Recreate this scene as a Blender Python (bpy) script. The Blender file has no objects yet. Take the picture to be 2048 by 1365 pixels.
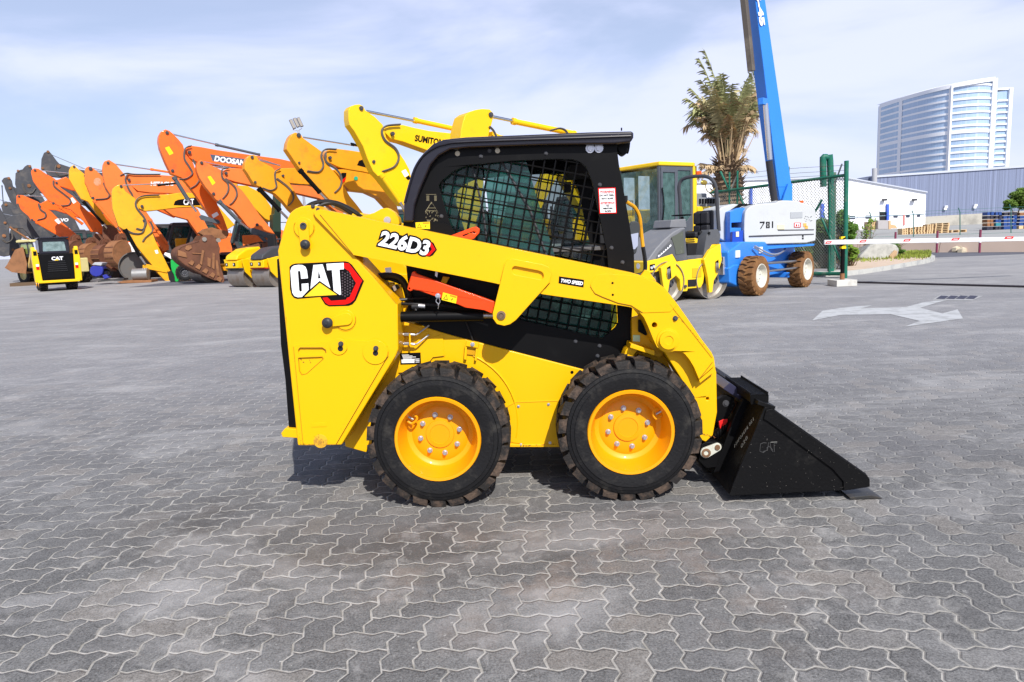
import bpy, math, random
from mathutils import Vector, Matrix, geometry
random.seed(7)
R = math.radians
SC = bpy.context.scene
COL = SC.collection
# ---------------------------------------------------------------- camera calibration (from the ground pattern and the uprights)
FPX, PITCH, ROLL, CAMH = 1425.0, R(8.17), 0.040, 1.345
_F = Vector((0, math.cos(PITCH), -math.sin(PITCH)))
_r0 = Vector((1, 0, 0)); _u0 = Vector((0, math.sin(PITCH), math.cos(PITCH)))
_R = math.cos(ROLL)*_r0 - math.sin(ROLL)*_u0
_U = math.sin(ROLL)*_r0 + math.cos(ROLL)*_u0
EYE = Vector((0, 0, CAMH))
def ray(x, y): return _F*FPX + _R*(x-1024) - _U*(y-682.5)
def G(x, y, z=0.0):
    d = ray(x, y); t = (z-CAMH)/d.z
    return EYE + d*t
def horizon(x): return 478-.04*(x-1024)
class Frame:
    """upright side plane of a machine: local x along it, y away from the viewer side, z up"""
    def __init__(s, o, yaw):
        s.o = Vector(o); s.yaw = yaw
        s.M = Matrix.Translation(s.o) @ Matrix.Rotation(yaw, 4, 'Z'); s.I = s.M.inverted()
        s.e = s.I @ EYE; s.r3 = s.I.to_3x3()
    def S(s, px, py, y=0.0):
        d = s.r3 @ ray(px, py); t = (y-s.e.y)/d.y; p = s.e + d*t
        return (p.x, p.z)
    def L(s, pts, y=0.0): return [s.S(a, b, y) for a, b in pts]
    def V(s, px, py, y=0.0):
        a, b = s.S(px, py, y); return Vector((a, y, b))
    def ppm(s, px, py, y=0.0):
        a = s.S(px, py, y); b = s.S(px+10, py, y)
        return 10/abs(b[0]-a[0])
# ---------------------------------------------------------------- materials
MATS = {}
def mat(name, col, rough=.5, metal=0, dirt=0, dcol=(.12, .09, .06), scale=3.0, bump=0, coat=0, var=0.0, spec=.28, thr=.55):
    if name in MATS: return MATS[name]
    m = bpy.data.materials.new(name); m.use_nodes = True; MATS[name] = m
    nt = m.node_tree; N = nt.nodes; K = nt.links; b = N['Principled BSDF']
    b.inputs['Base Color'].default_value = (*col, 1); b.inputs['Roughness'].default_value = rough
    b.inputs['Metallic'].default_value = metal; b.inputs['Coat Weight'].default_value = coat
    b.inputs['Specular IOR Level'].default_value = spec
    b.inputs['Coat Roughness'].default_value = .08
    tc = N.new('ShaderNodeTexCoord')
    if dirt or var:
        nz = N.new('ShaderNodeTexNoise'); nz.inputs['Scale'].default_value = scale; nz.inputs['Detail'].default_value = 9
        nz.inputs['Roughness'].default_value = .65
        K.new(tc.outputs['Object'], nz.inputs['Vector'])
        c = None
        if var:
            hs = N.new('ShaderNodeHueSaturation'); hs.inputs['Color'].default_value = (*col, 1)
            mr = N.new('ShaderNodeMapRange'); mr.inputs['From Min'].default_value = .3; mr.inputs['From Max'].default_value = .7
            mr.inputs['To Min'].default_value = 1-var; mr.inputs['To Max'].default_value = 1+var
            n3 = N.new('ShaderNodeTexNoise'); n3.inputs['Scale'].default_value = scale*.4; n3.inputs['Detail'].default_value = 5
            K.new(tc.outputs['Object'], n3.inputs['Vector'])
            K.new(n3.outputs[0], mr.inputs[0]); K.new(mr.outputs[0], hs.inputs['Value']); c = hs.outputs[0]
        if dirt:
            rp = N.new('ShaderNodeMapRange'); rp.inputs['From Min'].default_value = thr; rp.inputs['From Max'].default_value = thr+.2
            rp.inputs['To Max'].default_value = dirt
            K.new(nz.outputs[0], rp.inputs[0])
            mx = N.new('ShaderNodeMix'); mx.data_type = 'RGBA'; mx.inputs[6].default_value = (*col, 1); mx.inputs[7].default_value = (*dcol, 1)
            if c: K.new(c, mx.inputs[6])
            K.new(rp.outputs[0], mx.inputs[0]); c = mx.outputs[2]
        K.new(c, b.inputs['Base Color'])
        rr = N.new('ShaderNodeMapRange'); rr.inputs['To Min'].default_value = max(.02, rough-.1); rr.inputs['To Max'].default_value = min(1, rough+.2)
        K.new(nz.outputs[0], rr.inputs[0]); K.new(rr.outputs[0], b.inputs['Roughness'])
    if bump:
        n2 = N.new('ShaderNodeTexNoise'); n2.inputs['Scale'].default_value = scale*8; n2.inputs['Detail'].default_value = 6
        K.new(tc.outputs['Object'], n2.inputs['Vector'])
        bp = N.new('ShaderNodeBump'); bp.inputs['Strength'].default_value = bump; bp.inputs['Distance'].default_value = .01
        K.new(n2.outputs[0], bp.inputs['Height']); K.new(bp.outputs[0], b.inputs['Normal'])
    return m
def glass(name, col, alpha=.35, rough=.03, tint=None):
    if name in MATS: return MATS[name]
    m = bpy.data.materials.new(name); m.use_nodes = True; MATS[name] = m
    nt = m.node_tree; N = nt.nodes; K = nt.links; b = N['Principled BSDF']
    b.inputs['Base Color'].default_value = (*col, 1); b.inputs['Roughness'].default_value = rough
    b.inputs['Specular IOR Level'].default_value = .9
    t = N.new('ShaderNodeBsdfTransparent'); t.inputs[0].default_value = (*tint, 1) if tint else (min(1, col[0]*.6+.5), min(1, col[1]*.6+.55), min(1, col[2]*.6+.55), 1)
    mx = N.new('ShaderNodeMixShader'); nz = N.new('ShaderNodeTexNoise'); nz.inputs['Scale'].default_value = 6; nz.inputs['Detail'].default_value = 8
    tc = N.new('ShaderNodeTexCoord'); K.new(tc.outputs['Object'], nz.inputs['Vector'])
    mr = N.new('ShaderNodeMapRange'); mr.inputs['From Min'].default_value = .35; mr.inputs['From Max'].default_value = .65
    mr.inputs['To Min'].default_value = alpha*.7; mr.inputs['To Max'].default_value = min(1, alpha*1.4)
    K.new(nz.outputs[0], mr.inputs[0]); K.new(mr.outputs[0], mx.inputs[0])
    K.new(t.outputs[0], mx.inputs[1]); K.new(b.outputs[0], mx.inputs[2])
    K.new(mx.outputs[0], N['Material Output'].inputs[0])
    return m
CATY = mat('machine_yellow_paint', (.80, .435, .0015), .36, coat=.10, spec=.22, dirt=.35, dcol=(.30, .14, .01), scale=2.2, thr=.62, var=.03)
CATY2 = mat('rim_yellow_paint', (.77, .310, .0008), .38, coat=.12, spec=.3, dirt=.3, dcol=(.35, .15, .01), scale=5, thr=.6)
BLK = mat('black_paint', (.0045, .0045, .005), .36, dirt=.3, dcol=(.018, .018, .018), scale=7, spec=.12, thr=.58)
BLKB = mat('scratched_black_paint', (.005, .005, .0055), .45, dirt=.5, dcol=(.035, .033, .03), scale=9, thr=.58, bump=.2, spec=.12)
INDIGO = mat('roof_black_paint', (.010, .009, .016), .28, coat=.4, dirt=.3, dcol=(.06, .06, .07), scale=6, thr=.55)
RUB = mat('tyre_rubber', (.0085, .0085, .0095), .6, spec=.2, dirt=.5, dcol=(.065, .06, .052), scale=11, bump=.3, thr=.52)
RUBT = mat('dusty_tread_rubber', (.017, .015, .014), .7, dirt=.75, dcol=(.15, .10, .07), scale=12, bump=.4, thr=.47, spec=.3)
RUBR = mat('muddy_tread_rubber', (.16, .075, .03), .85, dirt=.7, dcol=(.28, .14, .05), scale=4, bump=.3, thr=.4)
STEEL = mat('bare_steel', (.45, .44, .42), .3, 1.0, dirt=.3, scale=8)
ZINC = mat('zinc_bolt', (.55, .56, .6), .38, .8)
ORNG = mat('brace_orange_paint', (.80, .060, .006), .35, coat=.1, dirt=.3, dcol=(.5, .05, .01), scale=4, thr=.6)
HOSE = mat('hose_rubber', (.014, .014, .015), .45)
GHOSE = mat('weathered_hose', (.10, .09, .08), .7)
WHT = mat('white_decal', (.82, .83, .85), .35)
YDEC = mat('yellow_decal', (.85, .62, .01), .35)
BDEC = mat('black_decal', (.004, .0035, .004), .45, spec=.12)
RDEC = mat('red_decal', (.70, .006, .004), .4, spec=.15)
RDEC2 = mat('dark_red_decal', (.35, .02, .02), .35)
GDEC = mat('grey_decal', (.075, .055, .062), .4)
MDGRAY = mat('dark_grey_metal', (.05, .052, .06), .5, dirt=.4, dcol=(.14, .13, .12), scale=3)
DARK = mat('dark_interior', (.012, .012, .014), .7)
TEAL = glass('teal_tinted_glass', (.02, .16, .14), .30)
# ---------------------------------------------------------------- mesh builder
class MB:
    def __init__(s): s.v = []; s.f = []; s.m = []; s.mi = 0; s.c = []
    def cut(s): s.c.append((len(s.v), len(s.f))); return s
    def add(s, vs, fs):
        n = len(s.v); s.v += [tuple(v) for v in vs]; s.f += [tuple(i+n for i in f) for f in fs]; s.m += [s.mi]*len(fs)
        return s
    def prism(s, poly, y0, y1, holes=(), T=None, top=None):
        """poly (x,z) extruded in y; T maps a local Vector; holes cut through"""
        loops = [list(poly)]+[list(h) for h in holes]
        pts = [p for l in loops for p in l]; n = len(pts)
        tr = geometry.tessellate_polygon([[Vector((a, b, 0)) for a, b in l] for l in loops]) if holes else [tuple(range(n))]
        p2 = pts if top is None else top
        A = [Vector((a, y0, b)) for a, b in pts]; B = [Vector((a, y1, b)) for a, b in p2]
        if T: A = [T(p) for p in A]; B = [T(p) for p in B]
        ar = sum(poly[i][0]*poly[(i+1) % len(poly)][1]-poly[(i+1) % len(poly)][0]*poly[i][1] for i in range(len(poly)))
        fs = []
        for t in tr:
            a = sum(pts[t[i]][0]*pts[t[(i+1) % len(t)]][1]-pts[t[(i+1) % len(t)]][0]*pts[t[i]][1] for i in range(len(t)))
            t = tuple(t) if a > 0 else tuple(reversed(t))
            fs.append(t); fs.append(tuple(i+n for i in reversed(t)))
        k = 0
        for li, l in enumerate(loops):
            m = len(l); a = sum(l[i][0]*l[(i+1) % m][1]-l[(i+1) % m][0]*l[i][1] for i in range(m))
            for i in range(m):
                j = (i+1) % m; q = (k+i, k+i+n, k+j+n, k+j)
                if (a < 0) != (li > 0): q = tuple(reversed(q))
                fs.append(q)
            k += m
        return s.add(A+B, fs)
    def box(s, c, d, rz=0, T=None, rot=None):
        c = Vector(c); M = rot if rot is not None else Matrix.Rotation(rz, 3, 'Z'); vs = []
        for z in (-1, 1):
            for x, y in ((-1, -1), (1, -1), (1, 1), (-1, 1)):
                v = c + M @ Vector((x*d[0]/2, y*d[1]/2, z*d[2]/2)); vs.append(T(v) if T else v)
        return s.add(vs, [(3, 2, 1, 0), (4, 5, 6, 7), (0, 1, 5, 4), (1, 2, 6, 5), (2, 3, 7, 6), (3, 0, 4, 7)])
    def cyl(s, a, b, r0, r1=None, n=16, caps=True):
        a = Vector(a); b = Vector(b); r1 = r0 if r1 is None else r1
        d = (b-a).normalized(); u = d.orthogonal().normalized(); w = d.cross(u)
        vs = []; fs = []
        for p, r in ((a, r0), (b, r1)):
            for i in range(n):
                t = 2*math.pi*i/n; vs.append(p+u*math.cos(t)*r+w*math.sin(t)*r)
        for i in range(n):
            j = (i+1) % n; fs.append((i, j, j+n, i+n))
        if caps: fs += [tuple(range(n-1, -1, -1)), tuple(range(n, 2*n))]
        return s.add(vs, fs)
    def beam(s, a, b, w, h, up=(0, 0, 1)):
        a = Vector(a); b = Vector(b); d = (b-a).normalized(); x = d.cross(Vector(up)).normalized(); z = x.cross(d)
        vs = [p+x*i*w/2+z*j*h/2 for p in (a, b) for i, j in ((-1, -1), (1, -1), (1, 1), (-1, 1))]
        return s.add(vs, [(0, 1, 2, 3), (7, 6, 5, 4), (0, 4, 5, 1), (1, 5, 6, 2), (2, 6, 7, 3), (3, 7, 4, 0)])
    def tube(s, pts, r, n=8, sub=6, taper=None):
        P = [Vector(p) for p in pts]
        if sub and len(P) > 2:
            Q = []
            for i in range(len(P)-1):
                p0 = P[max(i-1, 0)]; p1 = P[i]; p2 = P[i+1]; p3 = P[min(i+2, len(P)-1)]
                for k in range(sub):
                    t = k/sub
                    Q.append(.5*((2*p1)+(p2-p0)*t+(2*p0-5*p1+4*p2-p3)*t*t+(3*p1-p0-3*p2+p3)*t**3))
            Q.append(P[-1]); P = Q
        vs = []; fs = []; d = (P[1]-P[0]).normalized(); u = d.orthogonal().normalized()
        for i, p in enumerate(P):
            d = (P[min(i+1, len(P)-1)]-P[max(i-1, 0)]).normalized()
            u = (u-d*u.dot(d)).normalized(); w = d.cross(u)
            rr = r if taper is None else r+(taper-r)*i/(len(P)-1)
            for k in range(n):
                t = 2*math.pi*k/n; vs.append(p+u*math.cos(t)*rr+w*math.sin(t)*rr)
        for i in range(len(P)-1):
            for k in range(n):
                j = (k+1) % n; fs.append((i*n+k, i*n+j, (i+1)*n+j, (i+1)*n+k))
        fs += [tuple(range(n-1, -1, -1)), tuple(range((len(P)-1)*n, len(P)*n))]
        return s.add(vs, fs)
    def lathe(s, c, prof, n=48, axis='y', closed=False):
        """prof: (radius, offset along the axis)"""
        c = Vector(c); vs = []; fs = []; m = len(prof)
        for i in range(n):
            t = 2*math.pi*i/n; ct, st = math.cos(t), math.sin(t)
            for r, o in prof:
                if axis == 'y': vs.append(c+Vector((r*ct, o, r*st)))
                elif axis == 'x': vs.append(c+Vector((o, r*ct, r*st)))
                else: vs.append(c+Vector((r*ct, r*st, o)))
        for i in range(n):
            a = i*m; b = ((i+1) % n)*m
            for k in range(m if closed else m-1):
                l = (k+1) % m; q = (a+k, a+l, b+l, b+k)
                fs.append(q)
        return s.add(vs, fs)
    def sphere(s, c, r, n=12, sc=(1, 1, 1)):
        c = Vector(c); vs = []; fs = []; m = n//2
        for i in range(m+1):
            ph = math.pi*i/m
            for k in range(n):
                t = 2*math.pi*k/n; vs.append(c+Vector((r*sc[0]*math.sin(ph)*math.cos(t), r*sc[1]*math.sin(ph)*math.sin(t), r*sc[2]*math.cos(ph))))
        for i in range(m):
            for k in range(n):
                j = (k+1) % n; fs.append((i*n+k, (i+1)*n+k, (i+1)*n+j, i*n+j))
        return s.add(vs, fs)
    def build(s, name, mats, parent=None, bevel=0, smooth=True, ang=35, fix=True):
        if s.c:      # every piece between two cuts becomes an object of its own
            ks = [(0, 0)]+s.c
            if ks[-1][0] < len(s.v): ks.append((len(s.v), len(s.f)))
            for (a, b), (c, d) in zip(ks, ks[1:]):
                if c == a: continue
                t = MB(); t.v = s.v[a:c]; t.f = [tuple(i-a for i in f) for f in s.f[b:d]]; t.m = s.m[b:d]; o = t.build(name, mats, parent, bevel, smooth, ang, fix)
            return o
        me = bpy.data.meshes.new(name); me.from_pydata(s.v, [], s.f); 
        for m in (mats if isinstance(mats, (list, tuple)) else [mats]): me.materials.append(m)
        if any(s.m): me.polygons.foreach_set('material_index', s.m)
        me.validate(); me.update()
        if fix:
            import bmesh
            bm = bmesh.new(); bm.from_mesh(me); bmesh.ops.recalc_face_normals(bm, faces=bm.faces); bm.to_mesh(me); bm.free()
        if smooth:
            me.shade_smooth(); me.set_sharp_from_angle(angle=R(ang))
        o = bpy.data.objects.new(name, me); COL.objects.link(o)
        if parent: o.parent = parent
        if bevel:
            b = o.modifiers.new('bevel', 'BEVEL'); b.width = bevel; b.segments = 2; b.limit_method = 'ANGLE'; b.angle_limit = R(40)
            b.harden_normals = True
        return o
def circ(c, r, n=20, a0=0, a1=2*math.pi):
    full = abs(a1-a0-2*math.pi) < 1e-6
    m = n if full else n-1
    return [(c[0]+r*math.cos(a0+(a1-a0)*i/m), c[1]+r*math.sin(a0+(a1-a0)*i/m)) for i in range(n)]
def rrect(x0, y0, x1, y1, r, n=5):
    P = []
    for cx, cy, a in ((x1-r, y1-r, 0), (x0+r, y1-r, 90), (x0+r, y0+r, 180), (x1-r, y0+r, 270)):
        P += [(cx+r*math.cos(R(a+90*i/(n-1))), cy+r*math.sin(R(a+90*i/(n-1)))) for i in range(n)]
    return P
def smoothpoly(P, k=2):
    for _ in range(k):
        Q = []
        for i in range(len(P)):
            a, b = P[i], P[(i+1) % len(P)]
            Q += [(a[0]*.75+b[0]*.25, a[1]*.75+b[1]*.25), (a[0]*.25+b[0]*.75, a[1]*.25+b[1]*.75)]
        P = Q
    return P
def tag(o, label=None, cat=None, group=None, kind=None):
    if label: o['label'] = label
    if cat: o['category'] = cat
    if group: o['group'] = group
    if kind: o['kind'] = kind
    return o
def empty(name, loc, yaw=0, label=None, cat=None, group=None):
    o = bpy.data.objects.new(name, None); COL.objects.link(o); o.location = loc; o.rotation_euler = (0, 0, yaw)
    o.empty_display_size = .2
    return tag(o, label, cat, group)
def copy_tree(o, parent=None):
    c = o.copy(); COL.objects.link(c); c.parent = parent
    for ch in list(o.children): copy_tree(ch, c)
    return c
def text_into(mb, txt, O, X, Zv, size, nrm, ext=.001, off=0.0, shear=0, lift=0.0, sx=1.0, space=1.0):
    """letters as solid mesh: O origin, X unit reading direction, Zv unit up of the letters, nrm towards the reader"""
    cu = bpy.data.curves.new('t', 'FONT'); cu.body = txt; cu.size = size; cu.extrude = ext; cu.offset = off; cu.shear = shear
    cu.resolution_u = 3; cu.space_character = space
    ob = bpy.data.objects.new('t', cu); COL.objects.link(ob)
    dg = bpy.context.evaluated_depsgraph_get(); me = bpy.data.meshes.new_from_object(ob.evaluated_get(dg))
    X = Vector(X); Zv = Vector(Zv); nrm = Vector(nrm); O = Vector(O)
    vs = [O+X*(v.co.x*sx)+Zv*v.co.y+nrm*(v.co.z+lift) for v in me.vertices]
    fs = [tuple(p.vertices) for p in me.polygons]
    bpy.data.objects.remove(ob); bpy.data.curves.remove(cu); bpy.data.meshes.remove(me)
    if vs: mb.add(vs, fs)
    w = max(((v-O).dot(X) for v in vs), default=0)
    return w
def decal_text(mb, fr, txt, p0, p1, hpx, y, ext=.001, off=0.0, shear=0, lift=.0, fit=True):
    """text on a machine's side plane from pixel p0 (baseline start) to p1 (baseline end), cap height hpx"""
    a = fr.V(*p0, y); b = fr.V(*p1, y); X = (b-a); L = X.length; X.normalize()
    Z = Vector((0, -1, 0)).cross(X)*-1
    if Z.z < 0: Z = -Z
    size = hpx/fr.ppm(*p0, y)/.70
    t = MB(); w = text_into(t, txt, (0, 0, 0), (1, 0, 0), (0, 0, 1), size, (0, -1, 0), .001, 0, shear)
    sx = L/w if fit else 1
    text_into(mb, txt, a, X, Z, size, (0, -1, 0), ext, off, shear, lift, sx)
# ---------------------------------------------------------------- generic wheel (axis along y, outer face at y=c.y, body towards +y)
def tyre_mesh(R0, W, rim, lugs, lug_h=.03, slant=.5, n=64):
    s = MB(); rt = R0-lug_h; hw = W/2
    prof = [(rim, .012), (rim+.012, .0), (rim+(rt-rim)*.35, -.006), (rim+(rt-rim)*.55, -.008), (rim+(rt-rim)*.58, -.003), (rim+(rt-rim)*.72, .000), (rim+(rt-rim)*.735, .006), (rim+(rt-rim)*.75, .001), (rim+(rt-rim)*.86, .006), (rt-.008, .022), (rt, .045),
            (rt+.004, hw), (rt, W-.045), (rt-.008, W-.022), (rim+(rt-rim)*.8, W-.006), (rim+.012, W), (rim, W-.012)]
    s.lathe((0, 0, 0), prof, n, closed=True)
    s.mi = 1
    for side in (0, 1):
        for k in range(lugs):
            a0 = 2*math.pi*(k+.5*side)/lugs; da = 2*math.pi/lugs
            # stations across the tread from the shoulder (wrapping down) to past the centre
            st = [(.018, rt-.026, -.22, .60, -.004), (.012, rt-.004, .02, .62, .0), (.020, R0-.004, .10, .60, 0), (hw*.55, R0, .28, .30, 0), (hw*.95, R0, .52, .26, 0), (hw*1.12, R0-.002, .62, .20, 0)]
            vs = []
            for (y, r, sh, wd, dy) in st:
                yy = y+dy if side == 0 else W-y-dy
                for rr in (rt-.032 if r < rt else rt-.006, r):
                    for q in (-.5, .5):
                        a = a0+da*(sh*slant*2+wd*q*1.25)
                        vs.append((rr*math.cos(a), yy, rr*math.sin(a)))
            fs = []
            for i in range(len(st)-1):
                b = i*4; c = b+4
                fs += [(b+2, b+3, c+3, c+2), (b, b+2, c+2, c), (b+1, c+1, c+3, b+3)]
            fs += [(0, 1, 3, 2), tuple(len(vs)-4+i for i in (0, 2, 3, 1))]
            s.add(vs, fs)
    return s
def rim_mesh(r, dish=.085, disc=.76, nuts=8, nr=.49, capr=.34):
    s = MB()
    s.lathe((0, 0, 0), [(r*.99, .03), (r+.008, .004), (r+.004, -.004), (r-.010, -.002), (r*.94, .014), (r*.90, .040), (r*.86, dish*.70), (r*.81, dish*.93), (r*disc, dish),
                        (r*.70, dish+.004), (r*.60, dish-.006), (r*.40, dish-.008), (r*capr+.002, dish-.008), (r*capr, dish-.016), (r*capr*.72, dish-.018), (r*capr*.7, dish-.015), (.0005, dish-.015)], 56)
    return s
def add_nuts(s, r, dish, nuts, nr, sz=.011, ph=.2):
    for k in range(nuts):
        a = ph+2*math.pi*k/nuts; c = Vector((r*nr*math.cos(a), dish-.006, r*nr*math.sin(a)))
        s.cut(); s.cyl(c, c+Vector((0, -.006, 0)), sz*1.25, n=14); s.cyl(c+Vector((0, -.006, 0)), c+Vector((0, -.022, 0)), sz, sz*.85, n=6)
def wheel(parent, c, R0, W, rim, lugs, mt, mt2, mr, flip=False, lug_h=.03, name='wheel', dish=.085, n=64):
    w = rim_mesh(rim, dish).build(name, mr, parent, ang=25); w.location = c
    if flip: w.rotation_euler = (0, 0, math.pi)
    tyre_mesh(R0, W, rim, lugs, lug_h, n=n).build('tyre', [mt, mt2], w, ang=30)
    s = MB(); add_nuts(s, rim, dish, 8, .49); s.build('wheel_nut', ZINC, w)
    return w
# ---------------------------------------------------------------- camera, sky, sun
cam = bpy.data.cameras.new('camera'); co = bpy.data.objects.new('camera', cam); COL.objects.link(co); SC.camera = co
cam.sensor_width = 36; cam.lens = 36*FPX/2048; cam.clip_start = .05; cam.clip_end = 6000
M = Matrix((( _R.x, _U.x, -_F.x), (_R.y, _U.y, -_F.y), (_R.z, _U.z, -_F.z))).to_4x4(); co.matrix_world = Matrix.Translation(EYE) @ M
SUN_EL, SH = R(43), Vector((-.30, .954, 0)).normalized()      # shadows fall this way
sdir = Vector((-SH.x*math.cos(SUN_EL), -SH.y*math.cos(SUN_EL), math.sin(SUN_EL)))   # towards the sun
sl = bpy.data.lights.new('sun', 'SUN'); sl.energy = 5.0; sl.angle = R(.5); sl.color = (1, .96, .90)
so = bpy.data.objects.new('sun', sl); COL.objects.link(so); so.rotation_euler = sdir.to_track_quat('Z', 'Y').to_euler(); so.location = (0, 0, 30)
W = bpy.data.worlds.new('World'); SC.world = W; W.use_nodes = True; nt = W.node_tree; N = nt.nodes; K = nt.links
bg = N['Background']; sky = N.new('ShaderNodeTexSky'); sky.sky_type = 'NISHITA'; sky.sun_disc = False
sky.sun_elevation = SUN_EL; sky.sun_rotation = math.atan2(sdir.x, sdir.y); sky.dust_density = 1.0; sky.air_density = 1.0; sky.ozone_density = 3.0
bg.inputs[1].default_value = .11
tc = N.new('ShaderNodeTexCoord'); mp = N.new('ShaderNodeMapping'); mp.inputs['Rotation'].default_value = (0, R(-14), R(20)); mp.inputs['Scale'].default_value = (1.5, 1.9, 6.0)
nz = N.new('ShaderNodeTexNoise'); nz.inputs['Scale'].default_value = 1.15; nz.inputs['Detail'].default_value = 9; nz.inputs['Roughness'].default_value = .52; nz.inputs['Distortion'].default_value = .35
K.new(tc.outputs['Generated'], mp.inputs[0]); K.new(mp.outputs[0], nz.inputs['Vector'])
sx = N.new('ShaderNodeSeparateXYZ'); K.new(tc.outputs['Generated'], sx.inputs[0])
cr = N.new('ShaderNodeMapRange'); cr.inputs['From Min'].default_value = .36; cr.inputs['From Max'].default_value = .60; cr.inputs['To Min'].default_value = .42; cr.inputs['To Max'].default_value = .96
cr.interpolation_type = 'SMOOTHSTEP'
K.new(nz.outputs[0], cr.inputs[0])
hz = N.new('ShaderNodeMapRange'); hz.inputs['From Min'].default_value = 0; hz.inputs['From Max'].default_value = .20; hz.inputs['To Min'].default_value = 1; hz.inputs['To Max'].default_value = 0
K.new(sx.outputs[2], hz.inputs[0])
mxm = N.new('ShaderNodeMath'); mxm.operation = 'MAXIMUM'; K.new(cr.outputs[0], mxm.inputs[0]); K.new(hz.outputs[0], mxm.inputs[1])
upf = N.new('ShaderNodeMapRange'); upf.inputs['From Min'].default_value = .34; upf.inputs['From Max'].default_value = .62; upf.inputs['To Min'].default_value = .93; upf.inputs['To Max'].default_value = .10; K.new(sx.outputs[2], upf.inputs[0])
mm = N.new('ShaderNodeMath'); mm.operation = 'MULTIPLY'; K.new(upf.outputs[0], mm.inputs[1]); K.new(mxm.outputs[0], mm.inputs[0])
mx = N.new('ShaderNodeMix'); mx.data_type = 'RGBA'; mx.inputs[7].default_value = (7.0, 7.4, 9.8, 1)
K.new(mm.outputs[0], mx.inputs[0]); K.new(sky.outputs[0], mx.inputs[6]); K.new(mx.outputs[2], bg.inputs[0])
SC.view_settings.view_transform = 'Standard'; SC.view_settings.look = 'None'; SC.view_settings.exposure = 0.22; SC.view_settings.gamma = 1
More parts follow.
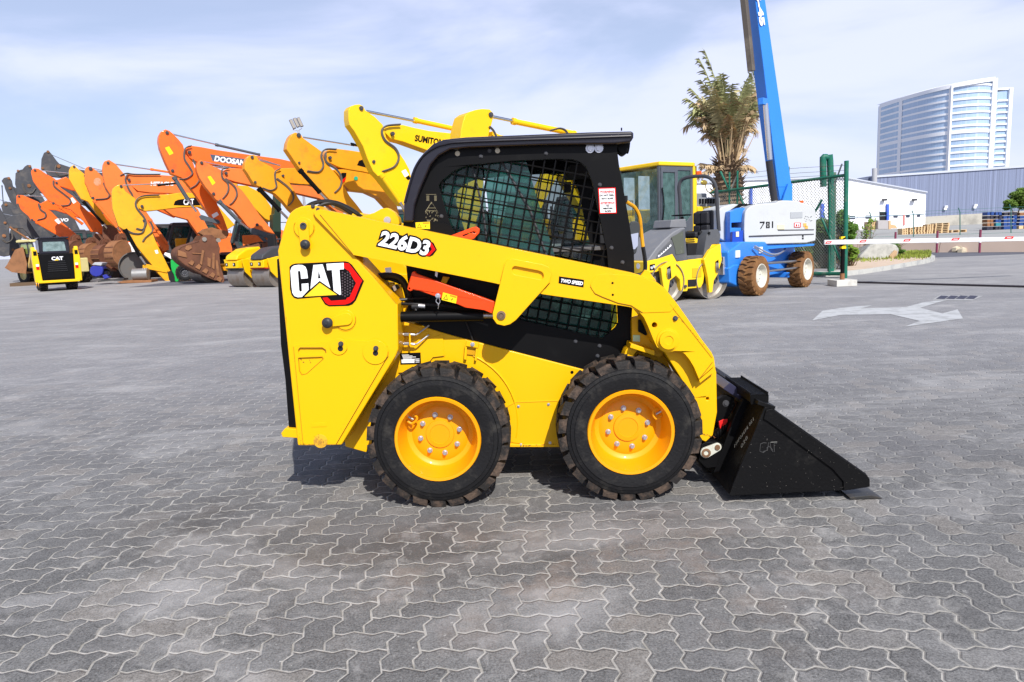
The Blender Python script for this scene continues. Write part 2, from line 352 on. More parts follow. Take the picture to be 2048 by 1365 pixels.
# ---------------------------------------------------------------- ground: zigzag herringbone pavers
U_ = 0.1075; PYAW = .060
def nodegroup_math(N, K):
    def f(op, a, b=None, c=None):
        n = N.new('ShaderNodeMath'); n.operation = op
        for i, v in enumerate((a, b, c)):
            if v is None: continue
            if isinstance(v, (int, float)): n.inputs[i].default_value = v
            else: K.new(v, n.inputs[i])
        return n.outputs[0]
    return f
def paver_material():
    m = bpy.data.materials.new('zigzag_concrete_pavers'); m.use_nodes = True; nt = m.node_tree; N = nt.nodes; K = nt.links; b = N['Principled BSDF']
    f = nodegroup_math(N, K)
    tc = N.new('ShaderNodeTexCoord'); mp = N.new('ShaderNodeMapping'); mp.vector_type = 'TEXTURE'
    o = G(1095, 1339.7); mp.inputs['Location'].default_value = (o.x, o.y, 0); mp.inputs['Rotation'].default_value = (0, 0, -PYAW); mp.inputs['Scale'].default_value = (U_, U_, U_)
    K.new(tc.outputs['Object'], mp.inputs[0]); s = N.new('ShaderNodeSeparateXYZ'); K.new(mp.outputs[0], s.inputs[0])
    # slight wander of the laying
    wn = N.new('ShaderNodeTexNoise'); wn.inputs['Scale'].default_value = 1.1; wn.inputs['Detail'].default_value = 2; K.new(tc.outputs['Object'], wn.inputs['Vector'])
    wsep = N.new('ShaderNodeSeparateColor'); K.new(wn.outputs['Color'], wsep.inputs[0])
    X = f('ADD', s.outputs[0], f('MULTIPLY', f('SUBTRACT', wsep.outputs[0], .5), .22)); Y = f('ADD', s.outputs[1], f('MULTIPLY', f('SUBTRACT', wsep.outputs[1], .5), .22))
    def zig(v, ph):
        t = f('FRACT', f('ADD', v, ph)); a = f('MULTIPLY', t, 1/.64); c = f('MULTIPLY', f('SUBTRACT', 1, t), 1/.36)
        return f('MULTIPLY', f('SUBTRACT', f('MINIMUM', f('MINIMUM', a, c), .92), .5), .19)
    x = f('ADD', X, zig(Y, .18)); y = f('ADD', Y, zig(X, .30))
    i = f('FLOOR', x); j = f('FLOOR', y); fx = f('SUBTRACT', x, i); fy = f('SUBTRACT', y, j)
    k = f('FLOORED_MODULO', f('ADD', f('SUBTRACT', i, j), .5), 4.0); k = f('FLOOR', k)
    eq = lambda v: f('COMPARE', k, float(v), .1)
    KK = 2
    e = [eq(0), eq(1), eq(2), eq(3)]
    d = f('MINIMUM', f('MINIMUM', f('ADD', fx, f('MULTIPLY', e[1], 9)), f('ADD', f('SUBTRACT', 1, fx), f('MULTIPLY', e[0], 9))),
          f('MINIMUM', f('ADD', fy, f('MULTIPLY', e[2], 9)), f('ADD', f('SUBTRACT', 1, fy), f('MULTIPLY', e[3], 9))))
    cid = N.new('ShaderNodeCombineXYZ'); K.new(f('SUBTRACT', i, e[1]), cid.inputs[0]); K.new(f('SUBTRACT', j, e[2]), cid.inputs[1])
    wh = N.new('ShaderNodeTexWhiteNoise'); wh.noise_dimensions = '2D'; K.new(cid.outputs[0], wh.inputs['Vector'])
    def noise(sc, det=6, rough=.6, vec=None, dist=0):
        n = N.new('ShaderNodeTexNoise'); n.inputs['Scale'].default_value = sc; n.inputs['Detail'].default_value = det; n.inputs['Roughness'].default_value = rough; n.inputs['Distortion'].default_value = dist
        K.new(vec or tc.outputs['Object'], n.inputs['Vector']); return n.outputs[0]
    def rng(v, a, b_, c=0, d_=1):
        n = N.new('ShaderNodeMapRange'); n.inputs['From Min'].default_value = a; n.inputs['From Max'].default_value = b_; n.inputs['To Min'].default_value = c; n.inputs['To Max'].default_value = d_
        K.new(v, n.inputs[0]); return n.outputs[0]
    def mixc(fac, a, c):
        n = N.new('ShaderNodeMix'); n.data_type = 'RGBA'
        for s_, v in ((0, fac), (6, a), (7, c)):
            if isinstance(v, tuple): n.inputs[s_].default_value = (*v, 1)
            elif isinstance(v, float): n.inputs[s_].default_value = v
            else: K.new(v, n.inputs[s_])
        return n.outputs[2]
    fine = noise(120, 3, .85); med = noise(28, 5, .7); big = noise(1.3, 6, .6); big2 = noise(.5, 5, .6, dist=.5)
    val = f('ADD', rng(wh.outputs['Value'], 0, 1, .90, 1.10), f('ADD', rng(fine, .38, .62, -.42, .42), rng(med, .35, .65, -.16, .16)))
    grey = mixc(rng(wh.outputs['Value'], .2, .9), (.134, .133, .133), (.158, .157, .156))
    pink = mixc(rng(wh.outputs['Color'] if False else wh.outputs['Value'], .80, .86), grey, (.168, .158, .148))
    hs = N.new('ShaderNodeHueSaturation'); K.new(pink, hs.inputs['Color']); K.new(val, hs.inputs['Value']); col = hs.outputs[0]
    # brownish traffic stains around the middle, dark oily smudges
    sp = N.new('ShaderNodeSeparateXYZ'); K.new(tc.outputs['Object'], sp.inputs[0])
    def blob(cx, cy, rx, ry):
        a = f('DIVIDE', f('SUBTRACT', sp.outputs[0], cx), rx); c = f('DIVIDE', f('SUBTRACT', sp.outputs[1], cy), ry)
        return rng(f('SQRT', f('ADD', f('MULTIPLY', a, a), f('MULTIPLY', c, c))), .25, 1.0, 1, 0)
    st = f('MULTIPLY', f('MAXIMUM', blob(-.25, 3.15, 1.7, .62), blob(-1.5, 3.45, .9, .55)), rng(big, .34, .54)); col = mixc(f('MULTIPLY', st, .75), col, (.075, .068, .062))
    st2 = f('MULTIPLY', f('MAXIMUM', blob(.75, 2.75, .35, .8), blob(.2, 2.7, 1.4, .7)), rng(noise(3.0, 5), .5, .62)); col = mixc(f('MULTIPLY', st2, .38), col, (.26, .20, .16))
    # whitish dust, broken up
    ws = f('MULTIPLY', rng(noise(7, 6, .72, dist=.6), .53, .63), rng(big, .42, .56)); col = mixc(f('MULTIPLY', ws, .28), col, (.46, .45, .43)); ws3 = f('MULTIPLY', rng(noise(19, 5, .75, dist=1.2), .60, .66), rng(noise(.9, 4), .44, .56)); col = mixc(f('MULTIPLY', ws3, .35), col, (.52, .51, .49))
    crumb = f('MULTIPLY', rng(noise(42, 3, .7), .66, .70), rng(noise(1.7, 3), .42, .58)); col = mixc(f('MULTIPLY', crumb, .7), col, (.55, .54, .51)); speck = rng(noise(60, 2, .6, dist=.4), .30, .26); col = mixc(f('MULTIPLY', speck, .6), col, (.05, .05, .05))
    blotch = rng(noise(4.2, 6, .7), .54, .66); col = mixc(f('MULTIPLY', blotch, .30), col, (.085, .083, .085)); pal = rng(noise(3.1, 7, .75, dist=.4), .56, .66); col = mixc(f('MULTIPLY', pal, .33), col, (.40, .39, .385))
    # a joint of sand, here wide and there almost gone
    jw = rng(noise(2.2, 5), .35, .68, .022, .058); jm = f('SUBTRACT', 1, f('MULTIPLY', f('SUBTRACT', d, f('MULTIPLY', jw, .75)), 60)); jm = f('MINIMUM', f('MAXIMUM', jm, 0), 1)
    sandc = mixc(rng(noise(14, 4), .35, .6), (.30, .285, .25), (.44, .42, .39))
    dj = rng(sp.outputs[0], .9, 2.6); sandc = mixc(f('MULTIPLY', dj, .62), sandc, (.17, .17, .17))
    spill = f('MULTIPLY', f('MULTIPLY', rng(d, .02, .15, 1, 0), rng(noise(6.5, 6, .75), .52, .57)), rng(noise(1.0, 3), .46, .55)); jm2 = f('MAXIMUM', f('MULTIPLY', jm, rng(noise(30, 4), .3, .5, .55, 1)), f('MULTIPLY', spill, .85))
    col = mixc(jm2, col, sandc)
    dk = f('MULTIPLY', rng(d, .035, .075, 1, 0), f('SUBTRACT', 1, jm)); col = mixc(f('MULTIPLY', dk, .30), col, (.09, .09, .09))
    # farther off the yard is dustier and paler; old tyre marks
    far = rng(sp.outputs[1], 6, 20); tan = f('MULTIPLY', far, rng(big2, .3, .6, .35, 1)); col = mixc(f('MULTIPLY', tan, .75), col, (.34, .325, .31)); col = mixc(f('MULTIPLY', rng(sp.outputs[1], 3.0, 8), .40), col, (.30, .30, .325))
    mp2 = N.new('ShaderNodeMapping'); mp2.inputs['Scale'].default_value = (.5, 1.1, 1); mp2.inputs['Rotation'].default_value = (0, 0, .25); K.new(tc.outputs['Object'], mp2.inputs[0])
    strk = noise(1.2, 6, .65, mp2.outputs[0], .8); col = mixc(f('MULTIPLY', rng(strk, .52, .70), .40), col, (.46, .45, .45)); col = mixc(f('MULTIPLY', rng(strk, .47, .34), .22), col, (.13, .13, .145))
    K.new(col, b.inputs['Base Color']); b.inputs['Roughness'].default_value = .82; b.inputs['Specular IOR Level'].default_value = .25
    hgt = f('ADD', f('MULTIPLY', rng(d, .0, .085), 1.0), f('ADD', f('MULTIPLY', fine, .16), f('ADD', f('MULTIPLY', med, .35), f('MULTIPLY', wh.outputs['Value'], .35))))
    bp = N.new('ShaderNodeBump'); bp.inputs['Strength'].default_value = .75; bp.inputs['Distance'].default_value = .006; K.new(hgt, bp.inputs['Height']); K.new(bp.outputs[0], b.inputs['Normal'])
    return m
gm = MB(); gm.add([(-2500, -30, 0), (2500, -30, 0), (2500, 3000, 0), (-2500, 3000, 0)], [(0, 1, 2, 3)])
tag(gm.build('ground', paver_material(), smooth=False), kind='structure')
def sheet(name, pts, z, m, label=None, cat=None, kind='structure', group=None):
    P = [G(a, b) for a, b in pts]; s = MB(); s.add([(p.x, p.y, z) for p in P], [tuple(range(len(P)))])
    return tag(s.build(name, m, smooth=False), label, cat, group, kind)
ASPH = mat('road_asphalt', (.105, .108, .13), .85, dirt=.4, dcol=(.2, .2, .2), scale=.4, thr=.5)
LOT = mat('pale_lot_surface', (.33, .33, .32), .9, dirt=.5, dcol=(.22, .21, .20), scale=.12, thr=.5)
SAND = mat('dry_sand', (.56, .44, .34), .95, dirt=.5, dcol=(.36, .27, .18), scale=1.2, thr=.5, bump=.3)
PALE = mat('worn_white_paint', (.44, .45, .46), .8, dirt=.6, dcol=(.19, .19, .19), scale=5, thr=.47)
P = lambda x, z: (x, z)
def flat(name, P3, z, m, **kw):
    s = MB(); s.add([(a, b, z) for a, b in P3], [tuple(range(len(P3)))]); return tag(s.build(name, m, smooth=False), **kw)
# the public road, and the lot beyond it
a = G(1760, 518); c = G(2048, 512.5)
flat('road', [(a.x-30, a.y+1.2), (c.x+60, c.y-2.2), (c.x+60, c.y+3.0), (a.x-30, a.y+5.8)], .004, ASPH, kind='structure')
flat('far_lot', [(2, 36), (260, 33.5), (900, 420), (-60, 420)], .004, LOT, kind='structure')
# painted two headed arrow
ARW = [(1624, 642), (1645, 622.5), (1680, 617), (1712, 613.5), (1745, 611.5), (1722, 617.5), (1790, 616), (1812, 615), (1845, 606), (1868, 602.5), (1893, 601), (1880, 604.5), (1840, 616.5), (1885, 628), (1915, 619.5), (1926, 638), (1875, 645), (1808, 654.5), (1840, 643), (1780, 629), (1712, 630.5), (1680, 631)]
sheet('road_marking', ARW, .004, PALE, 'worn white two headed arrow painted on the pavers at the right', 'road marking', kind=None)
# drain grate: frame and four slotted panels
dr = empty('drain_grate', G(1908, 595), 0, 'dark slotted drain grate let into the pavers near the gate', 'drain')
s = MB(); o = G(1908, 595)
for kx in range(4):
    s.cut()
    x0 = 1872+kx*19.5; q = [G(x0, 598.5), G(x0+17, 599.2), G(x0+26, 593), G(x0+10, 592)]
    s.add([(p.x-o.x, p.y-o.y, .006) for p in q], [(0, 1, 2, 3)])
s.build('grate_panel', mat('grate_iron', (.035, .035, .06), .6), dr, smooth=False)
s = MB(); q = [G(1864, 600.5), G(1944, 602), G(1966, 592.5), G(1880, 590.8)]; s.add([(p.x-o.x, p.y-o.y, .0035) for p in q], [(0, 1, 2, 3)]); s.build('grate_frame', mat('grate_frame_concrete', (.33, .33, .33), .8), dr, smooth=False)
# sliding gate rail across the entrance
s = MB(); a = G(1702, 564.5, .02); c = G(2110, 575, .02); s.beam(a, c, .09, .035); tag(s.build('gate_rail', mat('rail_iron', (.03, .025, .03), .6), smooth=False), 'dark steel rail crossing the entrance on the ground', 'rail')
# ================================================================ the main machine, side view
A0 = G(875, 1018); B0 = G(1262, 1005)
yaw0 = math.atan2(B0.y-A0.y, B0.x-A0.x)
F0 = Frame((A0.x, A0.y, 0), yaw0)
SK = empty('skid_steer_loader', F0.o, yaw0, 'large yellow and black skid steer loader with a black bucket, side on in the foreground', 'skid steer loader')
def px(*a): return list(a)
L, V = F0.L, F0.V
WID = 1.50     # over the tyres
def plate(name, pts, y0, y1, m, holes=(), parent=SK, bevel=0, sm=0, at=None):
    at = y0 if at is None else at
    p = L(pts, at); p = smoothpoly(p, sm) if sm else p
    s = MB(); s.prism(p, y0, y1, [L(h, at) for h in holes]); return s.build(name, m, parent, bevel)
def boltset(name, pts, y, r, m=ZINC, parent=SK, h=.008):
    s = MB()
    for p in pts:
        s.cut(); a = V(*p, y); s.cyl(a, a+Vector((0, -h*.35, 0)), r*1.45, n=14); s.cyl(a, a+Vector((0, -h, 0)), r, r*.9, n=6)
    return s.build(name, m, parent)
# ---- chassis
CH = [(700, 560), (786, 566), (797, 640), (842, 652), (872, 662), (906, 672), (1172, 741), (1262, 765), (1262, 640), (1281, 636), (1296, 690), (1330, 712), (1366, 790), (1396, 872), (1392, 893), (735, 893), (733, 906), (690, 894), (680, 700)]
s = MB(); s.prism(L(CH, .30), .30, .36); s.build('side_frame', CATY, SK, .006)
s = MB(); p = L(CH, .30); s.prism(p, WID-.36, WID-.30); s.build('side_frame', CATY, SK, .006)
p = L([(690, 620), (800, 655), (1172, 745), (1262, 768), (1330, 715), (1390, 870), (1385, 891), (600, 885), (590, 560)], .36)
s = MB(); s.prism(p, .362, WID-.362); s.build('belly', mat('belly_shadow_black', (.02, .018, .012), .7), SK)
# chassis relief: pressed ridge by the rear wheel, fender arc, access plate
hub_r = F0.S(875, 876, 0); hub_f = F0.S(1262, 860, 0)
WR = .367
s = MB(); arc = [(hub_r[0]+.402*math.cos(t), hub_r[1]+.402*math.sin(t)) for t in [R(-14+k*6) for k in range(14)]]
s.tube([(a, .298, b) for a, b in arc], .005, sub=0); s.build('fender_ridge', CATY, SK)
AP = smoothpoly(L([(1015, 805), (1115, 800), (1170, 800), (1170, 889), (1020, 889), (1008, 870), (1008, 820)], .30), 2)
s = MB(); s.prism(AP, .2955, .299); s.build('access_plate', CATY, SK, .001)
boltset('plate_bolts', [(1037, 813), (1097, 809), (1019, 852), (1042, 889.5), (1100, 886)], .2955, .0055)
boltset('frame_plug', [(1144, 745)], .299, .006, BDEC, h=.002)
s = MB(); s.prism(L([(800, 645), (858, 664), (856, 693), (846, 700), (798, 700)], .30), .296, .299); s.prism(L([(797, 700), (886, 668), (888, 712), (866, 715), (845, 742), (797, 746)], .30), .293, .2955); s.build('pressed_panels', CATY, SK, .002)
# bottom flange, slightly proud
s = MB(); a = V(735, 893, .3); c = V(1392, 893, .3); s.beam(a+Vector((0, .0, .006)), c+Vector((0, 0, .006)), .022, .016); s.build('bottom_flange', CATY, SK, .003)
# front of the frame beside the lift arm: bracket, lamp, label
plate('front_bracket', [(1264, 636), (1287, 630), (1301, 652), (1312, 690), (1330, 705), (1318, 716), (1290, 706), (1264, 690)], .26, .298, CATY, bevel=.003)
plate('front_reflector', [(1277, 641), (1281, 640), (1297, 667), (1292, 672), (1277, 664)], .235, .258, BLK, bevel=.002)
plate('inspection_label', [(1266, 670.5), (1280, 671), (1280, 684), (1266, 683)], .256, .259, mat('pale_green_decal', (.55, .75, .5), .5))
plate('front_ledge', [(1262, 688), (1310, 702), (1309, 712), (1260, 696)], .16, .30, CATY, bevel=.003)
plate('front_stay', [(1252, 700), (1262, 692), (1275, 700), (1262, 720), (1246, 718)], .20, .30, CATY, bevel=.003)
# ---- rear towers
TW = [(595, 892), (555, 502), (566, 462), (573, 440), (580, 426), (590, 418), (602, 413), (614, 411), (631, 411), (643, 432), (704, 506), (746, 552), (795, 609), (797, 698), (792, 712), (683, 891)]
for y0, y1 in ((.10, .34), (WID-.34, WID-.10)):
    s = MB(); s.prism(L(TW, .10), y0, y1); s.build('rear_tower', CATY, SK, .008)
CV = [(587, 692), (655, 684), (664, 680), (755, 684), (772, 690), (778, 700), (777, 712), (770, 722), (674, 886), (672, 889), (612, 890), (606, 886)]
SLOT = rrect(597, 696, 652, 711, 7, 4)
TRI = [(597, 716), (645, 714), (647, 718), (613, 748), (604, 750), (599, 742)]
plate('cover_panel', CV, .0925, .0985, CATY, holes=[SLOT, TRI], bevel=.0015, at=.10)
def tabplate(name, cx, cy, r, y=.0875, th=.0045, m=CATY): 
    c = F0.S(cx, cy, .1); s = MB(); s.prism(circ(c, r/F0.ppm(cx, cy, .1), 28), y, y+th); return s.build(name, m, SK, .0015)
tabplate('keyhole_plate', 678, 693, 17); tabplate('keyhole_plate', 751, 704, 25)
for kx, ky in ((682, 697), (752, 706)):
    s = MB(); c = F0.S(kx, ky, .1); s.prism(circ(c, 5.5/386), .0870, .0874); s.build('keyhole', DARK, SK)
boltset('latch_bolt', [(682, 688), (752, 697)], .087, .009, MDGRAY, h=.018)
tabplate('pivot_boss', 691, 640, 20, .094, .006); tabplate('pivot_boss', 608, 456, 20, .094, .006)
def arm(name, p, q, r1, r2, y0, y1, m):
    a = F0.S(*p, .1); b = F0.S(*q, .1); k = 1/F0.ppm(*p, .1); d = Vector((b[0]-a[0], b[1]-a[1])); an = math.atan2(d.y, d.x)
    P_ = circ(a, r1*k, 12, an+math.pi/2, an+3*math.pi/2)+circ(b, r2*k, 12, an-math.pi/2, an+math.pi/2)
    s = MB(); s.prism(P_, y0, y1); return s.build(name, m, SK, .002)
arm('latch_lever', (608, 452), (612, 492), 11, 9, .084, .0935, CATY); arm('latch_lever', (694, 638), (656, 646), 12, 8, .084, .0935, CATY)
for c_, r_ in (((612, 489.5), 9.5), ((656, 645.5), 10.5)):
    s = MB(); c = V(*c_, .084); k = r_/386; s.lathe(c, [(.0005, -.030), (k*.35, -.031), (k*.75, -.027), (k, -.018), (k, -.010), (k*.7, -.002), (k*.6, .002)], 24); s.cyl(c+Vector((0, -.030, 0)), c+Vector((0, -.035, 0)), .008, n=6); s.build('latch_knob', mat('black_knob_rubber', (.03, .032, .036), .45), SK)
s = MB(); c = V(607, 452, .084); s.lathe(c, [(.016, .0), (.016, -.008), (.009, -.008), (.009, -.003), (.0005, -.003)], 20); s.build('socket_bolt', MDGRAY, SK)
boltset('tower_screw', [(626, 413), (636, 420), (653, 430)], .098, .007, MDGRAY)
plate('embossed_tab', [(624, 846), (655, 845), (655, 853), (624, 854)], .0905, .0925, CATY, bevel=.001, at=.1)
s = MB(); c = F0.S(642, 882, .1); s.prism(circ(c, 14/386, 24), .0895, .0925); s.build('worn_disc', mat('rubbed_paint', (.72, .40, .02), .5, dirt=.9, dcol=(.22, .09, .03), scale=30, thr=.47), SK, .001)
s = MB(); SHADE_LINE = mat('shade_and_grime_line', (.20, .08, .008), .8)  # dark lines paint in the shade of recesses and plate edges, plus grime
def shade_line(pts, y, r=.0011, close=False): s.cut(); s.tube([V(a, b, y) for a, b in (pts+[pts[0]] if close else pts)], r, n=5, sub=0)
shade_line([(587, 694), (606, 886), (612, 890), (672, 889), (770, 722), (777, 712)], .0925); shade_line(TRI, .0915, .0012, True); shade_line([(597, 700), (600, 696), (645, 696), (651, 700), (652, 706)], .0915, .0022)
shade_line([(644, 433), (704, 506), (745, 551), (793, 608)], .0975, .0008); shade_line([(640, 430), (706, 509.5)], .079, .0016)
for c_, r_, a0_, a1_ in (((751, 704), 25.5, 180, 370), ((678, 693), 17.5, 200, 350), ((691, 640), 20.5, 200, 390), ((608, 456), 20.5, 150, 390)):
    shade_line([(c_[0]+r_*math.cos(R(a)), c_[1]-r_*math.sin(R(a))) for a in range(a0_, a1_, 12)], .0915, .0009)
shade_line([(1181, 574), (1190, 588), (1205, 595), (1236, 607), (1262, 612), (1285, 626)], .0775, .0014); shade_line([(1001, 562), (1009, 530)], .0775, .0012); shade_line([(1100, 566), (1090, 578)], .0775, .0012)
shade_line([(1340, 609), (1398, 683), (1424, 716)], .0770, .0009); shade_line([(1425, 725), (1399, 758)], .0775, .0015)
shade_line([(798, 746), (845, 742), (866, 715), (890, 712)], .292, .0012); shade_line([(1020, 889.5), (1170, 889.5)], .2950, .0012); shade_line([(1115, 803), (1030, 806), (1014, 815), (1008, 830), (1009, 872), (1020, 888)], .2950, .0008)
s.build('shade_line', SHADE_LINE, SK)
# chips in the paint
CHIP = mat('chipped_paint_primer', (.16, .06, .02), .7)
s = MB(); random.seed(3)
def chips(s, a, b, n, y, wmin=.8, wmax=3.5, jit=1.2):
    for _ in range(n):
        t = random.random(); x = a[0]+(b[0]-a[0])*t+random.uniform(-jit, jit); z = a[1]+(b[1]-a[1])*t+random.uniform(-jit, jit); w = random.uniform(wmin, wmax)/2
        an = math.atan2(b[1]-a[1], b[0]-a[0])+random.uniform(-.5, .5)
        q = [(x+math.cos(an+d)*w*k, z+math.sin(an+d)*w*k) for d, k in ((0, 1), (1.3, .4), (2.6, .8), (3.6, .9), (4.6, .35))]
        P_ = [V(u, v, y) for u, v in q]; s.add(P_, [tuple(range(5))])
chips(s, (598, 714.5), (640, 714.5), 9, .0992, 1, 4, .6); chips(s, (599, 716), (610, 728), 6, .0992, 1, 4); chips(s, (620, 715), (620, 727), 5, .0992, 1, 3.5)
chips(s, (611, 889), (640, 889.5), 14, .0920, 1, 4, .8); chips(s, (597, 860), (602, 890), 8, .0988, 1, 3); chips(s, (587, 700), (606, 885), 16, .0988, .6, 2, .5); chips(s, (776, 690), (670, 880), 10, .0920, .5, 2, 1)
chips(s, (572, 633), (573, 652), 12, .0988, .8, 2, .6)
chips(s, (1300, 570), (1420, 705), 26, .0785, .6, 3, 1.2); chips(s, (1405, 868), (1430, 876), 16, .1385, 1, 5, 2); chips(s, (1040, 892), (1110, 890), 16, .2880, 1, 5, 1)
chips(s, (630, 870), (650, 886), 10, .0890, 1, 4, 4); chips(s, (930, 510), (975, 515), 5, .0785, .5, 1.6, 3)
s.build('paint_chips', CHIP, SK, smooth=False, fix=False)
# rear door, grille edge, tow ring
plate('rear_door', [(553, 518), (566, 518), (606, 858), (577, 857), (570, 760), (561, 690)], .16, WID-.16, BLK, bevel=.006)
s = MB(); s.prism(L([(563, 866), (571, 856), (598, 858), (598, 876), (566, 874)], .14), .13, .16); s.prism(L([(563, 866), (571, 856), (580, 857), (575, 866), (598, 868), (598, 876), (566, 874)], .14), .16, .24); s.build('tow_ring', CATY, SK, .004)
# ---- lift arms
ARM = [(640, 419), (1275, 549), (1311, 563), (1331, 578), (1356, 610), (1377, 640), (1401, 676), (1423, 705), (1428, 716), (1430, 731), (1398, 759), (1388, 735), (1379, 720), (1370, 709), (1361, 703), (1349, 702.5), (1337, 706), (1325, 703), (1314, 695), (1306, 678), (1296, 653), (1288, 636), (1277, 623), (1261, 615), (1240, 611.5), (1085, 589), (985, 566), (705, 510), (630, 433), (626, 424)]
HOLE = circ((1309, 650.5), 5.5, 16)
for k, (y0, y1) in enumerate(((.08, .30), (WID-.30, WID-.08))):
    # beam section: front plate with the hole, then the rest
    o = plate('lift_arm', ARM, y0, y1, CATY, holes=[HOLE], bevel=.009, at=.08)
    if k == 0: LA = o
FP = [(1183, 578), (1181, 570), (1186, 558), (1196, 550), (1212, 548), (1277, 552.5), (1310, 566), (1329, 581), (1352, 612), (1340, 624), (1286, 626), (1262, 611), (1236, 606), (1205, 594), (1190, 587)]
plate('doubler_plate', FP, .0765, .0795, CATY, bevel=.001, at=.08)
BR = [(1001, 564), (1009, 529), (1015, 521), (1026, 517.5), (1085, 529), (1098, 534.5), (1103.5, 546), (1099, 565), (1032, 640), (1021, 648), (1008, 651.5), (994, 648), (986, 637), (985.5, 626)]
SL = rrect(0, 0, 64, 17, 8, 5); SL = [(1024+x*.985-0*y, 531.5+y*1.0+x*.19) for x, y in SL]
plate('cylinder_bracket', BR, .064, .0785, CATY, holes=[SL], bevel=.003, at=.08)
plate('lower_arm', [(1325, 700), (1345, 690), (1428, 728), (1433, 745), (1434.5, 825), (1426, 871), (1412, 884.5), (1397, 878), (1402, 846), (1400, 828), (1385, 797), (1363, 760)], .14, .30, CATY, bevel=.006, holes=[circ((1415, 798), 3, 12)], at=.14)
plate('arm_gusset', [(1398, 759), (1430, 731), (1431, 742), (1400, 766)], .10, .14, CATY, at=.10)
s = MB(); c = V(1336, 680, .08); r = 17.5/386; s.lathe(c, [(r*1.28, .0), (r*1.25, -.006), (r, -.007), (r, -.022), (r*.5, -.023), (r*.48, -.019), (.0005, -.019)], 32); s.build('pivot_cap', CATY, SK)
boltset('arm_bolts', [(1350.5, 637)], .08, .009, MDGRAY, h=.014)
boltset('arm_screws', [(1225, 566.5), (1225.5, 590), (1322, 689)], .077, .004, BDEC, h=.004)
s = MB(); c = V(1002.5, 631, .064); s.lathe(c, [(.022, .0), (.022, -.008), (.012, -.009), (.010, -.004), (.0005, -.004)], 24); s.build('bracket_pin', mat('worn_pin_steel', (.22, .15, .10), .45, .7, dirt=.5, scale=40), SK)
plate('arm_tab', [(1281, 553), (1290, 540.5), (1296, 541), (1313, 563)], .12, .15, CATY, bevel=.002, at=.12)
plate('arm_link', [(700, 440), (748, 426), (762, 418), (775, 416), (788, 424), (797, 436), (799, 448), (790, 458), (700, 455)], .34, .42, CATY, bevel=.004, at=.34)
s = MB(); c = V(775, 441, .34); s.lathe(c, [(.02, 0), (.018, -.01), (.0005, -.01)], 20); s.build('link_pin', ZINC, SK)
# ---- lift cylinder and its rod, hoses, fittings
yc = .20
for dy, cyl_y in ((0, yc), (1, WID-yc)):
    s = MB(); a = V(797, 634, yc); b = V(966, 631.5, yc); a.y = b.y = cyl_y
    r = .0275; s.cyl(a+Vector((-.12, 0, .002)), b, r, n=28); s.cyl(b+Vector((-.012, 0, 0)), b+Vector((.002, 0, 0)), r*1.07, n=28); c = s.build('lift_cylinder', BLK, SK, .002)
    s = MB(); e = V(1004, 631, yc); e.y = cyl_y; s.cyl(b, e, .0145, n=20); s.build('cylinder_rod', STEEL, c)
BRC = [(823, 549), (825, 544), (829, 543), (832, 548), (989, 604), (989, 610), (984, 628), (968, 621), (929, 615.5), (912, 608), (838, 582), (828, 580), (820, 583.5), (814.5, 579), (816, 570)]
plate('arm_brace', BRC, .13, .165, ORNG, bevel=.005, at=.13, holes=[circ((818.5, 577.5), 1.8, 10)])
plate('brace_end', [(895, 474), (945, 455), (953, 453.5), (959.5, 458), (958.5, 466), (948, 477.5), (940, 480), (925, 478)], .24, .262, ORNG, bevel=.004, at=.24, holes=[[(924, 471), (946, 463), (951, 464), (950, 467.5), (945, 465.5), (926, 473.5)]])
boltset('brace_pin', [(876, 592)], .13, .009, ZINC, h=.02)
s = MB(); s.tube([V(875, 596, .115), V(872, 603, .12), V(877, 610, .12), V(876, 618, .13)], .0022, n=6); s.cut().tube([V(878, 596, .115), V(880, 604, .12), V(876, 611, .12)], .0022, n=6); s.build('pin_lanyard', ZINC, SK)
s = MB()
s.cut().tube([V(788, 607, .23), V(830, 609, .2), V(880, 611, .22), V(930, 617, .24), V(975, 618, .25)], .0085)
s.cut().tube([V(735, 560, .26), V(756, 553, .25), V(782, 551, .25), V(804, 560, .26), V(818, 590, .29), V(830, 640, .31)], .016)
s.cut().tube([V(730, 566, .29), V(760, 558, .28), V(786, 560, .28), V(808, 575, .29), V(818, 620, .3)], .010)
s.cut().tube([V(752, 600, .25), V(775, 588, .25), V(797, 572, .26)], .013)
s.cut().tube([V(600, 430, .24), V(620, 410, .26), V(650, 403, .28), V(680, 409, .3), V(715, 428, .32)], .011); s.cut().tube([V(625, 424, .26), V(650, 408, .28), V(675, 410, .3), V(705, 428, .32)], .011)
s.cut().tube([V(640, 410, .30), V(668, 405, .33), V(700, 418, .36), V(725, 436, .38)], .011)
s.cut().tube([V(930, 640, .29), V(938, 660, .285), V(946, 682, .285)], .004)
s.cut().tube([V(786, 600, .24), V(800, 600, .24), V(830, 598, .26), V(860, 596, .28)], .008)
s.build('hydraulic_hose', HOSE, SK)
s = MB(); s.cyl(V(824, 614, .2), V(838, 614, .2), .016); s.tube([V(828, 608, .2), V(832, 622, .19)], .007, sub=0); s.build('hose_clamp', HOSE, SK)
s = MB(); s.cyl(V(837, 612, .195), V(850, 613, .195), .0115, n=12); s.cut().prism(L([(785, 573), (790, 571), (794, 580), (789, 583)], .24), .235, .24)
for yy in (671, 690):
    s.cut().cyl(V(796, yy-3, .26), V(808, yy-2, .26), .006, n=8); s.cyl(V(808, yy-2, .26), V(818, yy-2, .26), .009, n=6); s.cyl(V(819, yy-2, .26), V(830, yy-1, .26), .0075, n=8)
    s.tube([V(830, yy-1, .26), V(836, yy-3, .26), V(858, yy-20, .28)], .0045, sub=3)
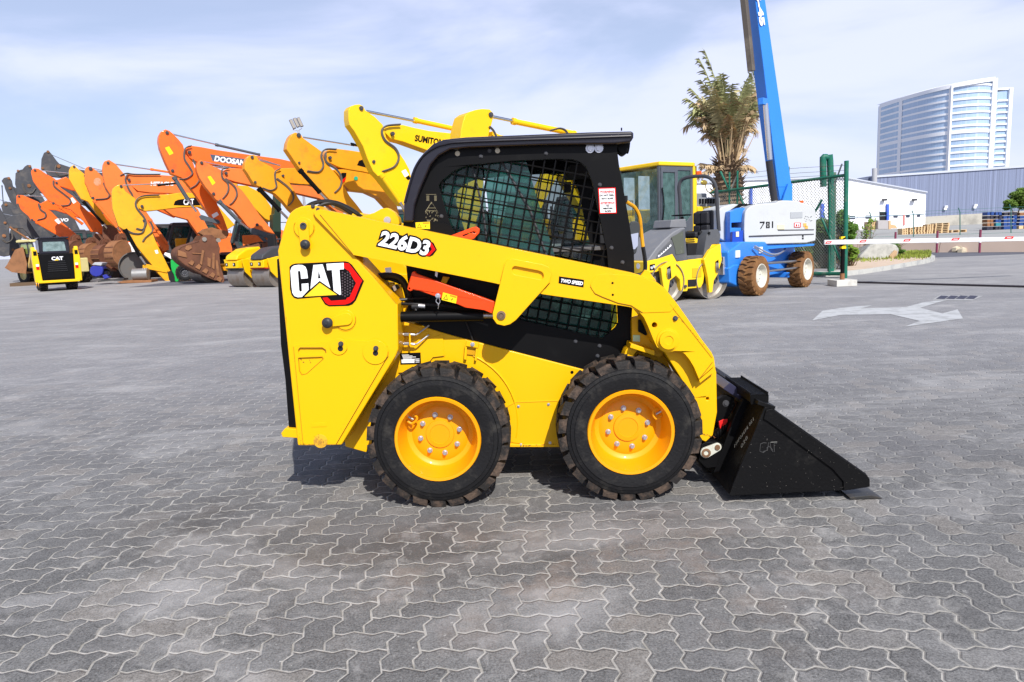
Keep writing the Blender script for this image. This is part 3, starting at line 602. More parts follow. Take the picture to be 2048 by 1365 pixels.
s.cut().prism(L([(770, 536), (782, 535), (784, 547), (772, 549)], .25), .245, .25)
s.build('pipe_fitting', ZINC, SK)
s = MB(); s.prism(L([(818, 668), (821, 668), (822, 692), (819, 692)], .24), .236, .25); s.build('pipe_tie', CATY, SK)
s = MB(); s.prism(L([(886, 553), (899, 555), (890, 572), (880, 569)], .26), .26, .28); s.prism(L([(768, 570), (803, 568), (812, 610), (778, 592)], .30), .275, .285); s.prism(L([(790, 606), (818, 609), (812, 624), (790, 624)], .30), .285, .295); s.build('inner_bracket', CATY, SK, .003)
plate('white_tag', [(871, 543), (876, 545), (874, 555), (870, 552)], .14, .142, WHT, at=.14)
# guard plate, bracket on the frame, serial plate
plate('cab_latch_bracket', [(933, 681), (958, 686), (956, 697), (931, 693)], .27, .30, CATY, bevel=.003)
plate('cab_latch_legs', [(930, 690), (934, 691), (933, 720), (928, 719)], .275, .30, CATY); plate('cab_latch_legs', [(952, 697), (956, 697), (953, 722), (949, 721)], .275, .30, CATY)
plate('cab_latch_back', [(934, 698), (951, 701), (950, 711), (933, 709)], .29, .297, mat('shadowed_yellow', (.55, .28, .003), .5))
boltset('latch_screw', [(945, 689)], .27, .008)
plate('serial_plate', [(800, 707), (841, 705.5), (842, 728), (801, 729)], .289, .292, BDEC, at=.29)
s = MB(); s.prism(L([(803, 719.5), (829, 719), (829, 726), (803.5, 726.5)], .29), .288, .289)
for k in range(5): s.prism(L([(804+k*.7, 710+k*2.1), (818+(k*7) % 15, 709.6+k*2.1), (818+(k*7) % 15, 710.6+k*2.1), (804+k*.7, 711+k*2.1)], .29), .288, .289)
for k in range(3): s.prism(L([(831, 718+k*3), (839, 717.7+k*3), (839, 719+k*3), (831, 719.2+k*3)], .29), .288, .289)
s.build('serial_lettering', WHT, SK, smooth=False)
# ---- cab
CY0 = .31; CY1 = WID-.31
CABO = [(806, 470), (808, 408), (817, 377), (829, 340), (838, 322), (852, 305), (868, 292), (887, 283), (932, 277), (1180, 268), (1232, 280), (1238, 330), (1256, 430), (1268, 507), (1269, 560), (1264, 625), (1261, 683), (1250, 735), (1172, 741), (963, 686), (906, 672), (850, 655), (830, 640), (815, 560)]
WIN = [(877, 371), (884, 361), (906, 343), (922, 335), (944, 329.5), (1024, 322), (1104, 318), (1146, 319), (1160, 324), (1172, 334), (1184, 362), (1197, 423), (1214, 503), (1218, 556), (1120, 545), (960, 505), (920, 500), (908, 470), (892, 423)]
LWIN = [(1040, 640), (1030, 600), (1060, 580), (1100, 583), (1235, 610), (1237, 646), (1231, 656), (1205, 678), (1134, 661), (1054, 644)]
def cabside(y0, y1): return plate('cab_side', CABO, y0, y1, BLK, holes=[WIN, LWIN], bevel=.004, at=CY0)
cabside(CY0, CY0+.03); cabside(CY1-.03, CY1)
def clip(poly, p, d):
    """parameters where the line p+t*d is inside poly"""
    ts = []
    for i in range(len(poly)):
        a = poly[i]; b = poly[(i+1) % len(poly)]; e = (b[0]-a[0], b[1]-a[1]); den = d[0]*e[1]-d[1]*e[0]
        if abs(den) < 1e-9: continue
        t = ((a[0]-p[0])*e[1]-(a[1]-p[1])*e[0])/den; u = ((a[0]-p[0])*d[1]-(a[1]-p[1])*d[0])/den
        if 0 <= u < 1: ts.append(t)
    ts.sort(); return [(ts[i], ts[i+1]) for i in range(0, len(ts)-1, 2)]
def mesh_guard(name, polys, y, sp=.056, r=.0042, a1=R(-12.5)):
    s = MB()
    for poly in polys:
        for a in (a1, a1+R(90)):
            d = (math.cos(a), math.sin(a)); n = (-d[1], d[0])
            ks = [p[0]*n[0]+p[1]*n[1] for p in poly]; k = math.floor(min(ks)/sp)*sp
            while k < max(ks):
                for t0, t1 in clip(poly, (n[0]*k, n[1]*k), d):
                    if t1-t0 > .01:
                        s.tube([(n[0]*k+d[0]*t, y, n[1]*k+d[1]*t) for t in (t0, t1)], r, n=6, sub=0)
                k += sp
    return s.build(name, BLK, SK)
wp = [L(WIN, CY0), L(LWIN, CY0)]
mesh_guard('window_guard', wp, CY0+.012); mesh_guard('window_guard', wp, CY1-.012)
def pane(name, pts, y, m, at=CY0): s = MB(); s.prism(L(pts, at), y, y+.005); return s.build(name, m, SK)
T2 = glass('dusty_cab_glass', (.010, .085, .072), .42, .06, (.45, .66, .60))
pane('side_glass', [(966, 330), (1050, 312), (1070, 380), (1125, 560), (1120, 600), (990, 540), (976, 420)], CY0+.05, T2); pane('side_glass', [(860, 385), (880, 335), (962, 322), (972, 420), (986, 540), (900, 520)], CY0+.055, glass('rear_quarter_glass', (.012, .06, .055), .30, .06, (.66, .78, .72))); pane('side_glass', [(1020, 310), (1175, 315), (1225, 560), (1240, 660), (1130, 670), (1010, 645), (1060, 560)], CY1-.05, glass('far_cab_glass', (.02, .06, .055), .22, .05, (.66, .72, .70)))
pane('lower_glass', LWIN, CY0+.045, T2)
s = MB(); s.tube([V(1000, 318, CY0+.045), V(1060, 420, CY0+.045), V(1125, 600, CY0+.045)], .006, sub=0); s.cut().tube([V(944, 330, CY0+.045), V(966, 420, CY0+.045), V(976, 500, CY0+.045)], .005, sub=0); s.build('glass_frame', MDGRAY, SK)
# floor, rear bulkhead, seat, controls inside
s = MB(); s.prism(L([(1060, 500), (1225, 492), (1232, 500), (1062, 508)], CY0), CY0+.05, CY1-.05); s.build('dash_ledge', mat('grey_cab_plastic', (.09, .09, .095), .6), SK, .004)
s = MB(); s.prism(L([(815, 470), (822, 400), (846, 330), (856, 334), (838, 400), (835, 560), (850, 640), (826, 640)], CY0), CY0+.03, CY1-.03); s.prism(L([(850, 630), (1172, 715), (1250, 722), (1250, 732), (1172, 735), (850, 650)], CY0), CY0+.03, CY1-.03); s.build('cab_tub', BLK, SK)
s = MB(); s.prism(smoothpoly(L([(985, 640), (1110, 650), (1115, 605), (1020, 590), (1005, 560), (985, 420), (955, 424), (955, 560)], .7)), .52, .98); s.build('seat', mat('seat_vinyl', (.02, .022, .024), .6), SK, .01)
s = MB()
for yy in (.5, 1.0): s.cut().tube([V(1150, 620, .7)*1.0, V(1146, 560, .7), V(1140, 520, .7)], .014); 
s.cut().tube([V(1170, 480, .9), V(1176, 440, .9), V(1186, 400, .95)], .008); s.build('control_lever', DARK, SK)
s = MB(); s.box(V(1170, 345, .9)+Vector((0, 0, 0)), (.22, .5, .05)); s.box(V(1205, 440, 1.1), (.05, .10, .3)); s.box(V(1135, 375, .95), (.04, .09, .06)); s.build('headliner_controls', DARK, SK, .006)
# front and roof
s = MB(); s.prism(L([(1222, 285), (1232, 283), (1250, 400), (1268, 507), (1269, 560), (1262, 560), (1240, 410)], CY0), CY0+.03, CY0+.10); s.prism(L([(1222, 285), (1232, 283), (1250, 400), (1268, 507), (1269, 560), (1262, 560), (1240, 410)], CY0), CY1-.10, CY1-.03); s.build('front_post', BLK, SK, .004)
roof = [(806, 445), (808, 407), (817, 374), (829, 336), (846, 307), (866, 288), (888, 279), (932, 274.5), (1180, 264.5), (1267, 262.5), (1267.5, 275), (1262, 285), (1226, 289), (1100, 290), (936, 296), (900, 300), (878, 312), (862, 330), (840, 380), (830, 410), (826, 445)]
s = MB(); s.prism(L(roof, .265), .265, CY0-.002); s.cut().prism(L(roof, .265), CY1+.002, WID-.265); s.build('roof_rail', INDIGO, SK, .012)
s = MB(); s.prism(L([(888, 285), (1267, 266), (1267, 274), (1240, 282), (890, 297)], CY0), CY0-.002, CY1+.002); s.build('roof', INDIGO, SK, .004)
s = MB(); s.tube([V(809, 407, .258), V(817, 376, .258), V(829, 338, .258), V(846, 312, .258), V(868, 296, .258), V(890, 289, .258), V(935, 284, .258), V(1180, 275.5, .258), V(1262, 272.5, .258)], .0055, sub=3); s.build('rail_bead', INDIGO, SK)
s = MB(); s.cyl(V(1236, 291, .40), V(1258, 293, .40), .032, .040, n=20); s.prism(smoothpoly(L([(1230, 286), (1260, 284), (1259, 292), (1254, 308), (1246, 312), (1236, 302)], .36)), .36, .44); wl = s.build('work_light', BLK, SK, .003)
s = MB(); s.tube([V(1243, 262, .5), V(1243, 256, .5)], .004, sub=0); s.build('roof_stud', BLK, SK)
boltset('cab_bolts', [(1180, 297.5), (1197.5, 297)], CY0, .016, ZINC, h=.012)
boltset('cab_screws', [(915, 307.5), (995, 302)], CY0, .009, mat('cream_plug', (.5, .47, .38), .6), h=.003)
boltset('cab_dark_screws', [(962, 313), (979, 302), (1092, 307), (1199.5, 370), (1223, 496), (1245, 525), (883, 433), (1151, 683), (1195, 712), (1199, 692)], CY0, .007, MDGRAY)
plate('inner_plate', [(864, 449), (885, 446), (902, 452), (912, 470), (905, 474), (860, 466)], .295, .309, BLK, at=.30)
# lower guard with slots between tower and cab
plate('hose_guard', [(820, 560), (845, 540), (940, 560), (990, 610), (960, 684), (905, 671), (850, 655), (830, 640)], .32, .335, BLK, holes=[rrect(879, 649, 912, 657, 4, 4), rrect(884, 664, 915, 672, 4, 4)], at=.32)
# mirror and bent handrail ahead of the cab on the far side
s = MB(); s.tube([V(1253, 404, 1.05), V(1259, 408, 1.06), V(1270, 416, 1.08), V(1279, 435, 1.1), V(1283, 470, 1.12), V(1286, 495, 1.12)], .012); rail = s.build('handrail', mat('worn_yellow_rail', (.70, .33, .01), .5, dirt=.6, dcol=(.18, .07, .02), scale=6, thr=.5), SK)
s = MB(); s.tube([V(1286, 494, 1.12), V(1290, 520, 1.12), V(1290, 540, 1.12), V(1284, 548, 1.12), V(1272, 552, 1.12)], .013); s.cut().tube([V(1252, 392, 1.05), V(1252, 404, 1.05)], .011, sub=0); s.build('rail_sleeve', HOSE, rail)
s = MB(); s.prism(smoothpoly(L([(1256, 444), (1279, 442), (1281, 462), (1274, 500), (1272, 508), (1260, 512), (1256, 505)], 1.1)), 1.10, 1.16); s.build('side_mirror', mat('mirror_housing', (.045, .05, .055), .5), rail, .006)
s = MB(); s.prism(L([(1262, 469), (1277, 466), (1276, 492), (1270, 499), (1262, 499)], 1.09), 1.094, 1.098); s.build('mirror_glass', mat('mirror_face', (.7, .72, .74), .05, 1), rail)
# ---- wheels
for hx, hz in (hub_r, hub_f):
    ph = WR-.005
    for side in (0, 1):
        w = wheel(SK, (hx, 0 if side == 0 else WID, ph), WR, .27, .211, 23, RUB, RUBT, CATY2, flip=(side == 1), lug_h=.030, n=96, dish=.12)
        w.rotation_euler.y = 0
        if side == 0:
            a = R(145) if hx == hub_r[0] else R(28)
            s = MB(); c = Vector((.168*math.cos(a), .07, .168*math.sin(a))); u = Vector((math.cos(a+1.4), 0, math.sin(a+1.4))); q = Vector((math.cos(a), 0, math.sin(a)))
            s.cyl(c-q*.012, c+q*.018, .007, n=10); s.build('valve', STEEL, w)
            s = MB(); s.tube([c+q*.01+u*.022, c-q*.018+u*.022, c-q*.026, c-q*.018-u*.022, c+q*.012-u*.022], .006, n=6, sub=3); s.build('valve_guard', CATY2, w)
# ---- decals
yt = .0985
BG = [(579, 534), (584, 529.5), (591, 527.5), (690, 523), (697, 524.5), (704, 530), (728, 562.5), (725, 570), (712, 601), (705, 609), (697, 612), (658, 613), (650, 609), (643, 598), (641, 594), (595, 598), (588, 596), (583, 590), (580, 578)]
s = MB(); s.prism(L(BG, yt), yt-.0010, yt); 
s.mi = 1
s.prism(L([(688, 526), (698, 527.5), (725, 562), (721, 568), (708.5, 600), (700, 606.5), (690, 609.5), (658, 610.5), (651, 606), (645, 596), (655, 595), (662, 602), (692, 600), (712, 566), (695, 541), (688, 536)], yt), yt-.0016, yt-.0011)
s.mi = 2
s.prism(L([(682, 541), (697, 541), (712, 567), (699, 595), (684, 597)], yt), yt-.00165, yt-.00111)
s.mi = 3
for r_ in range(9):
    for c_ in range(5):
        cx = 685+c_*5.1; cy = 545+r_*5.6+(c_ % 2)*2.8
        if cx < 683 or (cx > 697+(cy-541)*.55) or (cx > 697+(595-cy)*.5) or cy > 594: continue
        s.prism(circ(F0.S(cx, cy, yt), 1.75/386, 6, .5), yt-.0019, yt-.00166)
s.mi = 4
C_ = [(581, 542), (583.5, 535), (588, 531.5), (597, 530), (605, 530.5), (611, 534), (614, 541), (616, 556), (616, 557), (602.5, 558), (601, 544), (598.5, 541.5), (596, 543.5), (598.5, 581), (601, 584), (604, 582.5), (603.5, 568), (617, 567), (617.5, 580), (604, 594.5), (596, 595), (589, 592.5), (585, 586), (583.5, 575)]
s.prism(L(C_, yt), yt-.0022, yt-.0016)
A_ = [(627, 530.5), (645.5, 529), (661, 577), (639.5, 562), (621, 578.5), (623, 560)]
s.prism(L(A_, yt), yt-.0022, yt-.0016, [L([(637.5, 542), (641.5, 557), (636, 557.5)], yt)])
T_ = [(653, 528), (687.5, 526), (688, 539), (679, 539.5), (682.5, 589.5), (679, 590), (667.5, 582), (664, 540.5), (654.5, 541)]
s.prism(L(T_, yt), yt-.0022, yt-.0016)
s.mi = 5; s.prism(L([(639.7, 566), (674.5, 590), (609, 593.8)], yt), yt-.0022, yt-.0016)
s.build('side_emblem', [BDEC, RDEC, BDEC, GDEC, WHT, mat('gold_decal', (.85, .55, .02), .35)], SK, smooth=False)
ya = .0795
s = MB(); decal_text(s, F0, '226D3', (756.5, 489.5), (855, 511), 28, ya, .0004, .0042, .12, .0008)
s.mi = 0
s2 = MB(); decal_text(s2, F0, '226D3', (756.5, 489.5), (855, 511), 28, ya, .0004, .0125, .12, .0)
s2.prism(L([(838, 481), (862, 483.5), (867, 486), (874, 500), (866, 511), (860, 514), (845, 512)], ya), ya-.0006, ya)
s2.prism(L([(768, 463), (850, 482), (851, 510), (762, 490)], ya), ya-.0004, ya)
s2.build('number_backing', BDEC, SK, smooth=False); s.build('number_lettering', WHT, SK, smooth=False)
s = MB(); s.prism(L([(852, 483.5), (863, 486), (871, 499.5), (859, 512), (850, 511), (858, 506), (864, 499), (859, 490)], ya), ya-.0010, ya-.0007); s.build('number_chevron', RDEC, SK, smooth=False)
s = MB(); s.prism(L([(1118, 553), (1168, 560), (1167, 575.5), (1117, 567)], .08), ya-.0006, ya); s.build('speed_badge', BDEC, SK, smooth=False)
s = MB(); decal_text(s, F0, 'TWO SPEED', (1120.5, 564.5), (1165, 571), 6.8, ya, .0003, .001, .2, .0009); s.build('speed_lettering', WHT, SK, smooth=False)
yq = CY0
def caution(name, P4, y, parent=SK):
    s = MB(); s.prism(L(P4, y), y-.0012, y); o = s.build(name, YDEC, parent, smooth=False)
    s = MB(); s.mi = 0
    lerp = lambda u, v: tuple((P4[0][i]*(1-u)+P4[1][i]*u)*(1-v)+(P4[3][i]*(1-u)+P4[2][i]*u)*v for i in (0, 1))
    tri = [lerp(.1, .85), lerp(.26, .15), lerp(.42, .85)]; ti = [lerp(.15, .78), lerp(.26, .28), lerp(.37, .78)]
    s.prism(L(tri, y), y-.0018, y-.0013, [L(ti, y)]); s.prism(L([lerp(.62, .75), lerp(.72, .4), lerp(.76, .42), lerp(.68, .75)], y), y-.0018, y-.0013)
    s.mi = 1; s.prism(L([lerp(.5, .08), lerp(.96, .08), lerp(.96, .25), lerp(.5, .25)], y), y-.0018, y-.0013)
    s.build('caution_marks', [BDEC, mat('orange_decal', (.8, .2, .01), .4)], o, smooth=False)
caution('caution_label', [(831, 445.5), (859.5, 444), (860, 458.5), (832, 458)], CY0-.001); caution('caution_label', [(886, 585), (914.5, 593), (912, 607.5), (883, 600)], .129)
WS = [(1196, 376.5), (1231, 375.5), (1233.5, 427), (1199, 428)]
s = MB(); s.prism(L(WS, yq), yq-.0015, yq); s.mi = 1; s.prism(L([(1198, 378.5), (1229.3, 377.6), (1231.5, 425.3), (1200.8, 426.2)], yq), yq-.002, yq-.0016); sg = s.build('warning_sign', [RDEC, WHT], SK, smooth=False)
s = MB(); s1 = MB()
for t, a, b, h, red in (('WARNING', (1200, 386.3), (1228, 385.5), 4.2, 1), ('DO NOT DRILL', (1199.8, 393.3), (1229, 392.4), 3.4, 0), ('INTO ROPS', (1203, 399.6), (1226, 399), 3.4, 0), ('ADVERTENCIA', (1200.8, 408.2), (1229.3, 407.4), 3.6, 1), ('NO', (1212.5, 413.8), (1218.5, 413.6), 3.2, 0), ('PERFORE', (1206, 419.2), (1225, 418.7), 3.2, 0), ('ROPS', (1210, 424.6), (1221.5, 424.3), 3.2, 0)):
    decal_text(s1 if red else s, F0, t, a, b, h, yq-.002, .0002, .0006, 0, .0005)
s1.prism(L([(1200, 387.6), (1228, 386.8), (1228, 387.4), (1200, 388.2)], yq), yq-.0024, yq-.0021); s1.prism(L([(1201, 409.4), (1229, 408.6), (1229, 409.2), (1201, 410)], yq), yq-.0024, yq-.0021)
s.build('warning_lettering', BDEC, sg, smooth=False); s1.build('warning_heading', RDEC, sg, smooth=False)
# lifting diagram stencilled on the rear cab plate
s = MB(); LN = lambda a, b, w=.5: s.prism(L([(a[0], a[1]), (b[0], b[1]), (b[0]+w, b[1]+w), (a[0]+w, a[1]+w)], yq), yq-.0012, yq)
for a, b in (((863, 404), (850, 424)), ((863, 404), (876, 426)), ((863, 404), (863, 408)), ((856, 416), (871, 416)), ((853, 421), (874, 422))): LN(a, b, .8)
random.seed(5)
for k in range(26):
    x = random.uniform(852, 876); y = random.uniform(418, 441); LN((x, y), (x+random.uniform(-2, 2), y+random.uniform(2, 4)), .9)
for k in range(6): LN((852.5, 392+k*1.8), (858, 392+k*1.8), .9); LN((868, 392+k*1.8), (873, 392+k*1.8), .9)
LN((852, 389), (872, 389), .7); LN((853, 440), (858, 440), 1.8); LN((869, 440), (873, 440), 1)
s.build('load_diagram', mat('tan_stencil', (.20, .18, .11), .6), SK, smooth=False)
# ---- bucket
yb = -.06; yb1 = WID+.10
BS = [(1458, 989), (1529, 815), (1543, 815), (1600, 855), (1732, 947.5), (1739, 957), (1739, 974), (1700, 981), (1470, 992), (1461, 992)]
bs = plate('bucket', BS, yb, yb+.022, BLKB, bevel=.004, at=yb)
plate('bucket_side', BS, yb1-.022, yb1, BLKB, bevel=.004, at=yb, parent=bs)
plate('edge_doubler', [(1526, 838), (1531, 820), (1543, 817), (1600, 858), (1731, 949), (1738, 958), (1738, 973), (1686, 981), (1685, 962), (1664, 938), (1572, 870), (1535, 843)], yb-.010, yb-.0005, BLKB, bevel=.003, at=yb, parent=bs)
plate('corner_wear', [(1458, 988), (1464, 972), (1472, 974), (1468, 991), (1461, 992)], yb-.008, yb-.0005, BLKB, bevel=.002, at=yb, parent=bs)
bk = V(1529, 815, yb); bl = V(1458, 989, yb); bt = V(1705, 981, yb)
pr = [(bk.x, bk.z), (bl.x, bl.z), (bl.x+.02, bl.z-.008 if bl.z > .02 else .004), (bt.x, bt.z), (bt.x, bt.z+.014), (bl.x+.05, bl.z+.02), (bk.x+.018, bk.z)]
s = MB(); s.prism(pr, yb+.022, yb1-.022); s.build('bucket_shell', BLKB, bs)
s = MB(); a = F0.L([(1697, 980), (1742, 975), (1768, 988), (1711, 992)], yb); s.prism([(a[0][0], .016), (a[1][0], .022), (a[2][0]-.01, .004), (a[3][0]-.03, .004)], yb-.012, yb1+.012); s.build('cutting_edge', mat('worn_edge_steel', (.05, .05, .05), .45, .5, dirt=.5, scale=10), bs, .002)
# top flange, two serrated steps
up = Vector((bk.x-bl.x, 0, bk.z-bl.z)).normalized(); bn = Vector((-up.z, 0, up.x))      # bn: back plate normal towards the machine
s = MB(); s.beam(bk+up*.0+Vector((.01, 0, .008)), bk+Vector((.01, yb1-yb, .008)), .09, .02, up=up); s.build('top_flange', BLKB, bs, .003)
def step(y0, y1, off):
    s = MB(); n = int((y1-y0)/.022); w = .085
    for k in range(n):
        y = y0+(k+.5)*(y1-y0)/n
        s.box((bk.x+off, y, bk.z+.045), (w, .006, .012)); 
        for q in (-1, 1): s.box((bk.x+off+q*w/2, y, bk.z+.052), (.006, .010, .018))
    for q in (-1, 1): s.box((bk.x+off+q*w/2, (y0+y1)/2, bk.z+.030), (.006, y1-y0, .034))
    s.box((bk.x+off, y0, bk.z+.022), (w, .005, .04)); s.box((bk.x+off, y1, bk.z+.022), (w, .005, .04)); return s.build('tread_step', BLK, bs)
step(yb+.06, yb+.50, -.005); step(1.0, 1.5, -.005)
# coupler with its frame, hooks and pins
s = MB(); s.prism(L([(1427, 946), (1439, 944), (1480, 850), (1502, 803), (1487, 797), (1470, 830)], .16), .16, .20); s.prism(L([(1427, 946), (1439, 944), (1480, 850), (1502, 803), (1487, 797), (1470, 830)], .16), 1.25, 1.29)
s.prism(L([(1420, 915), (1436, 918), (1486, 815), (1478, 800)], .3), .20, 1.25); cf = s.build('coupler_frame', BLK, SK, .005)
plate('coupler_top', [(1446, 778), (1460, 766), (1505, 797), (1487, 805)], .22, .60, mat('coupler_top_paint', (.03, .03, .06), .3, coat=.3), bevel=.003, at=.22, parent=cf)
plate('coupler_hook', [(1397, 922), (1402, 890), (1412, 884), (1431, 884), (1447, 890), (1440, 915), (1434, 935), (1414, 937.5)], .15, .20, BLK, bevel=.004, at=.15, parent=cf)
s = MB(); a = F0.S(1412.5, 906.5, .13); b = F0.S(1435, 895.5, .13); k = 1/380; an = math.atan2(b[1]-a[1], b[0]-a[0])
s.prism(circ(a, 11*k, 12, an+math.pi/2, an+3*math.pi/2)+circ(b, 8.5*k, 12, an-math.pi/2, an+math.pi/2), .132, .146); lk = s.build('coupler_link', mat('pale_link_paint', (.55, .56, .48), .5, dirt=.5, dcol=(.3, .15, .06), scale=25, thr=.5), SK, .003)
s = MB(); s.lathe((a[0], .132, a[1]), [(9*k, 0), (9*k, -.004), (5*k, -.005), (4.5*k, .004), (.0005, .004)], 24); s.lathe((b[0], .132, b[1]), [(5.5*k, 0), (5*k, -.006), (.0005, -.006)], 20); s.build('link_pins', mat('rusty_pin', (.28, .16, .09), .5, .6, dirt=.5, scale=60), lk)
plate('coupler_lever', [(1434, 800), (1452, 790), (1468, 796), (1470, 812), (1456, 838), (1436, 848), (1432, 830)], .24, .28, BLK, bevel=.003, at=.24, parent=cf); boltset('lever_bolt', [(1451.5, 807)], .24, .012, MDGRAY, parent=cf)
plate('coupler_red_catch', [(1437, 843), (1446, 839), (1455, 838), (1452, 856), (1443, 851), (1440, 860)], .235, .26, mat('catch_red', (.75, .02, .02), .35), bevel=.002, at=.24, parent=cf)
s = MB(); s.cyl(V(1430, 872, .25), V(1455, 850, .25), .022, n=16)
for k in range(5): s.lathe(V(1432+k*5, 870-k*4.5, .25), [(.024, -.004), (.028, 0), (.024, .004)], 16, axis='x')
s.cyl(V(1400, 760, .4), V(1445, 865, .4), .03, n=16); s.cyl(V(1400, 760, 1.0), V(1445, 865, 1.0), .03, n=16); s.build('tilt_cylinder', BLK, cf)
plate('rusty_stay', [(1466, 800), (1480, 806), (1470, 838), (1464, 832)], .30, .34, mat('rusty_steel', (.16, .07, .03), .8, dirt=.6, dcol=(.05, .03, .02), scale=20, thr=.45), at=.3, parent=cf)
# chalk writing on the back of the bucket
def on_back(px_, py_):
    d = F0.r3 @ ray(px_, py_); e = F0.e; t = (bk-e).dot(bn)/d.dot(bn); return e+d*t
CHK = mat('chalk', (.24, .235, .21), .9)
s = MB()
for t, p, q, h in (('N1P03696 951', (1469.5, 897), (1508, 842), .034), ('020', (1483, 899), (1496, 878), .038)):
    a = on_back(*p); b = on_back(*q); X = (b-a).normalized(); Z = X.cross(bn).normalized()
    if Z.z < 0 and abs(Z.z) > .2: Z = -Z
    if X.cross(Z).dot(bn) < 0: Z = -Z
    tt = MB(); w = text_into(tt, t, (0, 0, 0), (1, 0, 0), (0, 0, 1), h, (0, -1, 0)); text_into(s, t, a, X, Z, h, bn, .0004, -.0006, .1, .003, (b-a).length/w)
s.build('chalk_writing', CHK, bs, smooth=False)
s = MB()
for P_ in ([(1533, 886.5), (1527, 886), (1521, 888.5), (1519.5, 903), (1525, 905), (1529, 902)], [(1526, 906), (1535, 899.5), (1537, 885.5), (1540, 885.5), (1542, 899), (1546, 904)], [(1533, 897), (1538, 893), (1545, 900)], [(1541, 885), (1554, 884.5), (1553.5, 887), (1548, 887.5), (1548.5, 904)]):
    s.tube([V(a, b, yb-.001) for a, b in P_], .0016, n=5, sub=0)
s.build('embossed_emblem', mat('embossed_edge', (.06, .06, .06), .35), bs)
# scuffs and specks
s = MB(); random.seed(11)
for _ in range(120):
    x = random.uniform(1480, 1735); z = random.uniform(840, 988)
    if z < 815+(x-1529)*.665 or x < 1458+(989-z)*.41: continue
    w = random.uniform(.2, .9); h_ = random.uniform(.2, .6); P_ = [V(x-w, z, yb-.0108), V(x, z-h_, yb-.0108), V(x+w, z+h_*.4, yb-.0108)]
    s.add(P_, [(0, 1, 2)])
s.build('dust_specks', mat('dust_fleck', (.30, .28, .25), .9), bs, smooth=False, fix=False)
# ================================================================ the row of excavators at the left
OR1 = mat('excavator_orange_paint', (.80, .13, .012), .38, coat=.15, dirt=.6, dcol=(.34, .07, .02), scale=2.6, thr=.53, var=.06, spec=.3)
OR2 = mat('faded_orange_paint', (.78, .17, .03), .5, dirt=.6, dcol=(.38, .10, .035), scale=2.6, thr=.53, var=.08, spec=.3)
YE1 = mat('excavator_yellow_paint', (.76, .37, .012), .4, coat=.15, dirt=.55, dcol=(.40, .18, .02), scale=2.6, thr=.54, var=.06, spec=.3)
YE2 = mat('deep_yellow_paint', (.72, .29, .008), .42, coat=.15, dirt=.55, dcol=(.36, .14, .02), scale=2.6, thr=.53, var=.07, spec=.3)
YE3 = mat('bright_yellow_paint', (.82, .49, .003), .38, coat=.12, dirt=.3, dcol=(.35, .2, .02), scale=1.3, thr=.6, var=.04, spec=.3)
GR1 = mat('dull_grey_paint', (.055, .057, .065), .55, dirt=.55, dcol=(.16, .14, .12), scale=1.8, thr=.5, var=.1, bump=.1)
RUST = mat('rusty_bucket_steel', (.15, .062, .035), .72, dirt=.7, dcol=(.075, .035, .022), scale=2.2, thr=.46, bump=.5, var=.2)
RUST2 = mat('orange_rust_steel', (.26, .12, .055), .78, dirt=.6, dcol=(.11, .055, .03), scale=3, thr=.48, bump=.4, var=.15)
CHR = mat('chromed_rod', (.62, .62, .62), .22, 1.0)
CYLG = mat('cylinder_grey', (.07, .085, .10), .45, dirt=.4, dcol=(.2, .18, .15), scale=4, thr=.55)
TGL = glass('cab_window_glass', (.03, .10, .10), .55)
TRK = mat('track_steel', (.05, .038, .03), .7, dirt=.6, dcol=(.14, .09, .05), scale=3, bump=.4)
EYAW = R(34)
def seg(mb, fr, a, b, r, y, r1=None, n=12): mb.cyl(fr.V(*a, y), fr.V(*b, y), r, r1, n)
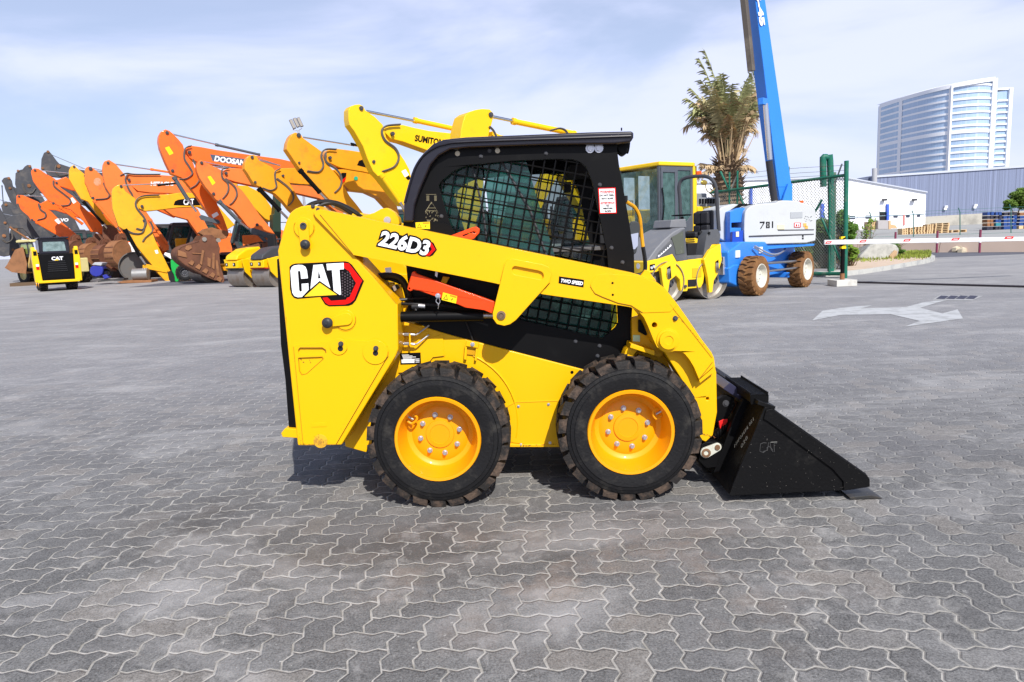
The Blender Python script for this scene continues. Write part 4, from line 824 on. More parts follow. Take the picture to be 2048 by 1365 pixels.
def bodyrig(root, x0, col, dk, w=2.5, cabside=1):
    """upper structure, cab, counterweight and tracks; x0 = local x of the boom foot"""
    s = MB(); s.box((x0+1.9, .1, 1.62), (3.9, w, .95)); h = s.build('upper_structure', col, root, .08)
    s = MB(); s.box((x0+1.4, .1, 1.16), (4.4, w*.92, .16)); s.cyl((x0+1.2, .1, .8), (x0+1.2, .1, 1.1), .7, n=24); s.build('slew_ring', dk, root, .03)
    s = MB(); s.prism([(x0+3.4, 1.2), (x0+4.5, 1.25), (x0+4.7, 1.6), (x0+4.6, 2.35), (x0+3.4, 2.35)], .1-w/2-.03, .1+w/2+.03); s.build('counterweight', col, root, .12)
    cy = .1-w/2+.5
    prof = [(x0-.35, 1.25), (x0-.45, 1.8), (x0-.1, 2.85), (x0+1.35, 2.9), (x0+1.4, 1.25)]; win = [(x0-.2, 1.55), (x0-.28, 1.85), (x0+.0, 2.68), (x0+1.15, 2.7), (x0+1.15, 1.55)]
    s = MB(); s.prism(prof, cy-.48, cy-.42, [win]); s.prism(prof, cy+.42, cy+.48, [win]); s.prism([(x0-.1, 2.80), (x0+1.35, 2.82), (x0+1.32, 2.93), (x0-.05, 2.93)], cy-.5, cy+.5); s.box((x0+.5, cy, 1.35), (1.8, .84, .2)); s.box((x0+1.36, cy, 2.0), (.06, .84, 1.6))
    cab_ = s.build('cab', dk, root, .03)
    s = MB(); s.prism(win, cy-.46, cy-.45); s.prism(win, cy+.45, cy+.46); s.add([(x0-.38, cy-.42, 1.6), (x0-.38, cy+.42, 1.6), (x0-.06, cy+.42, 2.75), (x0-.06, cy-.42, 2.75)], [(0, 1, 2, 3)]); s.build('window', TGL, cab_)
    s = MB(); s.box((x0+.9, cy, 1.8), (.12, .5, .7)); s.box((x0+.7, cy, 1.5), (.5, .5, .14)); s.build('operator_seat', DARK, cab_, .03)
    s = MB(); s.tube([(x0+2.0, .1-w/2, 2.1), (x0+2.0, .1-w/2, 2.7), (x0+3.2, .1-w/2, 2.7), (x0+3.2, .1-w/2, 2.1)], .025, sub=0); s.build('guard_rail', dk, root)
    s = MB(); s.cyl((x0+2.9, .6, 2.0), (x0+2.9, .6, 2.75), .07, n=12); s.build('exhaust', MDGRAY, root)
    for sy in (-1, 1):
        y0 = .1+sy*1.05; s = MB()
        tp = [(x0-.95, .38), (x0-.6, .80), (x0+3.1, .80), (x0+3.45, .38), (x0+3.1, .02), (x0-.55, .02)]
        s.prism(smoothpoly(tp, 2), y0-.27, y0+.27)
        for k in range(20):
            xx = x0-.5+k*.185; s.box((xx, y0, .80), (.12, .56, .06)); s.box((xx, y0, .03), (.12, .56, .05))
        t = s.build('track', TRK, root, .01)
        s = MB()
        for k in range(6): s.cut(); s.cyl((x0-.2+k*.6, y0-.29, .3), (x0-.2+k*.6, y0+.29, .3), .16, n=14)
        s.build('track_roller', MDGRAY, t)
def excavator(d):
    fr = Frame(G(*d['foot'])[:2]+(0,) if False else tuple(d['o']), EYAW)
    root = empty('excavator', fr.o, fr.yaw, d['label'], 'excavator', 'excavators parked side by side in a row')
    col = d['col']; w1 = d.get('w', .34); w2 = w1*1.25
    n = d.get('dk', MDGRAY)
    s = MB(); s.prism(fr.L(d['stick'], -w1/2), -w1/2, w1/2); st = s.build('stick', col, root, .025, ang=16)
    # welded side rib lines on the stick
    cx = sum(p[0] for p in d['stick'])/len(d['stick']); cy = sum(p[1] for p in d['stick'])/len(d['stick'])
    if 'pins' in d:
        s = MB()
        for p in d['pins']: s.cut(); r = p[2]/fr.ppm(p[0], p[1], 0); a = fr.V(p[0], p[1], -w1/2); s.cyl(a+Vector((0, -.05, 0)), a+Vector((0, w1+.05, 0)), r, n=14); s.cyl(a+Vector((0, -.065, 0)), a+Vector((0, -.05, 0)), r*.6, n=8)
        s.build('pivot_pin', MDGRAY if col is not GR1 else RUST2, root)
    yb_ = w1*.25
    for k, b in enumerate(d.get('booms', [])):
        s = MB(); s.prism(fr.L(b, yb_-w2/2), yb_-w2/2+k*.04, yb_+w2/2+k*.04); bo = s.build('boom', col, root, .03, ang=16)
    x0 = d.get('x0', 6.5)
    for i, c in enumerate(d.get('cyl', [])):
        (a, b, e, r, m) = c; y = c[5] if False else (0 if i == 0 else -.02)
        k = 1/fr.ppm(*a, 0); yc_ = 0 if i == 0 else -w1/2-r*k*.6
        s = MB(); seg(s, fr, a, b, r*k, yc_); q = fr.V(*a, yc_); dd = (fr.V(*b, yc_)-q).normalized(); s.cyl(q-dd*.03, q+dd*.1, r*k*1.25, n=12); s.cyl(fr.V(*b, yc_)-dd*.08, fr.V(*b, yc_), r*k*1.15, n=12); cc = s.build('hydraulic_cylinder', m, root)
        if e: s = MB(); seg(s, fr, b, e, r*k*.55, yc_); s.build('piston_rod', CHR if i == 0 else d.get('rod', CHR), cc)
    if 'hoses' in d:
        for h in d['hoses']:
            s = MB(); k = 1/fr.ppm(*h[0], 0); s.tube([fr.V(a, b, -w1/2-.03) for i, (a, b) in enumerate(h)], d.get('hr', 1.1)*k, n=7); s.build('hose', GHOSE, root)
            s = MB(); s.tube([fr.V(a+1.6, b-1.4, -w1/2-.06) for i, (a, b) in enumerate(h)], d.get('hr', 1.1)*k*.8, n=7); s.build('hose', GHOSE, root)
    if 'body' in d: bodyrig(root, d['body'], d.get('bcol', col), n)
    for nm, pts, y0, y1, m in d.get('extra', []):
        if nm in ('boom_emblem', 'name_panel', 'emblem_panel', 'emblem_corner', 'round_sticker'): y0, y1 = -.375*w1-.004, -.375*w1+.01
        elif 'label' in nm or 'sticker' in nm or 'mark' in nm or 'code' in nm: y0, y1 = -.5*w1-.004, -.5*w1+.01
        s = MB(); s.prism(fr.L(pts, y0), y0, y1); s.build(nm, m, root, .012 if y1-y0 > .03 else 0)
    for txt, p, q, h, m, y in d.get('text', []):
        s = MB(); decal_text(s, fr, txt, p, q, h, -.375*w1-.006, .002, .012, .15, .0); s.build('lettering', m, root, smooth=False)
    for (bx, by, bz, Rb, Wb, mb) in d.get('hang', []): hung_bucket(root, fr, bx, by, bz, Rb, Wb, mb)
    return root, fr
def hung_bucket(root, fr, bx, by, Z, Rb, Wb, m):
    d = ray(bx, by); c = EYE+d*(Z/d.y); hf = Frame(c, R(62)); T = lambda v: fr.I @ (hf.M @ v); s = MB()
    arc_ = [(Rb*math.cos(R(a)), Rb*math.sin(R(a))) for a in range(75, 262, 10)]; lip = (Rb*.55, -Rb*1.45); P_ = arc_+[(-.05*Rb, -Rb*1.15), lip]
    inn = [(x*.93+.01, z*.93) for x, z in P_]; n = len(P_)
    vs = []; fs = []
    for (x, z), (x2, z2) in zip(P_, inn): vs += [T(Vector((x, 0, z))), T(Vector((x, Wb, z))), T(Vector((x2, 0, z2))), T(Vector((x2, Wb, z2)))]
    for i in range(n-1): b = i*4; fs += [(b, b+1, b+5, b+4), (b+2, b+6, b+7, b+3), (b, b+4, b+6, b+2), (b+1, b+3, b+7, b+5)]
    s.add(vs, fs); side = arc_+[(-.05*Rb, -Rb*1.15), lip, (Rb*.62, -Rb*.9), (Rb*.5, Rb*.5)]
    s.prism([(x*.97, z*.97) for x, z in side], .01, .04, T=T); s.prism([(x*.97, z*.97) for x, z in side], Wb-.04, Wb-.01, T=T); o = s.build('bucket', m, root, .008)
    s = MB()
    for k in range(5): a = R(150+k*22); s.cut(); p = Vector((Rb*1.01*math.cos(a), Wb/2, Rb*1.01*math.sin(a))); s.box(p, (.03, Wb*.98, .05), T=T, rot=Matrix.Rotation(-(a-math.pi), 3, 'Y'))
    s.build('wear_strip', RUST if m is RUST2 else RUST2, o)
    s = MB()
    for yy in (.32, .62): s.prism([(-.35*Rb, Rb*.8), (.5*Rb, Rb*.7), (.42*Rb, Rb*1.4), (.1*Rb, Rb*1.5), (-.2*Rb, Rb*1.3)], Wb*yy, Wb*yy+.05, T=T)
    s.cyl(T(Vector((.15*Rb, Wb*.2, Rb*1.2))), T(Vector((.15*Rb, Wb*.8, Rb*1.2))), .07, n=12); s.c = []; s.build('bucket_ears', RUST, o)
def pt(px_, Z): 
    d = ray(px_, horizon(px_)); t = Z/d.y; return (d.x*t, Z, 0)
def bucket(root, fr, side, y0, y1, m, tip=None, name='bucket'):
    """curved digging bucket from its side outline (px), teeth on the lip"""
    P_ = fr.L(side, y0); s = MB(); s.prism(P_, y0, y0+.05); s.cut(); s.prism(P_, y1-.05, y1); s.c = []
    n = len(P_)
    if tip: 
        a, b = tip; i0, i1 = a, b
    sh = P_[tip[0]:tip[1]+1] if tip else P_
    th = .05; vs = []; fs = []
    cxm = sum(p[0] for p in P_)/n; czm = sum(p[1] for p in P_)/n
    for (x, z) in sh:
        dx, dz = cxm-x, czm-z; l = math.hypot(dx, dz) or 1; vs += [(x, y0, z), (x, y1, z), (x+dx/l*th, y0, z+dz/l*th), (x+dx/l*th, y1, z+dz/l*th)]
    for i in range(len(sh)-1):
        b = i*4; fs += [(b, b+1, b+5, b+4), (b+2, b+6, b+7, b+3), (b, b+4, b+6, b+2), (b+1, b+3, b+7, b+5)]
    fs += [(0, 2, 3, 1), tuple(len(vs)-4+k for k in (0, 1, 3, 2))]
    s.add(vs, fs)
    o = s.build(name, m, root, .01)
    return o
EX = []
# greys far left
def grey(label, Z, stick, booms, cyl, pins=(), hoses=(), px0=60, body=None, **k):
    d = dict(o=pt(px0, Z), label=label, col=GR1, stick=stick, booms=booms, cyl=cyl, pins=pins, hoses=hoses, w=.36, dk=MDGRAY, **k)
    if body is not None: d['body'] = body
    r = excavator(d); return r
grey('dark grey excavator with the tallest of the grey arms at the left', 46, [(82, 338), (83, 318), (88, 306), (97, 302), (103, 308), (114, 323), (124, 333), (150, 345), (200, 410), (250, 480), (238, 484), (160, 400), (123, 356), (105, 354), (96, 352), (92, 343)],
     [[(112, 334), (120, 328), (150, 338), (230, 350), (330, 375), (330, 395), (220, 372), (150, 358), (118, 346)]], [((141, 335), (250, 372), (103, 310), 1.2, CYLG)], [(96, 304, 3), (117, 333, 4), (85, 337, 3)], [[(112, 330), (110, 342), (120, 352), (134, 350)]], 90, 8.0)
grey('dark grey excavator with rounded arm top beside the leftmost orange arm', 49, [(30, 368), (31, 347), (38, 341), (45, 339), (50, 333), (55, 330), (61, 331), (66, 341), (70, 372), (84, 392), (100, 420), (150, 480), (142, 486), (85, 425), (79, 402), (56, 388), (36, 389)],
     [[(56, 362), (64, 356), (120, 372), (200, 395), (200, 420), (110, 395), (62, 380)]], [((66, 370), (120, 400), (60, 335), 1.1, CYLG)], [(36, 342, 2.5), (60, 333, 3), (58, 372, 4)], [[(44, 368), (50, 385), (62, 388), (70, 378)]], 45, 8.5)
grey('dark grey excavator with folded arm, leftmost of the grey arm tops', 50, [(3, 362), (8, 356), (18, 354), (24, 362), (26, 372), (33, 390), (45, 420), (80, 470), (72, 476), (34, 430), (16, 392), (10, 378), (8, 370)],
     [[(14, 378), (24, 372), (60, 392), (110, 412), (110, 436), (56, 414), (18, 392)]], [((20, 400), (70, 420), (-8, 398), 1.4, CYLG), ((4, 372), (8, 430), None, 1.2, CYLG)], [(18, 357, 3), (20, 377, 3)], [], 15, 8.5)
grey('dark grey excavator cut off by the left edge of the frame', 41, [(-30, 400), (-5, 406), (8, 430), (18, 452), (20, 480), (19, 512), (8, 514), (-2, 512), (-20, 480)],
     [[(10, 440), (22, 432), (48, 428), (60, 446), (80, 476), (70, 484), (46, 458), (16, 456)]], [((18, 440), (46, 436), (-10, 425), 1.6, CHR), ((20, 455), (62, 482), None, 2.2, RUST2)], [(8, 472, 4), (10, 446, 3)], [[(4, 480), (14, 486), (24, 478), (22, 462)]], 8, None, text=[])
EXR = []
r, f_ = grey('dark grey excavator with a white name on its boom', 45, [(20, 418), (32, 414), (60, 430), (100, 470), (150, 520), (140, 526), (80, 480), (40, 450)],
     [[(70, 428), (88, 418), (118, 418), (137, 424), (150, 440), (165, 470), (150, 474), (140, 456), (100, 452), (80, 446)]], [((30, 425), (105, 482), None, 2.0, CYLG)], [], [], 70, 2.0, text=[('VOLVO', (100, 444.5), (137, 443), 7, WHT, -.30)])
grey('dark grey excavator with a low bent arm below the leftmost arm tops', 46, [(2, 412), (8, 404), (20, 404), (32, 414), (44, 432), (60, 452), (90, 490), (84, 498), (50, 468), (26, 444), (8, 436)],
     [[(30, 420), (44, 414), (90, 440), (130, 470), (124, 482), (80, 466), (40, 440)]], [((28, 436), (80, 484), (10, 412), 2.2, CYLG)], [(12, 410, 3), (36, 428, 3), (50, 458, 3)], [[(30, 432), (40, 446), (52, 446), (56, 436)], [(48, 452), (60, 470), (78, 470), (80, 458)]], 22, 3.0)
grey('dark grey excavator with a hanging arm behind the rusty loader bucket', 43, [(20, 462), (26, 452), (36, 452), (44, 470), (40, 500), (32, 520), (22, 520), (16, 500)],
     [[(30, 458), (44, 450), (70, 458), (96, 478), (90, 490), (60, 474), (38, 470)]], [((40, 462), (84, 486), None, 2.0, RUST2)], [(32, 458, 3), (26, 500, 3)], [[(34, 462), (44, 476), (58, 478)]], 30, 2.4)
excavator(dict(o=pt(100, 41), label='orange excavator with the smallest and lowest arm, leftmost orange one', col=OR1, w=.30, body=3.0, hang=[(160, 505, 39.5, .66, .75, RUST)],
    stick=[(33, 409), (32.5, 393), (35, 390), (46, 391), (60, 397), (76, 404), (103, 424), (123, 444), (154, 470), (161, 480), (158, 487), (141, 483), (68, 442), (60, 442), (53, 431), (42, 420)],
    booms=[[(77, 412), (80, 408), (95, 400), (101, 405), (120, 414), (180, 424), (250, 436), (300, 470), (290, 480), (240, 454), (170, 440), (110, 421), (92, 420), (80, 418)]],
    cyl=[((92, 393), (180, 396), (46, 392), 1.3, CYLG), ((72, 445), (123, 474), None, 2.6, OR1)], pins=[(38, 393, 2.2), (80, 413, 2), (64, 440, 2.4)], hoses=[[(76, 408), (80, 420), (90, 428), (88, 437), (74, 441)], [(34, 408), (40, 422), (54, 434), (60, 444)]],
    extra=[('panel_sticker', [(109, 441), (115, 437), (122, 445), (117, 449)], -.162, -.152, WHT)]))
excavator(dict(o=pt(150, 39), label='orange excavator with a long arm, second orange one from the left', col=OR1, w=.32, body=3.4, hang=[(190, 509, 38, .60, .62, RUST2)],
    stick=[(66, 362), (62, 345), (63, 341), (68, 337), (77, 338), (92, 348), (110, 358), (123, 377), (145, 392), (162, 410), (178, 425), (199, 442), (209, 461), (213, 472), (206, 472), (195, 465), (182, 464), (167, 442), (141, 420), (119, 413), (97, 402), (88, 391), (72, 371)],
    booms=[[(105, 366), (108, 361), (115, 360), (132, 354), (140, 360), (150, 366), (230, 378), (300, 388), (360, 420), (350, 436), (290, 410), (200, 392), (144, 381), (123, 374), (110, 371)]],
    cyl=[((137, 349), (230, 356), (78, 341), 1.6, CYLG), ((120, 415), (166, 449), None, 3.1, OR1)], pins=[(70, 341, 2.6), (113, 366, 2.6), (107, 407, 2.6)], hoses=[[(106, 362), (108, 374), (128, 390), (140, 401), (136, 411), (120, 413)]], hr=1.0,
    extra=[('panel_sticker', [(139, 398), (145, 395), (153, 404), (147, 408)], -.172, -.162, WHT), ('coupler', [(190, 466), (205, 470), (214, 476), (211, 490), (196, 490), (184, 482)], -.2, .2, RUST)]))
excavator(dict(o=pt(190, 38), label='yellow excavator arm between two orange arms with a black bucket cylinder', col=YE1, w=.32, body=3.8, hang=[(218, 511, 37.2, .58, .66, RUST)],
    stick=[(138, 358), (138, 341), (142, 333), (148, 330), (156, 338), (171, 350), (180, 374), (181, 393), (195, 411), (213, 439), (233, 457), (227, 462), (204, 442), (176, 404), (162, 398), (152, 383), (143, 367)],
    booms=[[(172, 360), (180, 355), (250, 372), (330, 390), (330, 408), (240, 392), (178, 374)]],
    cyl=[((176, 341), (210, 344), (156, 336), 1.0, CYLG), ((167, 404), (207, 449), (214, 457), 3.2, BLK)], pins=[(148, 334, 2.4), (170, 352, 2.4)], extra=[('coupler', [(206, 452), (220, 450), (236, 458), (240, 476), (222, 486), (206, 476)], -.2, .2, RUST)]))
excavator(dict(o=pt(215, 37), label='orange excavator with a pale round mark worn on its arm', col=OR2, w=.34, body=4.2, hang=[(251, 508, 36.4, .70, .70, RUST2)],
    stick=[(170, 341), (172, 336), (177, 333), (185, 336), (193, 342), (209, 357), (213, 376), (219, 388), (225, 402), (240, 430), (252, 470), (249, 482), (240, 470), (232, 452), (211, 425), (188, 400), (181, 393), (174, 374), (170, 366)],
    booms=[[(212, 372), (222, 370), (262, 372), (310, 384), (361, 394), (362, 425), (330, 412), (290, 400), (240, 392), (214, 384)]],
    cyl=[((210, 345), (250, 352), (186, 337), 1.6, CYLG), ((188, 402), (234, 455), (240, 462), 3.1, OR2)], pins=[(181, 338, 4), (186, 396, 2.6)], hoses=[[(206, 366), (212, 380), (218, 390), (212, 398), (190, 400)]],
    extra=[('worn_mark', circ((195, 364), 8, 9), -.175, -.169, mat('worn_pale_mark', (.72, .28, .16), .7, dirt=.8, dcol=(.78, .17, .03), scale=5, thr=.5))], text=[('HITACHI', (272, 377.5), (306, 383.5), 5.5, WHT, -.30)]))
excavator(dict(o=pt(270, 36), label='reddish orange excavator with a wide arm head, behind the bare ended yellow arm', col=OR2, w=.36, body=5.0,
    stick=[(205, 340), (206, 330), (209, 323), (218, 320), (231, 328), (248, 348), (258, 366), (277, 388), (291, 421), (312, 452), (338, 491), (338, 500), (328, 503), (298, 454), (270, 411), (244, 402), (225, 396), (211, 374), (207, 357)],
    booms=[[(253, 352), (256, 348), (263, 347), (345, 352), (400, 364), (460, 392), (450, 410), (390, 392), (361, 388), (300, 386), (276, 383), (262, 372), (255, 362)], [(318, 396), (361, 398), (396, 418), (424, 470), (404, 480), (376, 440), (346, 432), (322, 414)]],
    cyl=[((302, 339), (345, 346), (231, 329), 2.4, OR2), ((300, 440), (334, 488), None, 3.2, OR2)], pins=[(216, 326, 3), (258, 360, 3), (250, 402, 2.6)], hoses=[[(254, 350), (250, 360), (256, 378), (264, 392), (260, 402)], [(240, 352), (252, 348), (270, 350), (320, 350)]],
    text=[('HITACHI', (301, 371), (347, 371.5), 7.5, WHT, -.31)]))
excavator(dict(o=pt(300, 34.2), label='yellow excavator whose arm end rests bare on the ground, dark emblem on its boom', col=YE1, w=.38, body=7.6, bcol=YE2,
    stick=[(224, 400), (224, 384), (226, 377), (231, 373), (239, 369), (246, 374), (251, 383), (270, 397), (277, 413), (281, 430), (291, 440), (302, 458), (312, 484), (330, 520), (347, 554), (349, 563), (335, 567), (316, 547), (302, 528), (265, 484), (248, 460), (237, 453), (225, 418)],
    booms=[[(274, 411), (271, 403), (273, 398), (281, 392), (300, 391), (328, 390), (366, 385), (400, 388), (430, 405), (470, 450), (455, 460), (420, 425), (398, 414), (356, 416), (305, 422), (290, 423), (279, 418)]],
    cyl=[((316, 371), (354, 367), (246, 371), 2.2, BLK), ((250, 460), (280, 513), (291, 529), 4.3, BLK)], pins=[(242, 373, 3), (284, 413, 3), (344, 562, 3), (288, 442, 3)],
    hoses=[[(318, 391), (285, 393), (272, 402), (272, 416), (286, 434), (291, 447), (284, 460), (272, 458)], [(290, 444), (284, 466), (266, 468), (250, 460)], [(300, 444), (305, 462), (290, 476), (285, 484)]], hr=1.2,
    extra=[('bucket_link', [(286, 531), (294, 528), (300, 536), (298, 560), (301, 566), (296, 571), (290, 566), (288, 548)], -.16, .16, YE1), ('bucket_link', [(289, 530), (297, 529), (336, 541), (334, 546), (292, 538)], -.24, -.18, YE1),
           ('boom_emblem', [(347, 411), (350, 403), (356, 400), (380, 396.5), (405, 394), (405, 411), (380, 412)], -.16, -.142, BDEC), ('arm_sticker', [(309, 501), (315, 500), (317, 507), (312, 508)], -.20, -.19, WHT)],
    text=[('CAT', (367, 410), (389, 409), 11.5, WHT, -.165)], rod=CHR))
rt, fr = excavator(dict(o=pt(420, 30.5), label='tall orange excavator with dark name panel and a rust brown bucket on the ground', col=OR1, w=.42, body=8.2, bcol=OR1,
    stick=[(317, 283), (318, 272), (322, 264), (331, 259), (339, 262), (345, 267), (357, 279), (366, 290), (371, 308), (387, 327), (392, 345), (411, 366), (422, 384), (432, 403), (447, 435), (456, 460), (458, 470), (453, 477), (440, 460), (424, 438), (390, 388), (374, 367), (363, 356), (342, 348), (331, 325), (320, 298)],
    booms=[[(371, 301), (373, 295), (377, 291), (400, 294), (432, 300), (500, 310), (560, 318), (590, 325), (640, 350), (690, 400), (670, 415), (620, 372), (591, 350), (560, 345), (500, 339), (458, 334), (400, 328), (379, 316)]],
    cyl=[((432, 290), (520, 310), (345, 269), 2.6, CYLG), ((348, 355), (376, 400), (393, 424), 4.2, CYLG), ], pins=[(334, 266, 3.5), (379, 305, 3.5), (345, 342, 3.2), (433, 445, 3)],
    hoses=[[(382, 293), (370, 298), (368, 318), (378, 335), (384, 348), (372, 358), (358, 360)], [(385, 320), (396, 340), (400, 355), (392, 370), (380, 378)]], hr=1.2,
    extra=[('name_panel', [(420, 309), (425, 322), (492, 333), (505, 334), (502, 320)], -.222, -.214, mat('slate_panel', (.07, .09, .13), .4)), ('warning_label', [(330, 296), (338, 293), (347, 307), (339, 311)], -.222, -.212, YDEC), ('rating_label', [(423, 430), (434, 424), (438, 430), (427, 437)], -.222, -.212, WHT),
           ('bucket_link', [(398, 433), (403, 430), (438, 441), (441, 447), (434, 448), (402, 440)], -.28, -.22, CYLG), ('bucket_coupler', [(398, 466), (410, 458), (424, 455), (433, 458), (456, 463), (458, 468), (452, 477), (445, 479), (408, 472)], -.24, .24, RUST2)],
    text=[('DOOSAN', (428, 322), (490, 331.5), 10.5, WHT, -.225)]))
b = bucket(rt, fr, [(399, 482), (385, 487), (376, 489), (363, 494), (356, 500), (353, 509), (355, 518), (362, 525), (368, 530), (395, 545), (414, 555), (432, 562), (446, 566.5), (449, 562), (447, 551), (441, 532), (439, 510), (440, 497), (434, 480), (424, 470), (407, 470)], -.75, .75, RUST, (0, 12))
s = MB()
for p in ([(404, 500), (400, 528), (404, 531), (409, 502)], [(415, 515), (415, 532), (421, 536), (422, 518)], [(425, 506), (424, 536), (429, 540), (430, 508)], [(431, 520), (434, 552), (440, 553), (436, 522)], [(384, 506), (385, 508), (404, 509), (405, 507)], [(356, 500), (356, 512), (374, 516), (372, 506)], [(372, 492), (370, 499), (376, 502), (384, 497), (382, 490)]):
    s.cut(); s.prism(fr.L(p, -.78), -.79, -.752)
s.build('bucket_rib', RUST2, b, .01)
s = MB()
for k in range(5):
    s.cut(); x = 376+k*14; y = 527+k*8.2; s.prism(fr.L([(x, y), (x+8, y-7), (x+13, y-2), (x+9, y+5)], -.8), -.80, -.70)
s.build('side_cutter', RUST2, b, .01)
s = MB(); 
for p in ((409, 479), (437, 481)): s.cut(); a = fr.V(*p, -.80); s.cyl(a, a+Vector((0, .1, 0)), .09, n=16)
s.build('bucket_pin', mat('grey_pin', (.3, .28, .25), .5, .5), b)
rt, fr = excavator(dict(o=pt(480, 30), label='orange excavator with grey cylinder, nearest orange one to the small rollers', col=OR2, w=.38, body=7.8,
    stick=[(394, 343), (393, 335), (396, 324), (403, 320), (411, 325), (425, 332), (442, 340), (448, 353), (474, 372), (485, 382), (502, 405), (519, 430), (540, 455), (556, 476), (559, 485), (537, 487), (516, 470), (495, 453), (469, 421), (432, 400), (424, 390), (412, 376), (399, 356)],
    booms=[[(446, 346), (450, 340), (458, 336), (492, 338), (520, 345), (570, 360), (650, 376), (700, 420), (680, 430), (640, 398), (580, 384), (506, 372), (469, 364), (449, 357)]],
    cyl=[((425, 334), (470, 338), (404, 323), 2.0, CHR), ((438, 403), (480, 445), (497, 458), 4.0, CYLG)], pins=[(403, 326, 3), (452, 347, 3), (427, 388, 3), (514, 450, 3)],
    hoses=[[(457, 337), (444, 340), (444, 356), (455, 368), (455, 384), (445, 398)], [(450, 358), (468, 374), (473, 390), (466, 404), (459, 410)]],
    extra=[('warning_label', [(415, 354), (421, 352), (431, 366), (425, 371)], -.205, -.192, YDEC), ('bucket_link', [(498, 458), (506, 456), (548, 470), (548, 477), (540, 478), (503, 468)], -.26, -.20, CYLG), ('bucket_link', [(512, 466), (520, 468), (542, 488), (534, 492)], -.26, -.20, CYLG)]))
bucket(rt, fr, [(500, 492), (490, 500), (486, 512), (488, 530), (497, 545), (510, 556), (530, 566), (548, 560), (560, 530), (560, 490), (540, 482), (520, 486)], -.7, .7, RUST, (0, 6))
excavator(dict(o=pt(560, 28), label='yellow excavator with arm ending just left of the foreground loader', col=YE2, w=.40, body=7.2,
    stick=[(489, 338), (490, 326), (494, 316), (500, 311), (508, 310), (514, 313), (518, 321), (545, 335), (553, 345), (566, 355), (580, 367), (590, 384), (598, 398), (620, 430), (690, 520), (680, 535), (660, 520), (600, 440), (579, 419), (565, 402), (550, 388), (521, 375), (508, 369), (498, 352)],
    booms=[[(550, 347), (553, 340), (561, 337), (595, 336), (625, 342), (660, 356), (700, 400), (690, 410), (640, 375), (622, 370), (600, 369), (580, 367), (556, 356)]],
    cyl=[((520, 322), (560, 332), (508, 314), 1.6, CHR), ((518, 378), (560, 422), (576, 438), 4.6, BLK)], pins=[(504, 315, 3), (566, 352, 2.4), (510, 365, 2.6)],
    hoses=[[(560, 338), (550, 345), (550, 360), (552, 375), (540, 382), (524, 377)], [(553, 358), (576, 376), (586, 392), (584, 404), (576, 412)]]))
# broad yellow boom lowered in front of a dark cab, seen between the arms
rt, fr = excavator(dict(o=pt(520, 36), label='yellow excavator with a broad lowered boom, seen between two orange arms', col=YE1, w=.6, body=1.9,
    stick=[(440, 364), (470, 360), (480, 366), (470, 374), (446, 374)], booms=[[(462, 376), (475, 371), (495, 372), (524, 387), (540, 410), (548, 425), (549, 440), (544, 444), (530, 438), (516, 424), (495, 402)]], cyl=[((518, 424), (540, 440), None, 2, BLK)]))
s = MB(); s.prism(fr.L([(546, 430), (549, 428), (553, 385), (562, 380), (562, 490), (546, 490)], -.9), -.9, -.3); s.build('cab_frame', mat('green_black_frame', (.02, .04, .025), .5), rt, .02)
excavator(dict(o=pt(680, 27), label='yellow excavator with its arm top right under the flood lights', col=YE2, w=.42, body=None if False else 7.6, bcol=YE2,
    stick=[(573, 299), (575, 286), (580, 274), (585, 268), (591, 265), (603, 270), (606, 276), (625, 290), (643, 303), (650, 323), (673, 349), (688, 372), (700, 393), (714, 410), (740, 445), (725, 455), (703, 428), (685, 420), (670, 412), (648, 388), (626, 366), (612, 350), (600, 339)],
    booms=[[(649, 316), (651, 306), (657, 300), (668, 297), (700, 301), (726, 305), (770, 312), (800, 330), (780, 345), (752, 350), (725, 344), (700, 340), (680, 336), (656, 325)], [(660, 340), (700, 338), (743, 342), (765, 352), (780, 378), (794, 408), (800, 430), (786, 424), (760, 396), (736, 385), (700, 381), (684, 367)]],
    cyl=[((703, 289), (760, 300), (606, 275), 2.4, BLK), ((600, 341), (640, 386), (668, 415), 4.4, BLK)], pins=[(597, 271, 4), (660, 316, 3), (598, 326, 2.2)],
    hoses=[[(672, 300), (650, 300), (642, 312), (646, 332), (636, 345), (614, 343)], [(651, 306), (652, 325), (672, 340), (682, 356), (680, 374), (669, 386)]], hr=1.3,
    extra=[('boom_emblem', [(714, 331), (718, 322), (732, 317), (737, 321), (737, 337)], -.24, -.205, BDEC), ('round_sticker', circ((712, 357), 4, 14), -.20, -.168, mat('green_decal', (.02, .35, .2), .4)), ('emblem_panel', [(683, 346), (693, 346), (692, 353), (684, 360)], -.20, -.168, BDEC), ('emblem_corner', [(684, 361), (692, 354), (690, 362), (686, 366)], -.20, -.168, RDEC)]))
